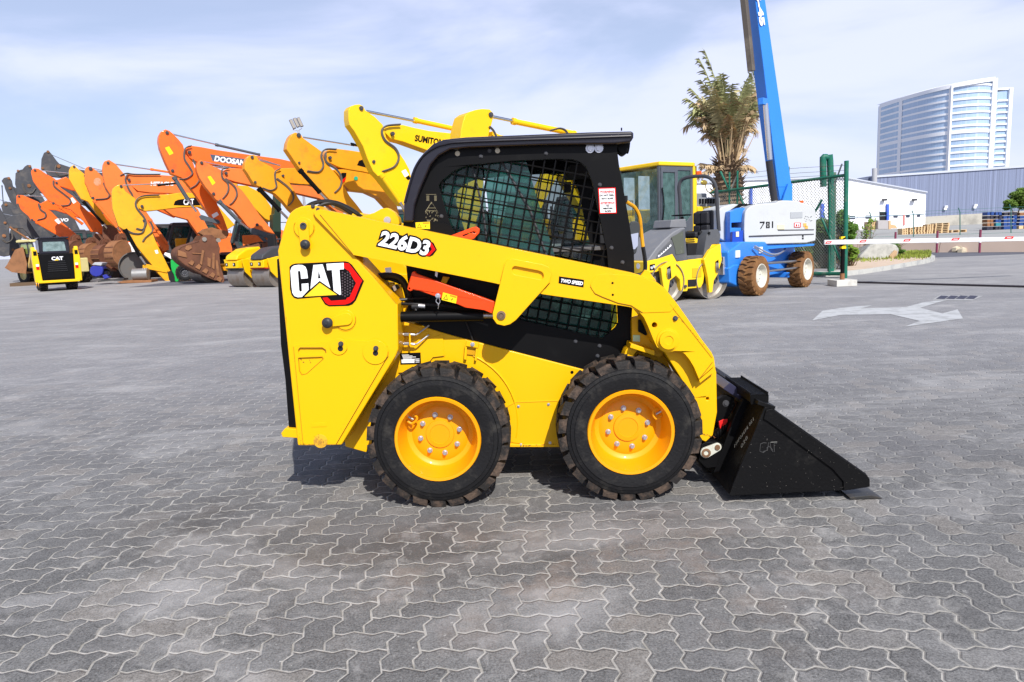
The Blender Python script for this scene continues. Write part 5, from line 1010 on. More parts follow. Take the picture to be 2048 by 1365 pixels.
excavator(dict(o=pt(800, 25.5), label='bright yellow excavator with dark name on its boom, left of the black cab', col=YE3, w=.44, body=7.0,
    stick=[(697, 238), (697, 220), (701, 213), (710, 210), (719, 209), (726, 212), (731, 221), (750, 234), (766, 250), (770, 264), (773, 276), (786, 292), (799, 306), (810, 322), (819, 339), (825, 366), (850, 420), (870, 480), (850, 490), (812, 412), (805, 412), (790, 396), (759, 356), (746, 343), (735, 318), (726, 293), (708, 262), (699, 250)],
    booms=[[(768, 264), (769, 258), (776, 253), (806, 250), (830, 256), (859, 262), (922, 269), (990, 290), (1060, 340), (1040, 350), (980, 320), (930, 310), (900, 310), (859, 303), (806, 284), (782, 278)]],
    cyl=[((829, 241), (922, 261), (732, 223), 4.4, YE3), ((762, 350), (800, 404), (822, 440), 4.6, YE3)], pins=[(722, 217, 4), (785, 268, 3.6), (747, 324, 3)],
    hoses=[[(800, 250), (772, 253), (763, 264), (770, 282), (790, 298), (797, 316), (788, 334), (764, 344)]], hr=1.6,
    extra=[('service_label', [(803, 343), (811, 339), (818, 350), (810, 355)], -.24, -.222, WHT), ('service_code', [(811, 356), (818, 351), (822, 358), (816, 361)], -.24, -.222, BDEC)],
    text=[('SUMITOMO', (829, 282), (897, 293.5), 10.5, BDEC, -.30)]))
excavator(dict(o=pt(1000, 24.5), label='bright yellow excavator whose arm top shows above the black cab roof', col=YE3, w=.7,
    stick=[(920, 300), (922, 262), (926, 244), (930, 231), (939, 224), (952, 220), (965, 218), (980, 219), (988, 228), (986, 240), (978, 270), (975, 300), (968, 360), (960, 420), (930, 520), (900, 520), (905, 420), (915, 350)],
    booms=[[(985, 262), (1000, 270), (1100, 290), (1190, 330), (1180, 350), (1090, 320), (985, 300)]],
    cyl=[((1026, 243), (1150, 268), (985, 234), 4.6, YE3), ((935, 520), (950, 560), None, 5, BLK)], pins=[(981, 230, 4)],
    hoses=[[(978, 254), (986, 262), (992, 274)], [(1100, 262), (1118, 258), (1130, 262), (1136, 272)]], hr=1.2))
# ---- things lying and standing in front of the row
def drumroller(o_px, Z, yaw, label, bodycol, R0, W_, red=False):
    fr = Frame(pt(o_px, Z), yaw); rt = empty('roller', fr.o, fr.yaw, label, 'road roller', 'small road rollers'); return rt, fr
DRUM = mat('drum_steel', (.28, .25, .22), .4, .6, dirt=.6, dcol=(.20, .12, .07), scale=3, thr=.48, bump=.1)
def drum_(rt, x, y0, y1, R0, m=DRUM, hubm=YE3):
    s = MB(); s.lathe((x, 0, R0), [(R0, y0), (R0, y1), (R0-.03, y1), (R0-.04, y1-.12), (.0005, y1-.12)], 40); s.lathe((x, 0, R0), [(.0005, y0+.12), (R0-.04, y0+.12), (R0-.03, y0), (R0, y0)], 40)
    d = s.build('drum', m, rt); s = MB(); s.cyl((x, y0+.04, R0), (x, y0+.12, R0), R0*.42, n=20); s.build('drum_hub', MDGRAY, d); return d
# two small rollers seen from the front, beside the big bucket
for (pxl, Z, wpx, hpx_, label, hood, top) in ((503, 26.3, 54, 0, 'small roller with a yellow hood right of the big rust brown bucket', YE3, YE3), (553, 25.6, 60, 0, 'small roller with a dark grey hood beside the rear of the foreground loader', MDGRAY, MDGRAY)):
    fr = Frame(pt(pxl, Z), R(-122)); rt = empty('roller', fr.o, fr.yaw, label, 'road roller', 'small road rollers'); rt.scale = (1.0, .80, 1.12)
    # local x runs towards the viewer-right, y across the machine
    R0 = .36
    for xx in (.45, -1.3): drum_(rt, xx, -.55, .55, R0)
    s = MB(); s.prism([(-1.7, .45), (-1.75, .8), (-.6, .95), (.3, .95), (.9, .85), (.92, .62), (.4, .58), (-.2, .45)], -.42, .42); s.build('frame', YE3, rt, .03)
    s = MB(); s.prism([(.0, .42), (.0, .9), (.85, .9), (.75, .5), (.5, .28), (.38, .28)], .56, .64); s.cut(); s.prism([(.0, .42), (.0, .9), (.85, .9), (.75, .5), (.5, .28), (.38, .28)], -.64, -.56); s.build('drum_yoke', YE3, rt, .02)
    s = MB(); s.prism([(-.25, .92), (-.15, 1.28), (.45, 1.22), (.88, 1.02), (.95, .86)], -.40, .40); s.build('hood', hood, rt, .06)
    s = MB(); s.box((.93, 0, .73), (.05, .8, .22)); nose = s.build('nose', YE3, rt, .02)
    for q in (-1, 1):
        s = MB(); s.box((.965, q*.26, .74), (.02, .16, .10)); hl = s.build('headlight_bezel', BLK, rt, .01); s = MB(); s.sphere((.975, q*.24, .74), .035, 10, (.4, 1, 1)); s.build('lamp', mat('lamp_lens', (.6, .63, .68), .1, .3), hl)
    s = MB(); s.box((.8, 0, .60), (.10, 1.1, .03)); s.build('scraper_bar', mat('scraper_red', (.45, .02, .02), .5) if hood is MDGRAY else MDGRAY, rt, .01)
    s = MB(); s.box((-.75, 0, 1.15), (.5, .5, .12)); s.box((-.95, 0, 1.42), (.12, .5, .5)); s.build('seat', DARK, rt, .04)
    s = MB(); s.tube([(-.35, 0, 1.0), (-.45, 0, 1.35)], .03, sub=0); s.lathe((-.47, 0, 1.4), [(.17, -.012), (.19, 0), (.17, .012)], 20, 'z', True); s.build('steering_wheel', BLK, rt)
    s = MB(); s.tube([(-1.5, -.5, .8), (-1.5, -.5, 1.5), (-1.5, .5, 1.5), (-1.5, .5, .8)], .03, sub=0); s.build('hoop', MDGRAY, rt)
# steel drum with a red hub half hidden by the big bucket
fr = Frame(pt(398, 30.9), R(40)); rt = empty('roller', fr.o, fr.yaw, 'red hubbed steel drum roller half hidden behind the big rust brown bucket', 'road roller', 'small road rollers')
drum_(rt, .1, -.9, .7, .42); s = MB(); s.cyl((.1, -.86, .42), (.1, -.78, .42), .2, n=20); s.build('hub_plate', mat('hub_red', (.5, .03, .02), .5), rt); s = MB(); s.box((.9, -.1, .6), (1.6, .8, .3)); s.build('frame', YE2, rt, .04)
# blue compressor, red and white machine, grey drum, green telehandler
fr = Frame(pt(192, 33.2), R(12)); rt = empty('air_compressor', fr.o, fr.yaw, 'blue rounded compressor with a pale lid, left of the bare yellow arm end', 'compressor')
BLU = mat('machine_blue_paint', (.03, .04, .30), .4, dirt=.3, dcol=(.1, .1, .15), scale=3)
s = MB(); s.prism(smoothpoly(fr.L([(178, 546), (180, 536), (186, 531), (203, 531), (207, 540), (204, 552), (188, 555)], -.3), 1), -.3, .3); s.build('tank', BLU, rt, .05)
s = MB(); s.prism(fr.L([(184, 530), (190, 525), (206, 526), (203, 532)], -.3), -.35, .35); s.build('lid', mat('pale_lid', (.4, .42, .45), .5), rt, .02)
s = MB(); s.prism(fr.L([(204, 551), (212, 549), (219, 556), (208, 559)], -.3), -.3, .1); s.build('motor_cover', BLU, rt, .03); s = MB(); s.lathe((fr.V(213, 545, -.2)), [(.17, -.06), (.19, 0), (.17, .06), (.05, .06)], 20); s.build('wheel', RUB, rt)
s = MB(); s.prism(fr.L([(196, 562), (248, 557), (248, 559.5), (196, 564.5)], -.3), -.35, .35); s.build('skid_frame', mat('skid_dark', (.05, .05, .05), .7), rt, .01)
fr = Frame(pt(255, 37), R(20)); rt = empty('telehandler', fr.o, fr.yaw, 'white and red machine half hidden behind the bare yellow arm', 'telehandler')
s = MB(); s.prism(fr.L([(247, 508), (248, 488), (262, 484), (282, 498), (284, 512), (262, 512)], 0), 0, 1.2); s.build('hood', WHT, rt, .05)
RDP = mat('machine_red_paint', (.55, .02, .02), .4); s = MB(); s.prism(fr.L([(238, 513), (247, 509), (252, 528), (259, 543), (243, 546), (240, 530)], -.1), -.1, 1.0); s.build('rear_panel', RDP, rt, .04)
s = MB(); s.prism(fr.L([(242, 530), (252, 533), (253, 542), (244, 541)], -.12), -.12, -.105); s.build('white_panel', WHT, rt)
s = MB(); s.lathe(fr.V(254, 497, -.02), [(.14, -.03), (.16, 0), (.14, .03), (.05, .03)], 20); s.build('side_lamp', BLK, rt); s = MB()
for xx in (.2, 1.6): s.cut(); s.lathe((xx, .3, .42), [(.2, 0), (.42, .0), (.42, .3), (.2, .3)], 24, closed=True)
s.build('wheel', RUB, rt)
fr = Frame(pt(268, 35.4), R(25)); rt = empty('steel_drum', fr.o, fr.yaw, 'large grey steel drum standing on edge behind the bare yellow arm', 'drum')
s = MB(); s.lathe((.0, 0, .72), [(.70, -.5), (.72, -.48), (.72, .5), (.70, .52), (.0005, .52)], 36); s.lathe((.0, 0, .72), [(.0005, -.35), (.66, -.35), (.68, -.5), (.70, -.5)], 36); s.build('drum_shell', mat('drum_grey', (.13, .125, .12), .5, .4, dirt=.5, dcol=(.2, .13, .08), scale=3), rt)
s = MB(); s.box((0, 0, .05), (1.2, 1.2, .1)); s.build('cradle', mat('old_timber', (.12, .08, .05), .9), rt)
fr = Frame(pt(285, 33.6), R(10)); rt = empty('compactor_plate', fr.o, fr.yaw, 'grey cylinder on a flat steel skid by the foot of the bare yellow arm', 'compactor')
s = MB(); s.cyl((-.5, 0, .38), (.15, 0, .38), .28, n=28); s.build('cylinder_body', mat('pale_steel', (.3, .3, .3), .4, .5, dirt=.4, scale=5), rt); s = MB(); s.prism([(-1.1, .1), (-.9, .02), (.4, .0), (.4, .1), (-.6, .14)], -.5, .5); s.build('skid_plate', RUST2, rt, .01)
GRN = mat('machine_green_paint', (.008, .36, .06), .38, coat=.2, dirt=.2, dcol=(.1, .2, .08), scale=3)
fr = Frame(pt(362, 32.6), R(25)); rt = empty('compact_loader', fr.o, fr.yaw, 'green compact loader with a white top left of the big rust brown bucket', 'loader')
s = MB(); s.prism(smoothpoly(fr.L([(341, 517), (350, 514), (362, 516), (378, 524), (384, 540), (366, 545), (360, 562), (350, 566), (349, 552), (342, 540)], 0), 1), 0, .9); s.build('body', GRN, rt, .04)
s = MB(); s.prism(fr.L([(328, 510), (330, 505), (352, 511), (356, 516), (342, 519)], -.05), -.05, .9); s.build('white_cover', WHT, rt, .03)
for yy in (-.12, .75):
    o_ = fr.S(370, 547, -.1); w = wheel(rt, (o_[0], yy, .40), .40, .24, .2, 18, RUB, RUBT, MDGRAY, n=40)
s = MB(); s.prism(fr.L([(335, 545), (345, 540), (352, 560), (345, 566), (338, 560)], .2), .1, .7); s.build('undercarriage', DARK, rt)
# wheel loader with a rusty bucket, far left
fr = Frame(pt(48, 36.5), R(-28)); rt = empty('wheel_loader', fr.o, fr.yaw, 'cream wheel loader with a dark cab behind a rusty open bucket', 'wheel loader')
CRM = mat('cream_paint', (.62, .55, .25), .5, dirt=.4, dcol=(.3, .2, .1), scale=2)
s = MB(); s.prism(fr.L([(35, 482), (40, 480), (62, 480), (65, 484), (36, 486)], 0), -.1, 1.5); s.build('cab_roof', CRM, rt, .03)
s = MB(); c4 = fr.L([(38, 486), (64, 485), (72, 515), (40, 516)], 0); s.prism(c4, 0, .05, [fr.L([(40, 489), (52, 488), (56, 508), (42, 509)], 0), fr.L([(55, 488), (63, 488), (69, 508), (59, 509)], 0)]); s.prism(c4, 1.3, 1.35); s.build('cab', MDGRAY, rt, .02)
s = MB(); s.prism(fr.L([(40, 489), (63, 488), (69, 509), (42, 509)], 0), .02, .03); s.build('window', glass('yellow_green_glass', (.35, .42, .12), .6), rt)
s = MB(); s.box((2.0, .6, .9), (2.6, 1.3, .7)); s.build('engine_hood', CRM, rt, .05)
for xx, yy in ((.2, -.25), (2.6, -.25), (.2, 1.2), (2.6, 1.2)): wheel(rt, (xx, yy, .55), .55, .35, .28, 16, RUB, RUBT, CRM, n=36)
fr2 = Frame(pt(40, 35), R(20)); 
s = MB(); q = [fr2.V(a, b, 0) for a, b in ((9, 536), (24, 545), (52, 548), (54, 528), (46, 494), (30, 500), (14, 530))]
PP = [(v.x, v.z) for v in q]; rb = empty('loader_bucket', fr2.o, fr2.yaw, 'large rusty orange loader bucket standing open at the far left', 'bucket')
s.prism(PP, 0, .06); s.prism(PP, 1.9, 1.96); b_ = PP
for i in (0, 1, 5): 
    a, c = PP[i], PP[(i+1) % 7]; s.prism([a, c, (c[0]+.04, c[1]+.05), (a[0]+.04, a[1]+.05)], .06, 1.9)
s.build('bucket_shell', RUST2, rb, .01)
s = MB(); s.box((.2, 1.0, .08), (1.6, 1.8, .16)); s.build('skid_timber', mat('old_timber', (.12, .08, .05), .9), rb)
# ---- the small loader seen from behind
gp = G(121, 582); yw = R(37)
fr = Frame((gp.x, gp.y, 0), yw); rt = empty('skid_steer_loader', fr.o, fr.yaw, 'small yellow and black skid steer loader seen from behind at the far left', 'skid steer loader'); rt.scale = (1.1, 1.1, 1.02)
SC2 = .97
s = MB(); s.box((0, 1.1, .62), (1.05, 2.0, .75)); s.build('chassis', BLK, rt, .02)
s = MB(); s.prism([(-.50, .42), (.50, .42), (.54, 1.45), (-.54, 1.45)], -.02, .12); hd = s.build('rear_door', BLK, rt, .03)
s = MB()
for k in range(6): s.cut(); s.box((0, -.035, .78+k*.075), (.62-.02*k, .02, .03))
s.build('door_louvre', mat('louvre_black', (.02, .02, .022), .35), hd)
s = MB(); s.prism([(-.36, .5), (.36, .5), (.38, .70), (-.38, .70)], -.04, -.022); s.build('door_panel', BLK, hd, .005)
for q in (-1, 1):
    s = MB(); s.prism([(q*.50, .36), (q*.72, .36), (q*.74, 1.30), (q*.70, 1.62), (q*.56, 1.62), (q*.53, 1.2)], -.05, .35); tw = s.build('rear_tower', YE3, rt, .02)
    s = MB(); s.box((q*.63, -.055, 1.48), (.10, .02, .16)); s.build('tower_slot', BLK, tw)
    s = MB(); s.box((q*.60, -.06, 1.02), (.09, .03, .09)); s.build('lamp', mat('white_lamp', (.7, .7, .7), .3), tw); s = MB(); s.box((q*.60, -.06, .92), (.09, .03, .11)); s.build('tail_lamp', RDEC, tw)
    s = MB(); s.beam((q*.66, .15, 1.62), (q*.66, 2.6, 1.0), .12, .2); s.build('lift_arm', YE3, rt, .01)
    for yy in (.55, 1.55): 
        w = wheel(rt, (q*.60, yy, .37), .37, .27, .21, 20, RUB, RUBT, CATY2, n=44); w.rotation_euler = (0, 0, R(90) if q > 0 else R(-90))
s = MB(); s.box((0, -.04, .38), (1.3, .12, .10)); s.build('bumper', YE3, rt, .02)
s = MB()
pr_ = [(-.46, 1.45), (.46, 1.45), (.42, 2.05), (-.42, 2.05)]; hl_ = [(-.36, 1.55), (.36, 1.55), (.33, 1.92), (-.33, 1.92)]
s.prism(pr_, .25, .33, [hl_]); s.prism(pr_, 1.5, 1.58, [hl_]); s.box((-.45, .9, 1.75), (.05, 1.3, .5)); s.box((.45, .9, 1.75), (.05, 1.3, .5)); s.box((0, .9, 2.06), (.96, 1.45, .06)); cb = s.build('cab', INDIGO, rt, .02)
s = MB(); s.prism(hl_, .28, .29); s.build('rear_window', glass('pale_rear_glass', (.25, .35, .35), .6), cb)
s = MB(); text_into(s, 'CAT', (-.15, -.024, 1.20), (1, 0, 0), (0, 0, 1), .18, (0, -1, 0), .002, .008); s.build('lettering', WHT, hd, smooth=False)
s = MB(); s.prism([(-.07, 1.18), (.07, 1.18), (0, 1.24)], -.030, -.027); s.build('gold_mark', mat('gold_decal', (.85, .55, .02), .35), hd, smooth=False)
# flood lights on a mast
fr = Frame(pt(595, 40), 0); rt = empty('floodlight_mast', fr.o, 0, 'cluster of three flood lights on a mast above the yellow arms', 'flood light mast')
s = MB(); a = fr.V(597, 262, 0); s.cyl((a.x, 0, 0), a, .09, .05, n=12); s.build('mast', ZINC, rt)
for k, (x, y) in enumerate(((585, 249), (592.5, 246), (600, 245))):
    c = fr.V(x, y, 0); s = MB(); M_ = Matrix.Rotation(R(-22), 3, 'Y') @ Matrix.Rotation(R(20), 3, 'Z'); s.box(c, (.17, .12, .52), rot=M_); h = s.build('floodlight', mat('lamp_brown_grey', (.10, .09, .08), .5), rt, .015)
    s = MB(); s.box(c+M_ @ Vector((0, -.065, 0)), (.13, .01, .46), rot=M_); s.build('lens', mat('lamp_glass_dark', (.30, .28, .25), .2), h)
s = MB(); s.tube([fr.V(583, 259, 0), fr.V(596, 262, 0), fr.V(604, 257, 0)], .02, sub=0); s.build('bracket', ZINC, rt)
# ================================================================ right side: roller, yellow excavator with cab, boom lift
BY = mat('roller_yellow_paint', (.84, .55, .012), .38, coat=.2, dirt=.4, dcol=(.4, .28, .03), scale=2.5, thr=.58, var=.04, spec=.3)
HOODG = mat('hood_grey_plastic', (.17, .175, .19), .5, dirt=.4, dcol=(.26, .25, .24), scale=3, thr=.5)
HOOD2 = mat('dark_hood_plastic', (.085, .09, .10), .5, dirt=.4, dcol=(.2, .19, .18), scale=3, thr=.52)
# --- tandem roller
g0 = G(1345, 606); g1 = G(1430, 598); yw = math.atan2(g1.y-g0.y, g1.x-g0.x)
fr = Frame((g0.x, g0.y, 0), yw); rt = empty('tandem_roller', fr.o, fr.yaw, 'yellow tandem roller with grey hood, open seat and roll hoop, larger of the rollers', 'road roller')
RW = 1.05
ra = fr.S(1345, 606, 0); rb = fr.S(1431, 598, 0); R0 = .40
for xx in (ra[0]-.10, rb[0]-.08):
    s = MB(); s.lathe((xx, 0, R0), [(R0-.02, .10), (R0-.012, .0), (R0, .0), (R0, RW), (R0-.012, RW), (R0-.02, RW-.1), (.0005, RW-.1)], 56); s.lathe((xx, 0, R0), [(.0005, .14), (R0-.06, .14), (R0-.02, .10)], 56)
    d = s.build('drum', mat('drum_face_steel', (.30, .28, .25), .42, .5, dirt=.6, dcol=(.22, .13, .07), scale=3, thr=.5), rt)
    s = MB(); s.cyl((xx, -.02, R0+.02), (xx, .14, R0+.02), .13, n=20)
    for k in range(6): a = k*math.pi/3; s.cyl((xx+.09*math.cos(a), -.05, R0+.02+.09*math.sin(a)), (xx+.09*math.cos(a), -.01, R0+.02+.09*math.sin(a)), .022, n=8)
    s.build('drum_motor', MDGRAY, d)
q = lambda pts, y=0: fr.L(pts, y)
def rp(name, pts, y0, y1, m, bevel=.01, holes=(), par=None): s = MB(); s.prism(q(pts, y0), y0, y1, [q(h, y0) for h in holes]); return s.build(name, m, par or rt, bevel)
# drum yokes
rp('drum_yoke', [(1325, 560), (1322, 536), (1333, 528), (1345, 520), (1353, 524), (1352, 552), (1340, 562), (1336, 588), (1330, 588)], -.06, .02, BY); rp('drum_yoke', [(1408, 520), (1420, 500), (1441, 488), (1444, 520), (1436, 548), (1428, 562), (1425, 585), (1419, 586), (1416, 556)], -.06, .02, BY)
rp('drum_yoke', [(1325, 560), (1322, 536), (1345, 520), (1353, 524), (1352, 552), (1340, 562), (1336, 588), (1330, 588)], RW+.0, RW+.06, BY); rp('drum_yoke', [(1408, 520), (1420, 500), (1441, 488), (1444, 520), (1436, 548), (1425, 585), (1419, 586), (1416, 556)], RW, RW+.06, BY)
for p in ([(1334, 536), (1341, 532), (1343, 556), (1337, 560)], [(1431, 524), (1437, 520), (1438, 540), (1432, 546)]):
    o = rp('hose_pocket', p, -.068, -.062, BLK, .0); s = MB(); 
    for k in range(3): s.cut(); s.tube([fr.V(p[0][0]+2+k*2, p[0][1]+2, -.075), fr.V(p[0][0]+1+k*2, p[0][1]+12, -.09), fr.V(p[0][0]+2+k*2, p[0][1]+22, -.075)], .008, n=6)
    s.build('hose', STEEL, o)
# middle frame
rp('frame', [(1288, 524), (1312, 519), (1345, 508), (1354, 524), (1377, 520), (1408, 516), (1424, 488), (1442, 488), (1443, 502), (1420, 528), (1410, 545), (1407, 566), (1402, 576), (1376, 578), (1375, 583), (1362, 584), (1360, 560), (1352, 552), (1350, 530), (1312, 545), (1290, 548)], .03, RW-.03, BY, .015, holes=[])
rp('tool_recess', [(1385, 537), (1403, 536), (1403, 554), (1385, 556)], .020, .028, mat('recess_yellow', (.60, .38, .01), .5), .004); rp('step_opening', [(1376, 560), (1392, 559), (1392, 573), (1376, 574)], .020, .028, DARK, 0)
s = MB(); a = fr.V(1370, 573, .02); s.cyl(a, a+Vector((0, -.03, 0)), .028, n=12); s.build('tie_eye', MDGRAY, rt)
# hood
hd = rp('hood', [(1294, 523), (1300, 514), (1312, 497), (1330, 478), (1348, 463), (1362, 456), (1371, 455), (1375, 520), (1354, 523), (1347, 511), (1312, 521)], .06, RW-.06, HOODG, .03)
rp('side_panel', [(1312, 520), (1318, 506), (1343, 480), (1366, 460), (1370, 458), (1375, 521), (1354, 523.5), (1346.5, 511)], .035, .058, HOOD2, .01, par=hd)
rp('side_window', [(1343, 475), (1366, 463), (1369, 507), (1352, 510), (1350, 497)], .025, .033, mat('dull_panel_glass', (.09, .10, .08), .2, dirt=.5, dcol=(.2, .2, .16), scale=6), 0, par=hd)
s = MB(); s.prism(q([(1316, 512), (1342, 489), (1343, 492), (1317, 515)], .03), .030, .034); s.build('hood_stripe', WHT, hd, smooth=False)
s = MB(); 
for k in range(5): s.prism(q([(1319+k*4.2, 508.2-k*3.7), (1321.5+k*4.2, 506-k*3.7), (1322+k*4.2, 508.6-k*3.7), (1319.5+k*4.2, 511-k*3.7)], .028), .027, .0295)
s.build('stripe_marks', HOOD2, hd, smooth=False)
s = MB(); c = q([(1294, 523), (1300, 524), (1300, 545), (1294, 548)], .06); x = c[0][0]-.03
s.box((x, RW/2, c[0][1]-.09), (.08, RW*.85, .18)); ns = s.build('nose', BY, rt, .02)
for yy in (.22, .42): s = MB(); s.cyl((x-.06, yy, c[0][1]-.09), (x-.03, yy, c[0][1]-.09), .055, n=16); s.build('headlight', mat('lamp_lens', (.6, .63, .68), .1, .3), ns)
s = MB(); s.prism(q([(1300, 530), (1310, 528), (1309, 540), (1300, 541)], .02), .02, .03); bz = s.build('lamp_bezel', BLK, rt); 
for p in ((1302.5, 536), (1307, 533.5)): s = MB(); a = fr.V(*p, .02); s.cyl(a, a+Vector((0, -.02, 0)), .026, n=14); s.build('lamp', mat('lamp_lens', (.6, .63, .68), .1, .3), bz)
# driver's place
rp('floor_box', [(1375, 487), (1400, 486), (1401, 512), (1375, 515)], .25, RW-.1, DARK, .01); rp('kick_plate', [(1374, 512), (1410, 510), (1408, 518), (1375, 520)], .04, .5, HOOD2, .01)
rp('fender', [(1407, 512), (1413, 470), (1419, 460), (1436, 459), (1441, 470), (1439, 488), (1424, 489), (1412, 512)], .02, .26, HOOD2, .02, holes=[[(1416, 466), (1421, 464), (1421, 470), (1417, 474)]])
rp('fender', [(1407, 512), (1413, 470), (1419, 460), (1436, 459), (1441, 470), (1439, 488), (1424, 489), (1412, 512)], RW-.26, RW-.02, HOOD2, .02)
s = MB(); k0 = fr.V(1394, 470, .5); s.box(k0+Vector((0, 0, 0)), (.50, .48, .12)); st = s.build('seat', mat('seat_black_vinyl', (.025, .025, .03), .5), rt, .04)
s = MB(); kb = fr.V(1400, 450, .5)
for i in (-1, 1):
    for j in (-1, 1): s.box(kb+Vector((.06, i*.11, j*.13)), (.13, .21, .25))
s.box(kb+Vector((.12, 0, 0)), (.08, .5, .56)); s.build('backrest', mat('seat_black_vinyl', (.025, .025, .03), .5), st, .035)
s = MB(); s.box(kb+Vector((-.1, -.27, -.16)), (.34, .07, .07)); s.cut(); s.box(kb+Vector((-.1, .27, -.16)), (.34, .07, .07)); s.build('armrest', DARK, st, .02)
s = MB(); s.cyl(fr.V(1368, 456, .5), fr.V(1364, 434, .5), .03, n=12); c = fr.V(1363, 431, .5); s.lathe(c, [(.19, -.012), (.205, 0), (.19, .012), (.176, 0)], 28, 'z', True)
for k in range(3): a = k*2.1; s.beam(c, c+Vector((.19*math.cos(a), .19*math.sin(a), 0)), .02, .015)
s.build('steering_wheel', BLK, rt); rp('dashboard', [(1340, 456), (1343, 440), (1372, 438), (1374, 456)], .30, .85, HOODG, .02)
P_ = [fr.V(a, b, y) for a, b, y in ((1366, 470, .9), (1362, 440, .9), (1360, 400, .9), (1358, 374, .88), (1364, 360, .82), (1382, 354, .62), (1408, 353, .35), (1424, 360, .12), (1432, 378, .06), (1435, 420, .06), (1438, 462, .06))]
s = MB(); s.tube(P_, .036, n=10); s.build('roll_hoop', MDGRAY, rt)
s = MB(); s.tube([fr.V(1431, 376, .06), fr.V(1420, 385, .0), fr.V(1413, 380, -.05), fr.V(1411, 370, -.05)], .010); s.sphere(fr.V(1408, 365.5, -.05), .085, 14, (1, .3, .6)); s.build('mirror', mat('mirror_yellow', (.35, .25, .05), .2, .5), rt)
s = MB(); s.cyl(fr.V(1397, 352, .5), fr.V(1397, 343, .5), .06, n=14); s.build('beacon', mat('amber_beacon', (.75, .10, .005), .25), rt)
s = MB(); s.box(fr.V(1443, 532, .1), (.10, .2, .36)); s.build('rear_lamp_box', ZINC, rt, .01)
# --- yellow excavator with tall cab behind the roller
yw = R(33); c0 = pt(1320, 17.2); fr = Frame(c0, yw)
rt = empty('excavator', fr.o, fr.yaw, 'bright yellow excavator with tall grey framed glass cab behind the tandem roller', 'excavator')
zt = fr.S(1320, 330, 0)[1]; zb = .95; w_ = 1.12; dp = 1.42
CBG = mat('cab_slate_grey', (.085, .095, .115), .4, dirt=.3, dcol=(.18, .17, .16), scale=3)
prof = [(0, zb), (0, zt), (.85, zt+.03), (w_, zt-.02), (w_+.06, zt-.25), (w_+.06, zb)]
side_w = [(.10, 1.45), (.12, zt-.17), (.52, zt-.17), (.52, 1.45)]; side_q = [(.62, 1.62), (.62, zt-.12), (1.05, zt-.12), (1.05, 1.72), (.92, 1.6)]
s = MB(); s.prism(prof, 0, .05, [side_w, side_q]); s.prism(prof, dp-.05, dp, [side_w, side_q]); s.box((.03, .04, (zt+zb)/2), (.08, .08, zt-zb)); s.box((.0, dp-.04, (zt+zb)/2), (.08, .08, zt-zb)); s.box((w_+.03, dp/2, (zt+zb)/2), (.06, dp-.1, zt-zb)); s.box((.0, dp/2, zb+.05), (.08, dp, .12)); cb = s.build('cab', CBG, rt, .01)
s = MB(); s.box((w_/2+.02, dp/2, zt+.03), (w_+.1, dp+.06, .10)); s.box((w_+.07, 0, (zt+1.3)/2), (.13, .06, zt-1.3)); s.build('roof', BY, cb, .04)
GP = glass('greenish_cab_glass', (.10, .20, .18), .42, .04)
s = MB(); s.prism(side_w, .02, .03); s.build('window', GP, cb); s = MB(); s.prism(side_q, .02, .03); s.build('window', GP, cb)
s = MB(); s.add([(-.01, .06, zb+.1), (-.01, dp-.06, zb+.1), (-.01, dp-.06, zt-.08), (-.01, .06, zt-.08)], [(0, 1, 2, 3)]); s.build('windscreen', GP, cb)
s = MB(); s.box((.6, dp/2, 1.35), (.5, .5, .14)); s.box((.85, dp/2, 1.7), (.12, .48, .7)); s.box((.2, .25, 1.3), (.14, .2, .6)); s.box((.2, dp-.25, 1.3), (.14, .2, .6)); s.build('operator_seat', DARK, cb, .04)
s = MB(); s.box((.55, .025, 1.40), (.5, .06, .03)); s.tube([(.06, -.03, 2.4), (.08, -.06, 2.0), (.06, -.03, 1.6)], .014); s.build('door_handle', BLK, cb)
s = MB(); s.prism([(w_+.12, .75), (w_+.12, 1.45), (.45, 1.02), (-.1, .98), (-.1, .75)], -.06, -.01); s.prism([(w_+.13, .9), (w_+.13, 1.95), (w_+1.5, 1.93), (w_+1.75, 1.85), (w_+1.75, .9)], -.05, 2.2); bd = s.build('upper_structure', BY, rt, .03)
s = MB()
for k in range(9): s.cut(); s.box((w_+1.35, -.06, 1.08+k*.09), (.42, .02, .03))
for k in range(8): s.cut(); s.box((w_-.16+k*.0, -.07, 1.0+k*.05), (.34-k*.02, .02, .018))
s.build('louvre', mat('louvre_shadow', (.10, .06, .01), .6), bd)
s = MB(); s.box((w_+.62, .6, 2.05), (.9, 1.1, .25)); s.box((w_+.5, .5, 2.2), (.5, .6, .18)); s.build('engine_deck', mat('deck_grey', (.20, .21, .22), .5), rt, .03)
s = MB()
for k in range(6): s.cut(); s.box((w_+.3+k*.1, .03, 2.08), (.045, .03, .12))
s.build('deck_slot', BLK, rt)
s = MB(); s.box((.8, 1.1, .80), (3.6, 2.0, .2)); s.build('slew_deck', MDGRAY, rt, .02)
for sy in (.15, 1.9):
    s = MB(); s.prism(smoothpoly([(-.9, .38), (-.6, .75), (2.6, .75), (2.95, .38), (2.6, .02), (-.6, .02)], 2), sy-.2, sy+.25); s.build('track', TRK, rt, .01)
s = MB(); s.beam((-.1, 1.9, 1.2), (-1.6, 1.9, 3.2), .3, .4); s.beam((-1.6, 1.9, 3.2), (-2.4, 1.9, 2.0), .25, .32); s.build('boom', BY, rt, .02)
s = MB(); s.tube([(-.3, 1.6, 1.3), (-1.3, 1.6, 2.9)], .05, sub=0); s.build('boom_cylinder', BY, rt)
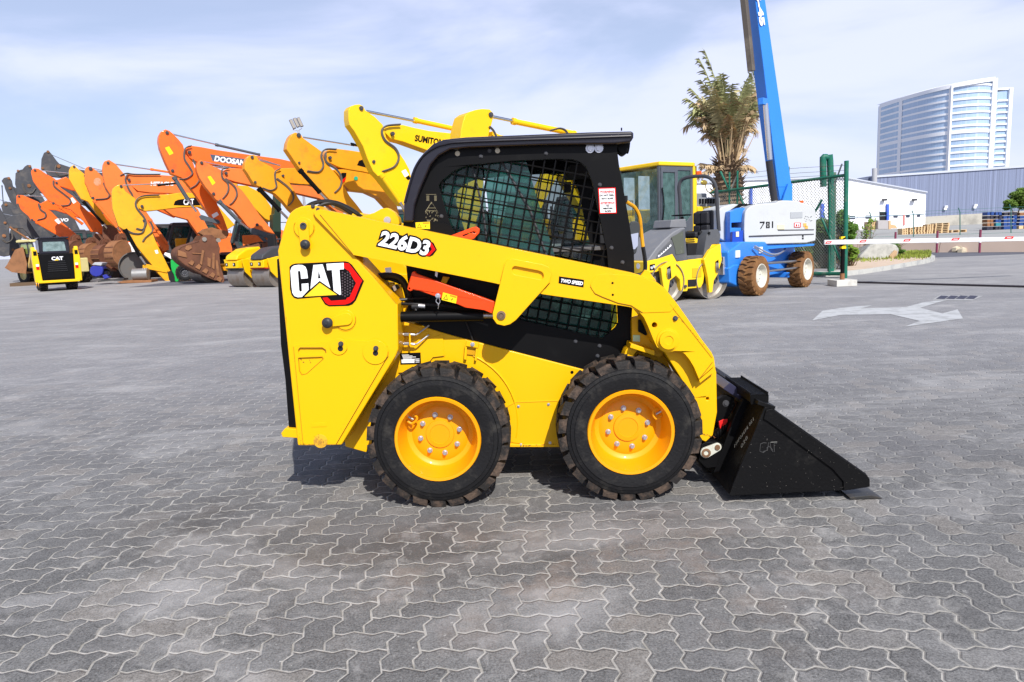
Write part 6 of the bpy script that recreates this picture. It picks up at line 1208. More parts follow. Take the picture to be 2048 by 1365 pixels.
# --- blue boom lift
BL = mat('lift_blue_paint', (.03, .21, .70), .36, coat=.2, dirt=.35, dcol=(.20, .28, .36), scale=2, thr=.6, var=.05, spec=.3)
LG = mat('lift_grey_cover', (.50, .52, .53), .45, dirt=.35, dcol=(.34, .33, .30), scale=2.2, thr=.55, var=.03)
w1_ = G(1523, 592); w2_ = G(1615, 575); yw = math.atan2(w2_.y-w1_.y, w2_.x-w1_.x)
fr = Frame((w1_.x, w1_.y, 0), yw); rt = empty('boom_lift', fr.o, fr.yaw, 'blue and light grey boom lift with muddy tyres and a steep boom beside the gate', 'boom lift')
wb = fr.S(1615, 575, 0)[0]; TR = .405
WHR = mat('wheel_cream', (.60, .58, .50), .5, dirt=.4, dcol=(.3, .2, .1), scale=5)
for xx, yy, fl in ((0, 0, False), (wb, 0, False), (0, 2.1, True), (wb, 2.1, True)):
    wheel(rt, (xx, yy, TR), TR, .33, .235, 18, RUBR, RUBR, WHR, flip=fl, lug_h=.035, dish=.10, n=56)
def lp(name, pts, y0, y1, m, bevel=.01, holes=(), par=None, F_=None): f_ = F_ or fr; s = MB(); s.prism(f_.L(pts, y0), y0, y1, [f_.L(h, y0) for h in holes]); return s.build(name, m, par or rt, bevel)
s = MB(); s.prism([(-.62, .42), (-.66, .92), (-.1, 1.10), (wb+.1, 1.02), (wb+.35, .55), (wb+.1, .35), (-.3, .30)], .38, 1.75); s.build('chassis', BL, rt, .03)
s = MB(); s.prism([(-.62, .30), (-.66, .60), (-.45, .66), (.15, .62), (.15, .28), (-.3, .20)], .36, 1.75); s.build('axle_beam', BL, rt, .03); s = MB(); s.box((wb, 1.05, .42), (.26, 1.7, .24)); s.box((wb-.25, .5, .3), (.4, .5, .12)); s.build('axle', BL, rt, .02)
s = MB(); s.tube([(.5, .36, .62), (wb-.2, .10, .60)], .03, sub=0); s.cut(); s.tube([(.5, .36, .44), (wb-.2, .05, .46)], .025, sub=0); s.build('steering_link', STEEL, rt)
s = MB(); s.tube([(.3, .3, 1.0), (.9, .2, .80), (1.5, .2, .86), (wb-.4, .3, 1.05)], .018); s.cut(); s.tube([(.3, .32, .97), (.9, .25, .76), (1.5, .25, .82), (wb-.4, .3, 1.0)], .016); s.build('hose', ZINC, rt)
s = MB(); s.box((-.3, .37, .86), (.16, .03, .14)); s.build('data_plate', WHT, rt); s = MB(); s.box((.7, .36, .9), (.14, .02, .13)); s.build('data_plate', WHT, rt)
# turntable and covers, turned towards the viewer
f2 = Frame(pt(1560, 15.4), R(8)); 
def tp(name, pts, y0, y1, m, bevel=.01, par=None, holes=()): 
    s = MB(); T = lambda v: fr.I @ (f2.M @ v); s.prism(f2.L(pts, y0), y0, y1, [f2.L(h, y0) for h in holes], T=T); return s.build(name, m, par or rt, bevel)
tp('turntable', [(1452, 499), (1454, 493), (1492, 490), (1630, 488), (1628, 492), (1560, 497), (1480, 505), (1456, 503)], .05, 1.4, BL, .01)
tp('turntable_ring', [(1470, 503), (1530, 500), (1526, 510), (1474, 512)], .3, 1.3, MDGRAY, .01)
cv = tp('engine_cover', smoothpoly([(1490, 488), (1488, 470), (1489, 430), (1492, 420), (1504, 411), (1525, 407), (1552, 407), (1556, 402), (1568, 401), (1600, 402.5), (1602, 406), (1620, 410), (1630, 416), (1633, 430), (1632.5, 470), (1631, 486), (1560, 488), (1496, 490)], 1), 0, .95, LG, .05)
tp('cover_groove', [(1498, 472), (1520, 471), (1628, 468), (1628, 469.5), (1520, 474), (1498, 474.5)], -.012, -.004, MDGRAY, 0, cv); tp('cover_groove', [(1556, 460), (1628, 459), (1628, 460.6), (1556, 461.6)], -.010, -.004, MDGRAY, 0, cv)
tp('vent_panel', [(1581, 425), (1605, 424), (1605, 436), (1581, 437)], -.008, -.002, mat('vent_grey', (.36, .38, .40), .5), 0, cv)
def fl(n, x0, y0, x1, y1, m): tp(n, [(x0, y0), (x1, y0), (x1, y1), (x0, y1)], -.010, -.003, m, 0, cv)
fl('cream_sticker', 1555, 450, 1569, 459, mat('cream_decal', (.75, .68, .42), .5)); fl('white_sticker', 1589, 447, 1600, 454, WHT); fl('orange_sticker', 1607, 447, 1613, 454, mat('orange_sticker', (.8, .4, .1), .5)); fl('orange_sticker', 1610, 452, 1616, 458, mat('orange_sticker', (.8, .4, .1), .5))
s = MB(); T = lambda v: fr.I @ (f2.M @ v)
for (x0, y0, x1, y1) in ((1588, 446, 1601, 447), (1588, 454, 1601, 455), (1588, 447, 1589, 454), (1600, 447, 1601, 454), (1591, 449, 1594, 453), (1596, 449, 1598, 453)): s.prism(f2.L([(x0, y0), (x1, y0), (x1, y1), (x0, y1)], 0), -.014, -.011, T=T)
s.build('sticker_frame', RDEC, cv, smooth=False)
s = MB(); random.seed(4)
for k in range(14): x = 1608+random.random()*17; y = 432+random.random()*12; s.prism(f2.L(circ((x, y), .6, 6), 0), -.008, -.003, T=T)
s.build('vent_holes', MDGRAY, cv, smooth=False)
# stencilled number 781
s = MB()
def st(*P_): s.prism(f2.L(list(P_), 0), -.008, -.003, T=T)
st((1519.5, 444), (1529, 443.5), (1529, 446), (1519.5, 446.5)); st((1526.5, 446.5), (1529, 446.4), (1525.5, 452), (1523.6, 452)); st((1523, 453), (1525, 453), (1522, 458), (1520, 458))
for x in (1532, 1536.6): st((x, 444), (x+2.6, 444), (x+2.6, 449.6), (x, 449.6)); st((x, 450.8), (x+2.6, 450.8), (x+2.6, 456.6), (x, 456.6))
st((1534.8, 444), (1536.5, 444), (1536.5, 445.6), (1534.8, 445.6)); st((1534.8, 449.4), (1536.5, 449.4), (1536.5, 451), (1534.8, 451)); st((1534.8, 455), (1536.5, 455), (1536.5, 456.6), (1534.8, 456.6))
st((1543.8, 443), (1546, 443), (1546, 456), (1543.8, 456)); st((1604, 471), (1607, 471), (1607, 474), (1604, 474)); st((1604, 475.5), (1607, 475.5), (1607, 479), (1604, 479))
s.build('number_lettering', BDEC, cv, smooth=False)
tp('beacon', [(1600, 406), (1601, 401.5), (1607, 401.5), (1608, 406)], .3, .42, mat('amber_beacon', (.75, .10, .005), .25), .01, cv)
tp('pedestal', [(1460, 492), (1460, 424), (1478, 416), (1490, 416), (1488, 470), (1489, 492)], .12, .9, BL, .01, holes=[[(1463, 446), (1484, 445), (1484, 456), (1463, 456)]]); tp('valve_box', [(1464, 490), (1465, 464), (1487, 461), (1486, 490)], .02, .12, mat('lift_deep_blue', (.01, .06, .38), .4, coat=.2), .01)
tp('yellow_plate', [(1472, 464), (1478, 463.5), (1478, 474), (1472, 474)], .008, .018, mat('cream_decal', (.75, .68, .42), .5), 0)
tp('ground_cover', [(1440, 478), (1438, 420), (1444, 414), (1468, 408), (1482, 410), (1463, 424), (1460, 482), (1450, 484)], .35, 1.3, LG, .03); tp('cover_trim', [(1460, 422), (1480, 408), (1512, 409), (1506, 411), (1484, 413), (1462, 426)], .3, .35, BLK, .004)
# boom: box section, foot between two blue lugs
lean = Matrix.Rotation(0, 3, 'X')
fb = Frame(pt(1565, 16.1), R(19))
TB = lambda v: fr.I @ (fb.M @ v)
e_l = [fb.V(1537, 372, 0), fb.V(1479, -90, 0)]; e_m = [fb.V(1556, 398, 0), fb.V(1500, -90, 0)]; e_r = [fb.V(1583, 372, 0), fb.V(1519, -90, 0)]
def quadbeam(pa, pb, m, name, par=None, bevel=.01):
    s = MB(); vs = [TB(v) for v in pa]+[TB(v) for v in pb]; s.add(vs, [(3, 2, 1, 0), (4, 5, 6, 7), (0, 1, 5, 4), (1, 2, 6, 5), (2, 3, 7, 6), (3, 0, 4, 7)]); return s.build(name, m, par or rt, bevel)
def sect(pl, pm, pr, z):
    """square section whose near edge is seen between a left and a right side: local x spans right face, y spans left face"""
    m = fb.V(*pm, 0)
    # right face runs along +x, left face along +y
    rx = fb.S(*pr, 0)[0]-m.x
    d = fb.r3 @ ray(*pl); e = fb.e; t = (m.x-e.x)/d.x; ly = (e+d*t).y-m.y; zl = m.z
    return [m, m+Vector((rx, 0, 0)), m+Vector((rx, ly, 0)), m+Vector((0, ly, 0))]
A_ = sect((1539, 395), (1557, 398), (1583, 392), 0); B_ = sect((1478, -90), (1500, -90), (1518, -90), 0)
lo = sect((1537, 372), (1556, 375), (1584, 374), 0)
bm_ = quadbeam(lo, B_, BL, 'boom', bevel=.015)
quadbeam([v+Vector((.03, .03, 0)) for v in sect((1541, 398), (1560, 400), (1578, 398), 0)], lo, BL, 'boom_foot')
tpx = lambda pts, y0, y1, m, name, par=None, bevel=.006: (lambda s: (s.prism(fb.L(pts, y0), y0, y1, T=TB), s.build(name, m, par or rt, bevel))[1])(MB())
tpx([(1566, 402), (1569, 390), (1577, 368), (1585, 368), (1585, 404)], -.06, -.01, BL, 'foot_lug'); tpx([(1566, 402), (1569, 390), (1577, 368), (1585, 368), (1585, 404)], .42, .47, BL, 'foot_lug')
s = MB(); s.cyl(TB(fb.V(1531, 208, -.02)), TB(fb.V(1540, 320, -.04)), .055, n=16); cr_ = s.build('lift_ram_rod', CHR, rt); s = MB(); s.cyl(TB(fb.V(1538, 322, -.04)), TB(fb.V(1549, 402, -.05)), .075, n=16); s.build('lift_cylinder', mat('ram_black', (.03, .03, .035), .4), rt)
s = MB(); s.cyl(TB(fb.V(1557, 368, .2)), TB(fb.V(1560, 404, .2)), .06, n=14); s.build('slave_cylinder', MDGRAY, rt)
s = MB(); s.box(TB(fb.V(1526, 204, -.03)), (.22, .12, .14)); s.build('ram_bracket', BL, rt, .01)
s = MB(); s.beam(TB(fb.V(1503, 143, .05)), TB(fb.V(1479, -90, .05)), .12, .14, up=(1, 0, 0)); s.build('cable_tray', mat('tray_brown_steel', (.13, .11, .09), .5, .3, dirt=.4, dcol=(.35, .3, .22), scale=2, thr=.5), rt, .01)
s = MB(); s.tube([TB(fb.V(1504, 143, .05)), TB(fb.V(1505, 152, .05)), TB(fb.V(1509, 160, .03))], .012); s.build('cable_loop', ZINC, rt)
s = MB(); a = fb.V(1514, -14, 0); b_ = fb.V(1523.5, 52, 0); nrm = Vector((0, -1, 0)); X = (b_-a).normalized(); Z = Vector((X.z*-1, 0, X.x)); Z = Vector((-X.z, 0, X.x))
tt = MB(); w0 = text_into(tt, 'S-45', (0, 0, 0), (1, 0, 0), (0, 0, 1), .17, (0, -1, 0)); text_into(s, 'S-45', a+Vector((-.055, 0, 0)), X, Z, .17, nrm, .002, .008, 0, .022, (b_-a).length/w0)
s.v = [tuple(TB(Vector(v))) for v in s.v]; s.build('lettering', WHT, bm_, smooth=False)
# ================================================================ gate, fence, palm, planting, far lot and buildings
GRP = mat('gate_green_paint', (.012, .13, .085), .4, dirt=.45, dcol=(.20, .22, .16), scale=4, thr=.52)
WIRE = mat('galvanised_wire', (.30, .33, .30), .55, .2)
def FP(px_, Z, yaw=0): return Frame(pt(px_, Z), yaw)
fg = Frame(G(1693, 557), 0); e0 = fg.o; far_ = ray(1440, horizon(1440)); zf = 22.5; pe = Vector((far_.x*zf/far_.y, zf, 0)); yg = math.atan2(e0.y-pe.y, e0.x-pe.x)
fg = Frame((e0.x, e0.y, 0), yg); gt = empty('sliding_gate', fg.o, fg.yaw, 'green pipe framed chain link gate standing open behind the boom lift', 'gate')
gv = lambda x, y, d=0: fg.V(x, y, d)
def pipe(n, a, b, r, m=GRP, par=None, d=0): s = MB(); s.tube([gv(*a, d), gv(*b, d)], r, n=12, sub=0); return s.build(n, m, par or gt)
pipe('end_post', (1693, 322), (1690, 560), .055); pipe('top_rail', (1690, 351), (1420, 386), .04); pipe('bottom_rail', (1690, 548), (1420, 548), .05)
pipe('brace', (1644, 438), (1690, 540), .035); pipe('brace', (1644, 400), (1618, 445), .03); pipe('brace', (1548, 374), (1600, 470), .03); pipe('brace', (1475, 380), (1500, 440), .03)
for x, y in ((1660, 340), (1577, 334), (1475, 342), (1459, 345)): pipe('upright', (x, y), (x-1, 552), .03)
pipe('outrigger', (1684, 328), (1668, 372), .02, WIRE); pipe('outrigger', (1475, 350), (1458, 388), .025, WIRE); pipe('outrigger', (1441, 344), (1461, 385), .035)
s = MB()
for k, yy in enumerate((331, 341, 349)): s.cut(); s.tube([gv(1690, yy), gv(1640, yy+3), gv(1577, yy+7), gv(1475, yy+17), gv(1420, yy+21)], .006, n=4, sub=3)
s.build('barbed_wire', mat('rust_wire', (.16, .13, .12), .6, .3), gt)
s = MB()
a0 = gv(1422, 387); a1 = gv(1690, 353); b0 = gv(1422, 546); poly = [(a0.x, .25), (a1.x, .25), (a1.x, a1.z), (a0.x, a0.z)]
for an in (R(45), R(-45)):
    d = (math.cos(an), math.sin(an)); n = (-d[1], d[0]); ks = [p[0]*n[0]+p[1]*n[1] for p in poly]; k = min(ks); sp = .062
    while k < max(ks):
        for t0, t1 in clip(poly, (n[0]*k, n[1]*k), d):
            if t1-t0 > .05: s.tube([(n[0]*k+d[0]*t, .0, n[1]*k+d[1]*t) for t in (t0, t1)], .0075, n=3, sub=0)
        k += sp
s.build('chain_link', WIRE, gt, smooth=False)
# gate catch posts: thick U shaped pair
gp_ = Frame(G(1660, 552), 0); ct = empty('gate_post', gp_.o, 0, 'thick dark green gate post with a bent over pipe top right of the boom lift', 'gate post')
s = MB(); s.tube([gp_.V(1661, 556), gp_.V(1663, 450), gp_.V(1660, 322), gp_.V(1656, 316), gp_.V(1648, 315), gp_.V(1646, 321), gp_.V(1647, 374)], .085, n=14, sub=3); s.build('bent_pipe', GRP, ct)
s = MB(); s.tube([gp_.V(1669, 345, .3), gp_.V(1668, 552, .3)], .05, sub=0); s.build('rear_pipe', mat('faded_green', (.12, .18, .13), .6), ct)
s = MB(); s.box((.05, 0, .06), (.7, .5, .12)); s.build('footing', mat('white_concrete', (.55, .54, .50), .85, dirt=.4, scale=3), ct)
# slim striped pole
fp = Frame(G(1689, 556), 0); rt = empty('marker_pole', fp.o, 0, 'slim green pole with orange, white and yellow bands in front of the gate end', 'pole')
for n_, y0, y1, m in (('pole_lower', 556, 508, GRP), ('yellow_band', 508, 500, YDEC), ('pole_middle', 500, 428, GRP), ('white_band', 428, 411, WHT), ('orange_band', 411, 401, mat('orange_sticker', (.8, .2, .02), .5)), ('pole_upper', 401, 326, GRP)):
    s = MB(); s.cyl(fp.V(1690+(556-y0)*.012, y0), fp.V(1690+(556-y1)*.012, y1), .052, n=14); s.build(n_, m, rt)
# barrier: stand with footing, long white boom with red marks
gb = G(1684, 572); fb2 = Frame((gb.x, gb.y, 0), R(1.2)); bt = empty('barrier', fb2.o, fb2.yaw, 'white traffic barrier arm with red marks resting on a black and yellow stand', 'barrier')
s = MB(); s.box((0, 0, .07), (.46, .46, .14)); s.build('footing', mat('white_concrete', (.55, .54, .50), .85), bt, .01)
s = MB(); s.tube([(0, 0, .12), (.0, 0, .85)], .045, sub=0); s.build('stand_post', BLK, bt); s = MB(); s.prism([(-.05, .83), (.05, .83), (.02, 1.10), (-.07, 1.10)], -.05, .05); f_ = s.build('yellow_fork', YDEC, bt)
s = MB(); s.cut(); s.prism([(-.055, .88), (.045, .94), (.04, .98), (-.06, .92)], -.054, .054); s.cut(); s.prism([(-.06, 1.0), (.035, 1.05), (.03, 1.09), (-.065, 1.04)], -.054, .054); s.build('black_stripe', BLK, f_)
s = MB(); s.cyl((0, 0, .14), (0, 0, .28), .05, n=12); s.build('rusty_foot', RUST2, bt)
z0 = fb2.S(1650, 489, -.1)[1]; z1 = fb2.S(1650, 480, -.1)[1]; xr = fb2.S(2100, 478, -.1)[0]; xl = fb2.S(1649, 484, -.1)[0]
s = MB(); s.prism([fb2.S(1649, 490, -.1), fb2.S(2110, 481.3, -.1), fb2.S(2110, 473, -.1), fb2.S(1649, 480.5, -.1)], -.10, -.05); ar = s.build('boom_arm', mat('barrier_white', (.62, .63, .64), .5, dirt=.35, dcol=(.4, .38, .35), scale=2), bt, .008)
for x, y, w in ((1657, 485.5, 14), (1726, 483, 15), (1814, 481, 16), (1911, 479, 18), (2018, 476, 20)):
    s = MB(); s.prism(fb2.L([(x-w/2, y+2.4), (x+w/2-3.5, y+2.0), (x+w/2, y-2.6), (x-w/2+3.5, y-2.2)], -.1), -.104, -.1005); o_ = s.build('red_mark', RDEC, ar, smooth=False)
    s = MB()
    for k in range(4): s.prism(fb2.L([(x-w*.22+k*w*.12, y+.9), (x-w*.15+k*w*.12, y+.9), (x-w*.13+k*w*.12, y-.9), (x-w*.20+k*w*.12, y-.9)], -.105), -.107, -.1045)
    s.build('white_marks', WHT, o_, smooth=False)
# ---- palm
fpal = FP(1456, 25.5); pl = empty('palm_tree', fpal.o, 0, 'ragged date palm with green and dry fronds and a fibrous trunk behind the gate', 'palm tree')
BARK = mat('palm_fibre', (.20, .14, .09), .95, dirt=.6, dcol=(.07, .045, .03), scale=6, thr=.45, bump=.8, var=.2)
random.seed(21)
tz = fpal.S(1456, 318)[1]; s = MB(); prof = []
nseg = 26
for k in range(nseg+1):
    t = k/nseg; r = .38+.10*math.sin(t*3.0)-.22*max(0, t-.8)*2; prof += [(r, tz*t), (r+.07, tz*t+.04)]
s.lathe((0, 0, 0), prof, 18, 'z')
for k in range(190):       # old frond stubs
    t = random.uniform(.15, 1.0)**.8; a = random.uniform(0, 6.28); r = .38+.1*math.sin(t*3); L_ = random.uniform(.14, .34)
    p = Vector((r*math.cos(a), r*math.sin(a), tz*t)); q_ = p+Vector((math.cos(a)*L_*.8, math.sin(a)*L_*.8, L_*.55)); u = Vector((-math.sin(a), math.cos(a), 0))*.06
    s.add([p-u, p+u, q_+u*.4, q_-u*.4, p+Vector((0, 0, -.09))], [(0, 1, 2, 3), (0, 3, 4), (1, 4, 2), (3, 2, 4)])
s.build('trunk', BARK, pl, smooth=False)
FG = mat('palm_leaf_green', (.27, .28, .13), .6, var=.35, scale=1.5); FG2 = mat('palm_leaf_yellowish', (.44, .39, .21), .65, var=.3, scale=1.5); FD = mat('palm_leaf_dry', (.46, .34, .20), .8, var=.3, scale=2)
def frond(s, base, az, el, Ln, droop, lw=.34, dens=32, spread=1.0):
    P_ = []; p = Vector(base); e = el; st = Ln/16
    for i in range(17):
        P_.append(p.copy()); d = Vector((math.cos(az)*math.cos(e), math.sin(az)*math.cos(e), math.sin(e))); p = p+d*st; e -= droop/16*(.4+i/10)
    s.tube(P_, .022, n=4, sub=0, taper=.005)
    side = Vector((-math.sin(az), math.cos(az), 0))
    for i in range(dens):
        t = .36+.64*i/dens; k = t*16; j = min(int(k), 15); c = P_[j].lerp(P_[j+1], k-j); d = (P_[j+1]-P_[j]).normalized(); up = side.cross(d)
        for sg in (-1, 1):
            l = lw*(math.sin(min(1, t*1.25)*math.pi*.78)+.25)*random.uniform(.75, 1.15)
            dv = (side*sg*random.uniform(.55, .95)*spread+d*random.uniform(.5, .9)+up*random.uniform(-.1, .55)).normalized(); tip = c+dv*l+Vector((0, 0, -l*random.uniform(.15, .65)))
            w = d*.030
            s.add([c-w, c+w, c.lerp(tip, .55)+w*1.1, tip], [(0, 1, 2), (0, 2, 3)])
C0 = Vector((0, 0, tz-.1))
sets = [MB(), MB(), MB()]
for k in range(46):
    az = random.uniform(0, 6.28); el = random.uniform(R(76), R(89)); L_ = random.uniform(2.0, 3.1); frond(sets[0 if k % 3 else 1], C0+Vector((math.cos(az)*.15, math.sin(az)*.15, 0)), az, el, L_, random.uniform(.3, .95), .34)
for az, el, L_, dr in ((R(172), R(85), 3.9, .30), (R(178), R(82), 3.7, .35), (R(185), R(80), 2.3, 1.2), (R(195), R(80), 2.4, 1.2), (R(4), R(84), 3.0, .4), (R(-20), R(80), 2.5, .9), (R(170), R(80), 2.1, 1.2)): frond(sets[0], C0, az, el, L_, dr, .42, 38)
for k in range(40): az = random.uniform(0, 6.28); frond(sets[2], C0+Vector((0, 0, random.uniform(-.2, .5))), az, random.uniform(R(74), R(88)), random.uniform(1.2, 2.3), random.uniform(.6, 1.9), .28)
for k in range(60):
    az = random.uniform(0, 6.28); e = random.uniform(R(62), R(88)); p = C0+Vector((math.cos(az)*.25, math.sin(az)*.25, random.uniform(-.5, 0))); sets[2].tube([p, p+Vector((math.cos(az)*math.cos(e), math.sin(az)*math.cos(e), math.sin(e)))*random.uniform(.8, 1.7)], .035, n=4, sub=0, taper=.012)
for k in range(18): az = random.uniform(0, 6.28); frond(sets[2], C0+Vector((math.cos(az)*.2, math.sin(az)*.2, -.3)), az, random.uniform(R(10), R(45)), random.uniform(.6, 1.1), random.uniform(.3, 1.5), .22, 16)
sets[0].build('green_fronds', FG, pl, smooth=False, fix=False); sets[1].build('yellowing_fronds', FG2, pl, smooth=False, fix=False); sets[2].build('dry_fronds', FD, pl, smooth=False, fix=False)
# ---- leaf clumps
LEAF = mat('hedge_leaf', (.08, .17, .02), .55, var=.5, scale=3); LEAF2 = mat('bright_leaf', (.16, .26, .03), .5, var=.4, scale=3); LEAF3 = mat('dark_leaf', (.06, .11, .02), .6, var=.5, scale=2)
TWIG = mat('dry_twigs', (.17, .12, .07), .9, var=.3, scale=4)
def leaves(s, c, r, n, sz=.05, up=0):
    c = Vector(c)
    for _ in range(n):
        d = Vector((random.gauss(0, 1), random.gauss(0, 1), random.gauss(0, 1))).normalized()*(random.random()**.35)
        p = c+Vector((d.x*r[0], d.y*r[1], d.z*r[2])); a = Vector((random.gauss(0, 1), random.gauss(0, 1), random.gauss(0, .6)+up)).normalized(); b = a.orthogonal().normalized(); l = sz*random.uniform(.7, 1.5)
        s.add([p-a*l, p+b*l*.45, p+a*l, p-b*l*.45], [(0, 1, 2, 3)])
def bush(name, px_, Z, blobs, m, label, cat='shrub', group=None, sz=.05, n=380, twigs=True):
    f_ = FP(px_, Z); rt_ = empty(name, f_.o, 0, label, cat, group); s = MB()
    for (x, y, rx, rz, ry) in blobs:
        c = f_.V(x, y); k = 1/f_.ppm(x, y); v = rx*k*rz*k
        for q in range(6): leaves(s, c+Vector((random.uniform(-.5, .5)*rx*k, random.uniform(-.5, .5)*ry, random.uniform(-.5, .5)*rz*k)), (rx*k*.6, ry*.6, rz*k*.6), int(n/6), sz)
    s.build('foliage', m, rt_, smooth=False, fix=False)
    if twigs:
        s = MB()
        for (x, y, rx, rz, ry) in blobs:
            c = f_.V(x, y)
            for k in range(7): s.cut() if False else None; s.tube([(c.x+random.uniform(-.1, .1), random.uniform(-.1, .1), 0), (c.x+random.uniform(-.2, .2), random.uniform(-.2, .2), max(c.z, .2)*.6), (c.x+random.uniform(-.4, .4), random.uniform(-.3, .3), max(c.z, .2)+random.uniform(0, .2))], .012, n=5, sub=2, taper=.004)
        s.build('stems', TWIG, rt_)
    return rt_
random.seed(5)
bush('hedge', 1600, 23.5, [(1480, 500, 30, 22, .5), (1520, 495, 32, 26, .5), (1565, 500, 32, 26, .5), (1605, 495, 32, 28, .5), (1640, 495, 28, 34, .5), (1620, 460, 24, 20, .5), (1645, 462, 18, 26, .5)], LEAF3, 'dark green hedge showing through the chain link gate', 'hedge', sz=.07, n=1500)
bush('hedge_litter', 1600, 23.2, [(1500, 528, 40, 12, .3), (1570, 530, 40, 12, .3), (1640, 525, 30, 16, .3), (1675, 500, 10, 34, .3)], TWIG, 'dry brown undergrowth along the foot of the hedge', 'undergrowth', sz=.06, n=1300, twigs=False)
bush('shrub', 1680, 22.3, [(1681, 440, 12, 20, .4), (1694, 455, 14, 14, .4), (1703, 462, 11, 13, .4), (1690, 472, 12, 8, .4)], LEAF, 'dense green shrub just right of the gate post', group='shrubs by the entrance', sz=.06, n=1100)
bush('shrub', 1738, 27, [(1736, 458, 14, 16, .3), (1731, 470, 10, 10, .3), (1742, 444, 8, 8, .2)], LEAF2, 'thin young shrub with sparse leaves above the big rock', group='shrubs by the entrance', sz=.045, n=90)
bush('shrub', 1795, 27.5, [(1793, 496, 9, 8, .25), (1799, 503, 7, 6, .25), (1788, 490, 6, 5, .2)], LEAF, 'small low green shrub right of the big rock', group='shrubs by the entrance', sz=.05, n=260)
bush('shrub', 1703, 22, [(1700, 512, 8, 10, .3), (1706, 502, 7, 9, .3), (1699, 495, 5, 8, .3)], LEAF2, 'bright low plant left of the big rock', group='shrubs by the entrance', sz=.05, n=330)
# ---- planted island with kerb
isl = [(1688, 553), (1730, 548), (1775, 541), (1820, 533), (1850, 528), (1868, 523), (1870, 519), (1858, 514), (1830, 512), (1790, 510), (1730, 510), (1688, 512)]
II = [G(a, b) for a, b in isl]; s = MB(); n = len(II); c_ = sum((Vector(p) for p in II), Vector())/n
inn = [Vector(p).lerp(c_, .0)+(c_-Vector(p)).normalized()*.16 for p in II]
s.add([(p.x, p.y, .10) for p in inn], [tuple(range(n))]); tag(s.build('soil', SAND, smooth=False), kind='structure')
KRB = mat('kerb_stone', (.46, .46, .43), .85, dirt=.6, dcol=(.14, .16, .2), scale=1.4, thr=.5); s = MB()
for i in range(n-4):
    a, b = II[i], II[i+1]; ia, ib = inn[i], inn[i+1]
    s.add([(a.x, a.y, 0), (b.x, b.y, 0), (b.x, b.y, .13), (a.x, a.y, .13), (ia.x, ia.y, .13), (ib.x, ib.y, .13), (ia.x, ia.y, 0), (ib.x, ib.y, 0)], [(0, 1, 2, 3), (3, 2, 5, 4), (4, 5, 7, 6)])
tag(s.build('kerb', KRB, smooth=False), kind='structure')
s = MB(); random.seed(8)
for _ in range(6500):
    x = random.uniform(1690, 1862); y = 516+random.gauss(0, 4.2)+(1780-x)*.05
    if y < 508 or y > 531: continue
    p = G(x, y); h_ = random.uniform(.04, .13); a = random.uniform(0, 6.28); u = Vector((math.cos(a), math.sin(a), 0))*.02
    s.add([p+Vector((0, 0, .1))-u, p+Vector((0, 0, .1))+u, p+Vector((random.uniform(-.05, .05), random.uniform(-.05, .05), .1+h_))], [(0, 1, 2)])
tag(s.build('grass', mat('grass_blade', (.22, .27, .04), .7, var=.4, scale=1), smooth=False, fix=False), 'patchy yellow green grass round the big rock', 'grass', kind='stuff')
fr = Frame(G(1752, 523), R(5)); rt = empty('rock', fr.o, fr.yaw, 'large pale grey boulder with a tan broken face on the planted island', 'rock')
rk = fr.L([(1709, 518), (1711, 510), (1722, 500), (1732, 488), (1745, 485), (1765, 485), (1783, 489), (1790, 498), (1786, 512), (1776, 520), (1755, 523), (1730, 522)]); rk = [(a, max(b, .05)) for a, b in rk]
s = MB(); s.prism(rk, -.3, .7, top=[(a*.8, b*.75) for a, b in rk]); o = s.build('boulder', mat('boulder_stone', (.40, .40, .37), .9, dirt=.55, dcol=(.20, .21, .19), scale=9, thr=.5, bump=.8, var=.15), rt, .10)
s = MB(); s.prism(fr.L([(1770, 521), (1767, 512), (1778, 500), (1784, 503), (1780, 515)]), -.36, -.28); s.build('broken_face', mat('broken_tan_stone', (.42, .29, .17), .9, dirt=.5, scale=6, bump=.5), rt, .03)
# ---- beyond the road: low wall, bollards, rubble, wire fence
a = G(1700, 506); b = G(2100, 504.5)
s = MB(); d_ = Vector((b.x-a.x, b.y-a.y, 0)).normalized(); a2 = Vector(a)-d_*30; b2 = Vector(b)+d_*30
TAN = mat('tan_concrete', (.56, .44, .36), .9, dirt=.4, dcol=(.42, .34, .27), scale=.8, var=.08)
L_ = (b2-a2).length; 
lw = empty('low_wall', a2, math.atan2(d_.y, d_.x), 'low tan concrete wall of long blocks along the far side of the road', 'wall')
for k in range(18):
    s = MB(); x0 = k*L_/18+.02; x1 = (k+1)*L_/18-.02; s.add([(x0, 0, 0), (x1, 0, 0), (x1, .12, .52), (x0, .12, .52), (x0, .9, .56), (x1, .9, .56), (x0, .9, 0), (x1, .9, 0)], [(0, 1, 2, 3), (3, 2, 5, 4), (4, 5, 7, 6), (0, 3, 4, 6), (1, 7, 5, 2)]); s.build('wall_block', TAN, lw)
for k, x in enumerate((1870, 1955, 2047, 1787)):
    f_ = Frame(G(x, 506), 0); f_.o.y -= .12; f_ = Frame(f_.o, 0); rt = empty('bollard', f_.o, 0, ['short dark red post against the low wall, left of the rubble heap', 'short dark red post against the low wall, right of the rubble heap', 'short dark red post against the low wall at the right edge', 'short dark red post behind the big rock'][k], 'post', 'short posts along the low wall')
    s = MB(); s.cyl((0, 0, 0), (0, 0, .42), .045, n=10); s.build('post', mat('plum_paint', (.20, .04, .08), .6), rt); s = MB(); s.cyl((0, 0, .42), (0, 0, .60), .05, n=10); s.build('white_top', WHT, rt); s = MB(); s.cyl((0, 0, .60), (0, 0, .95), .045, n=10); s.build('dark_cap', mat('plum_paint', (.20, .04, .08), .6), rt)
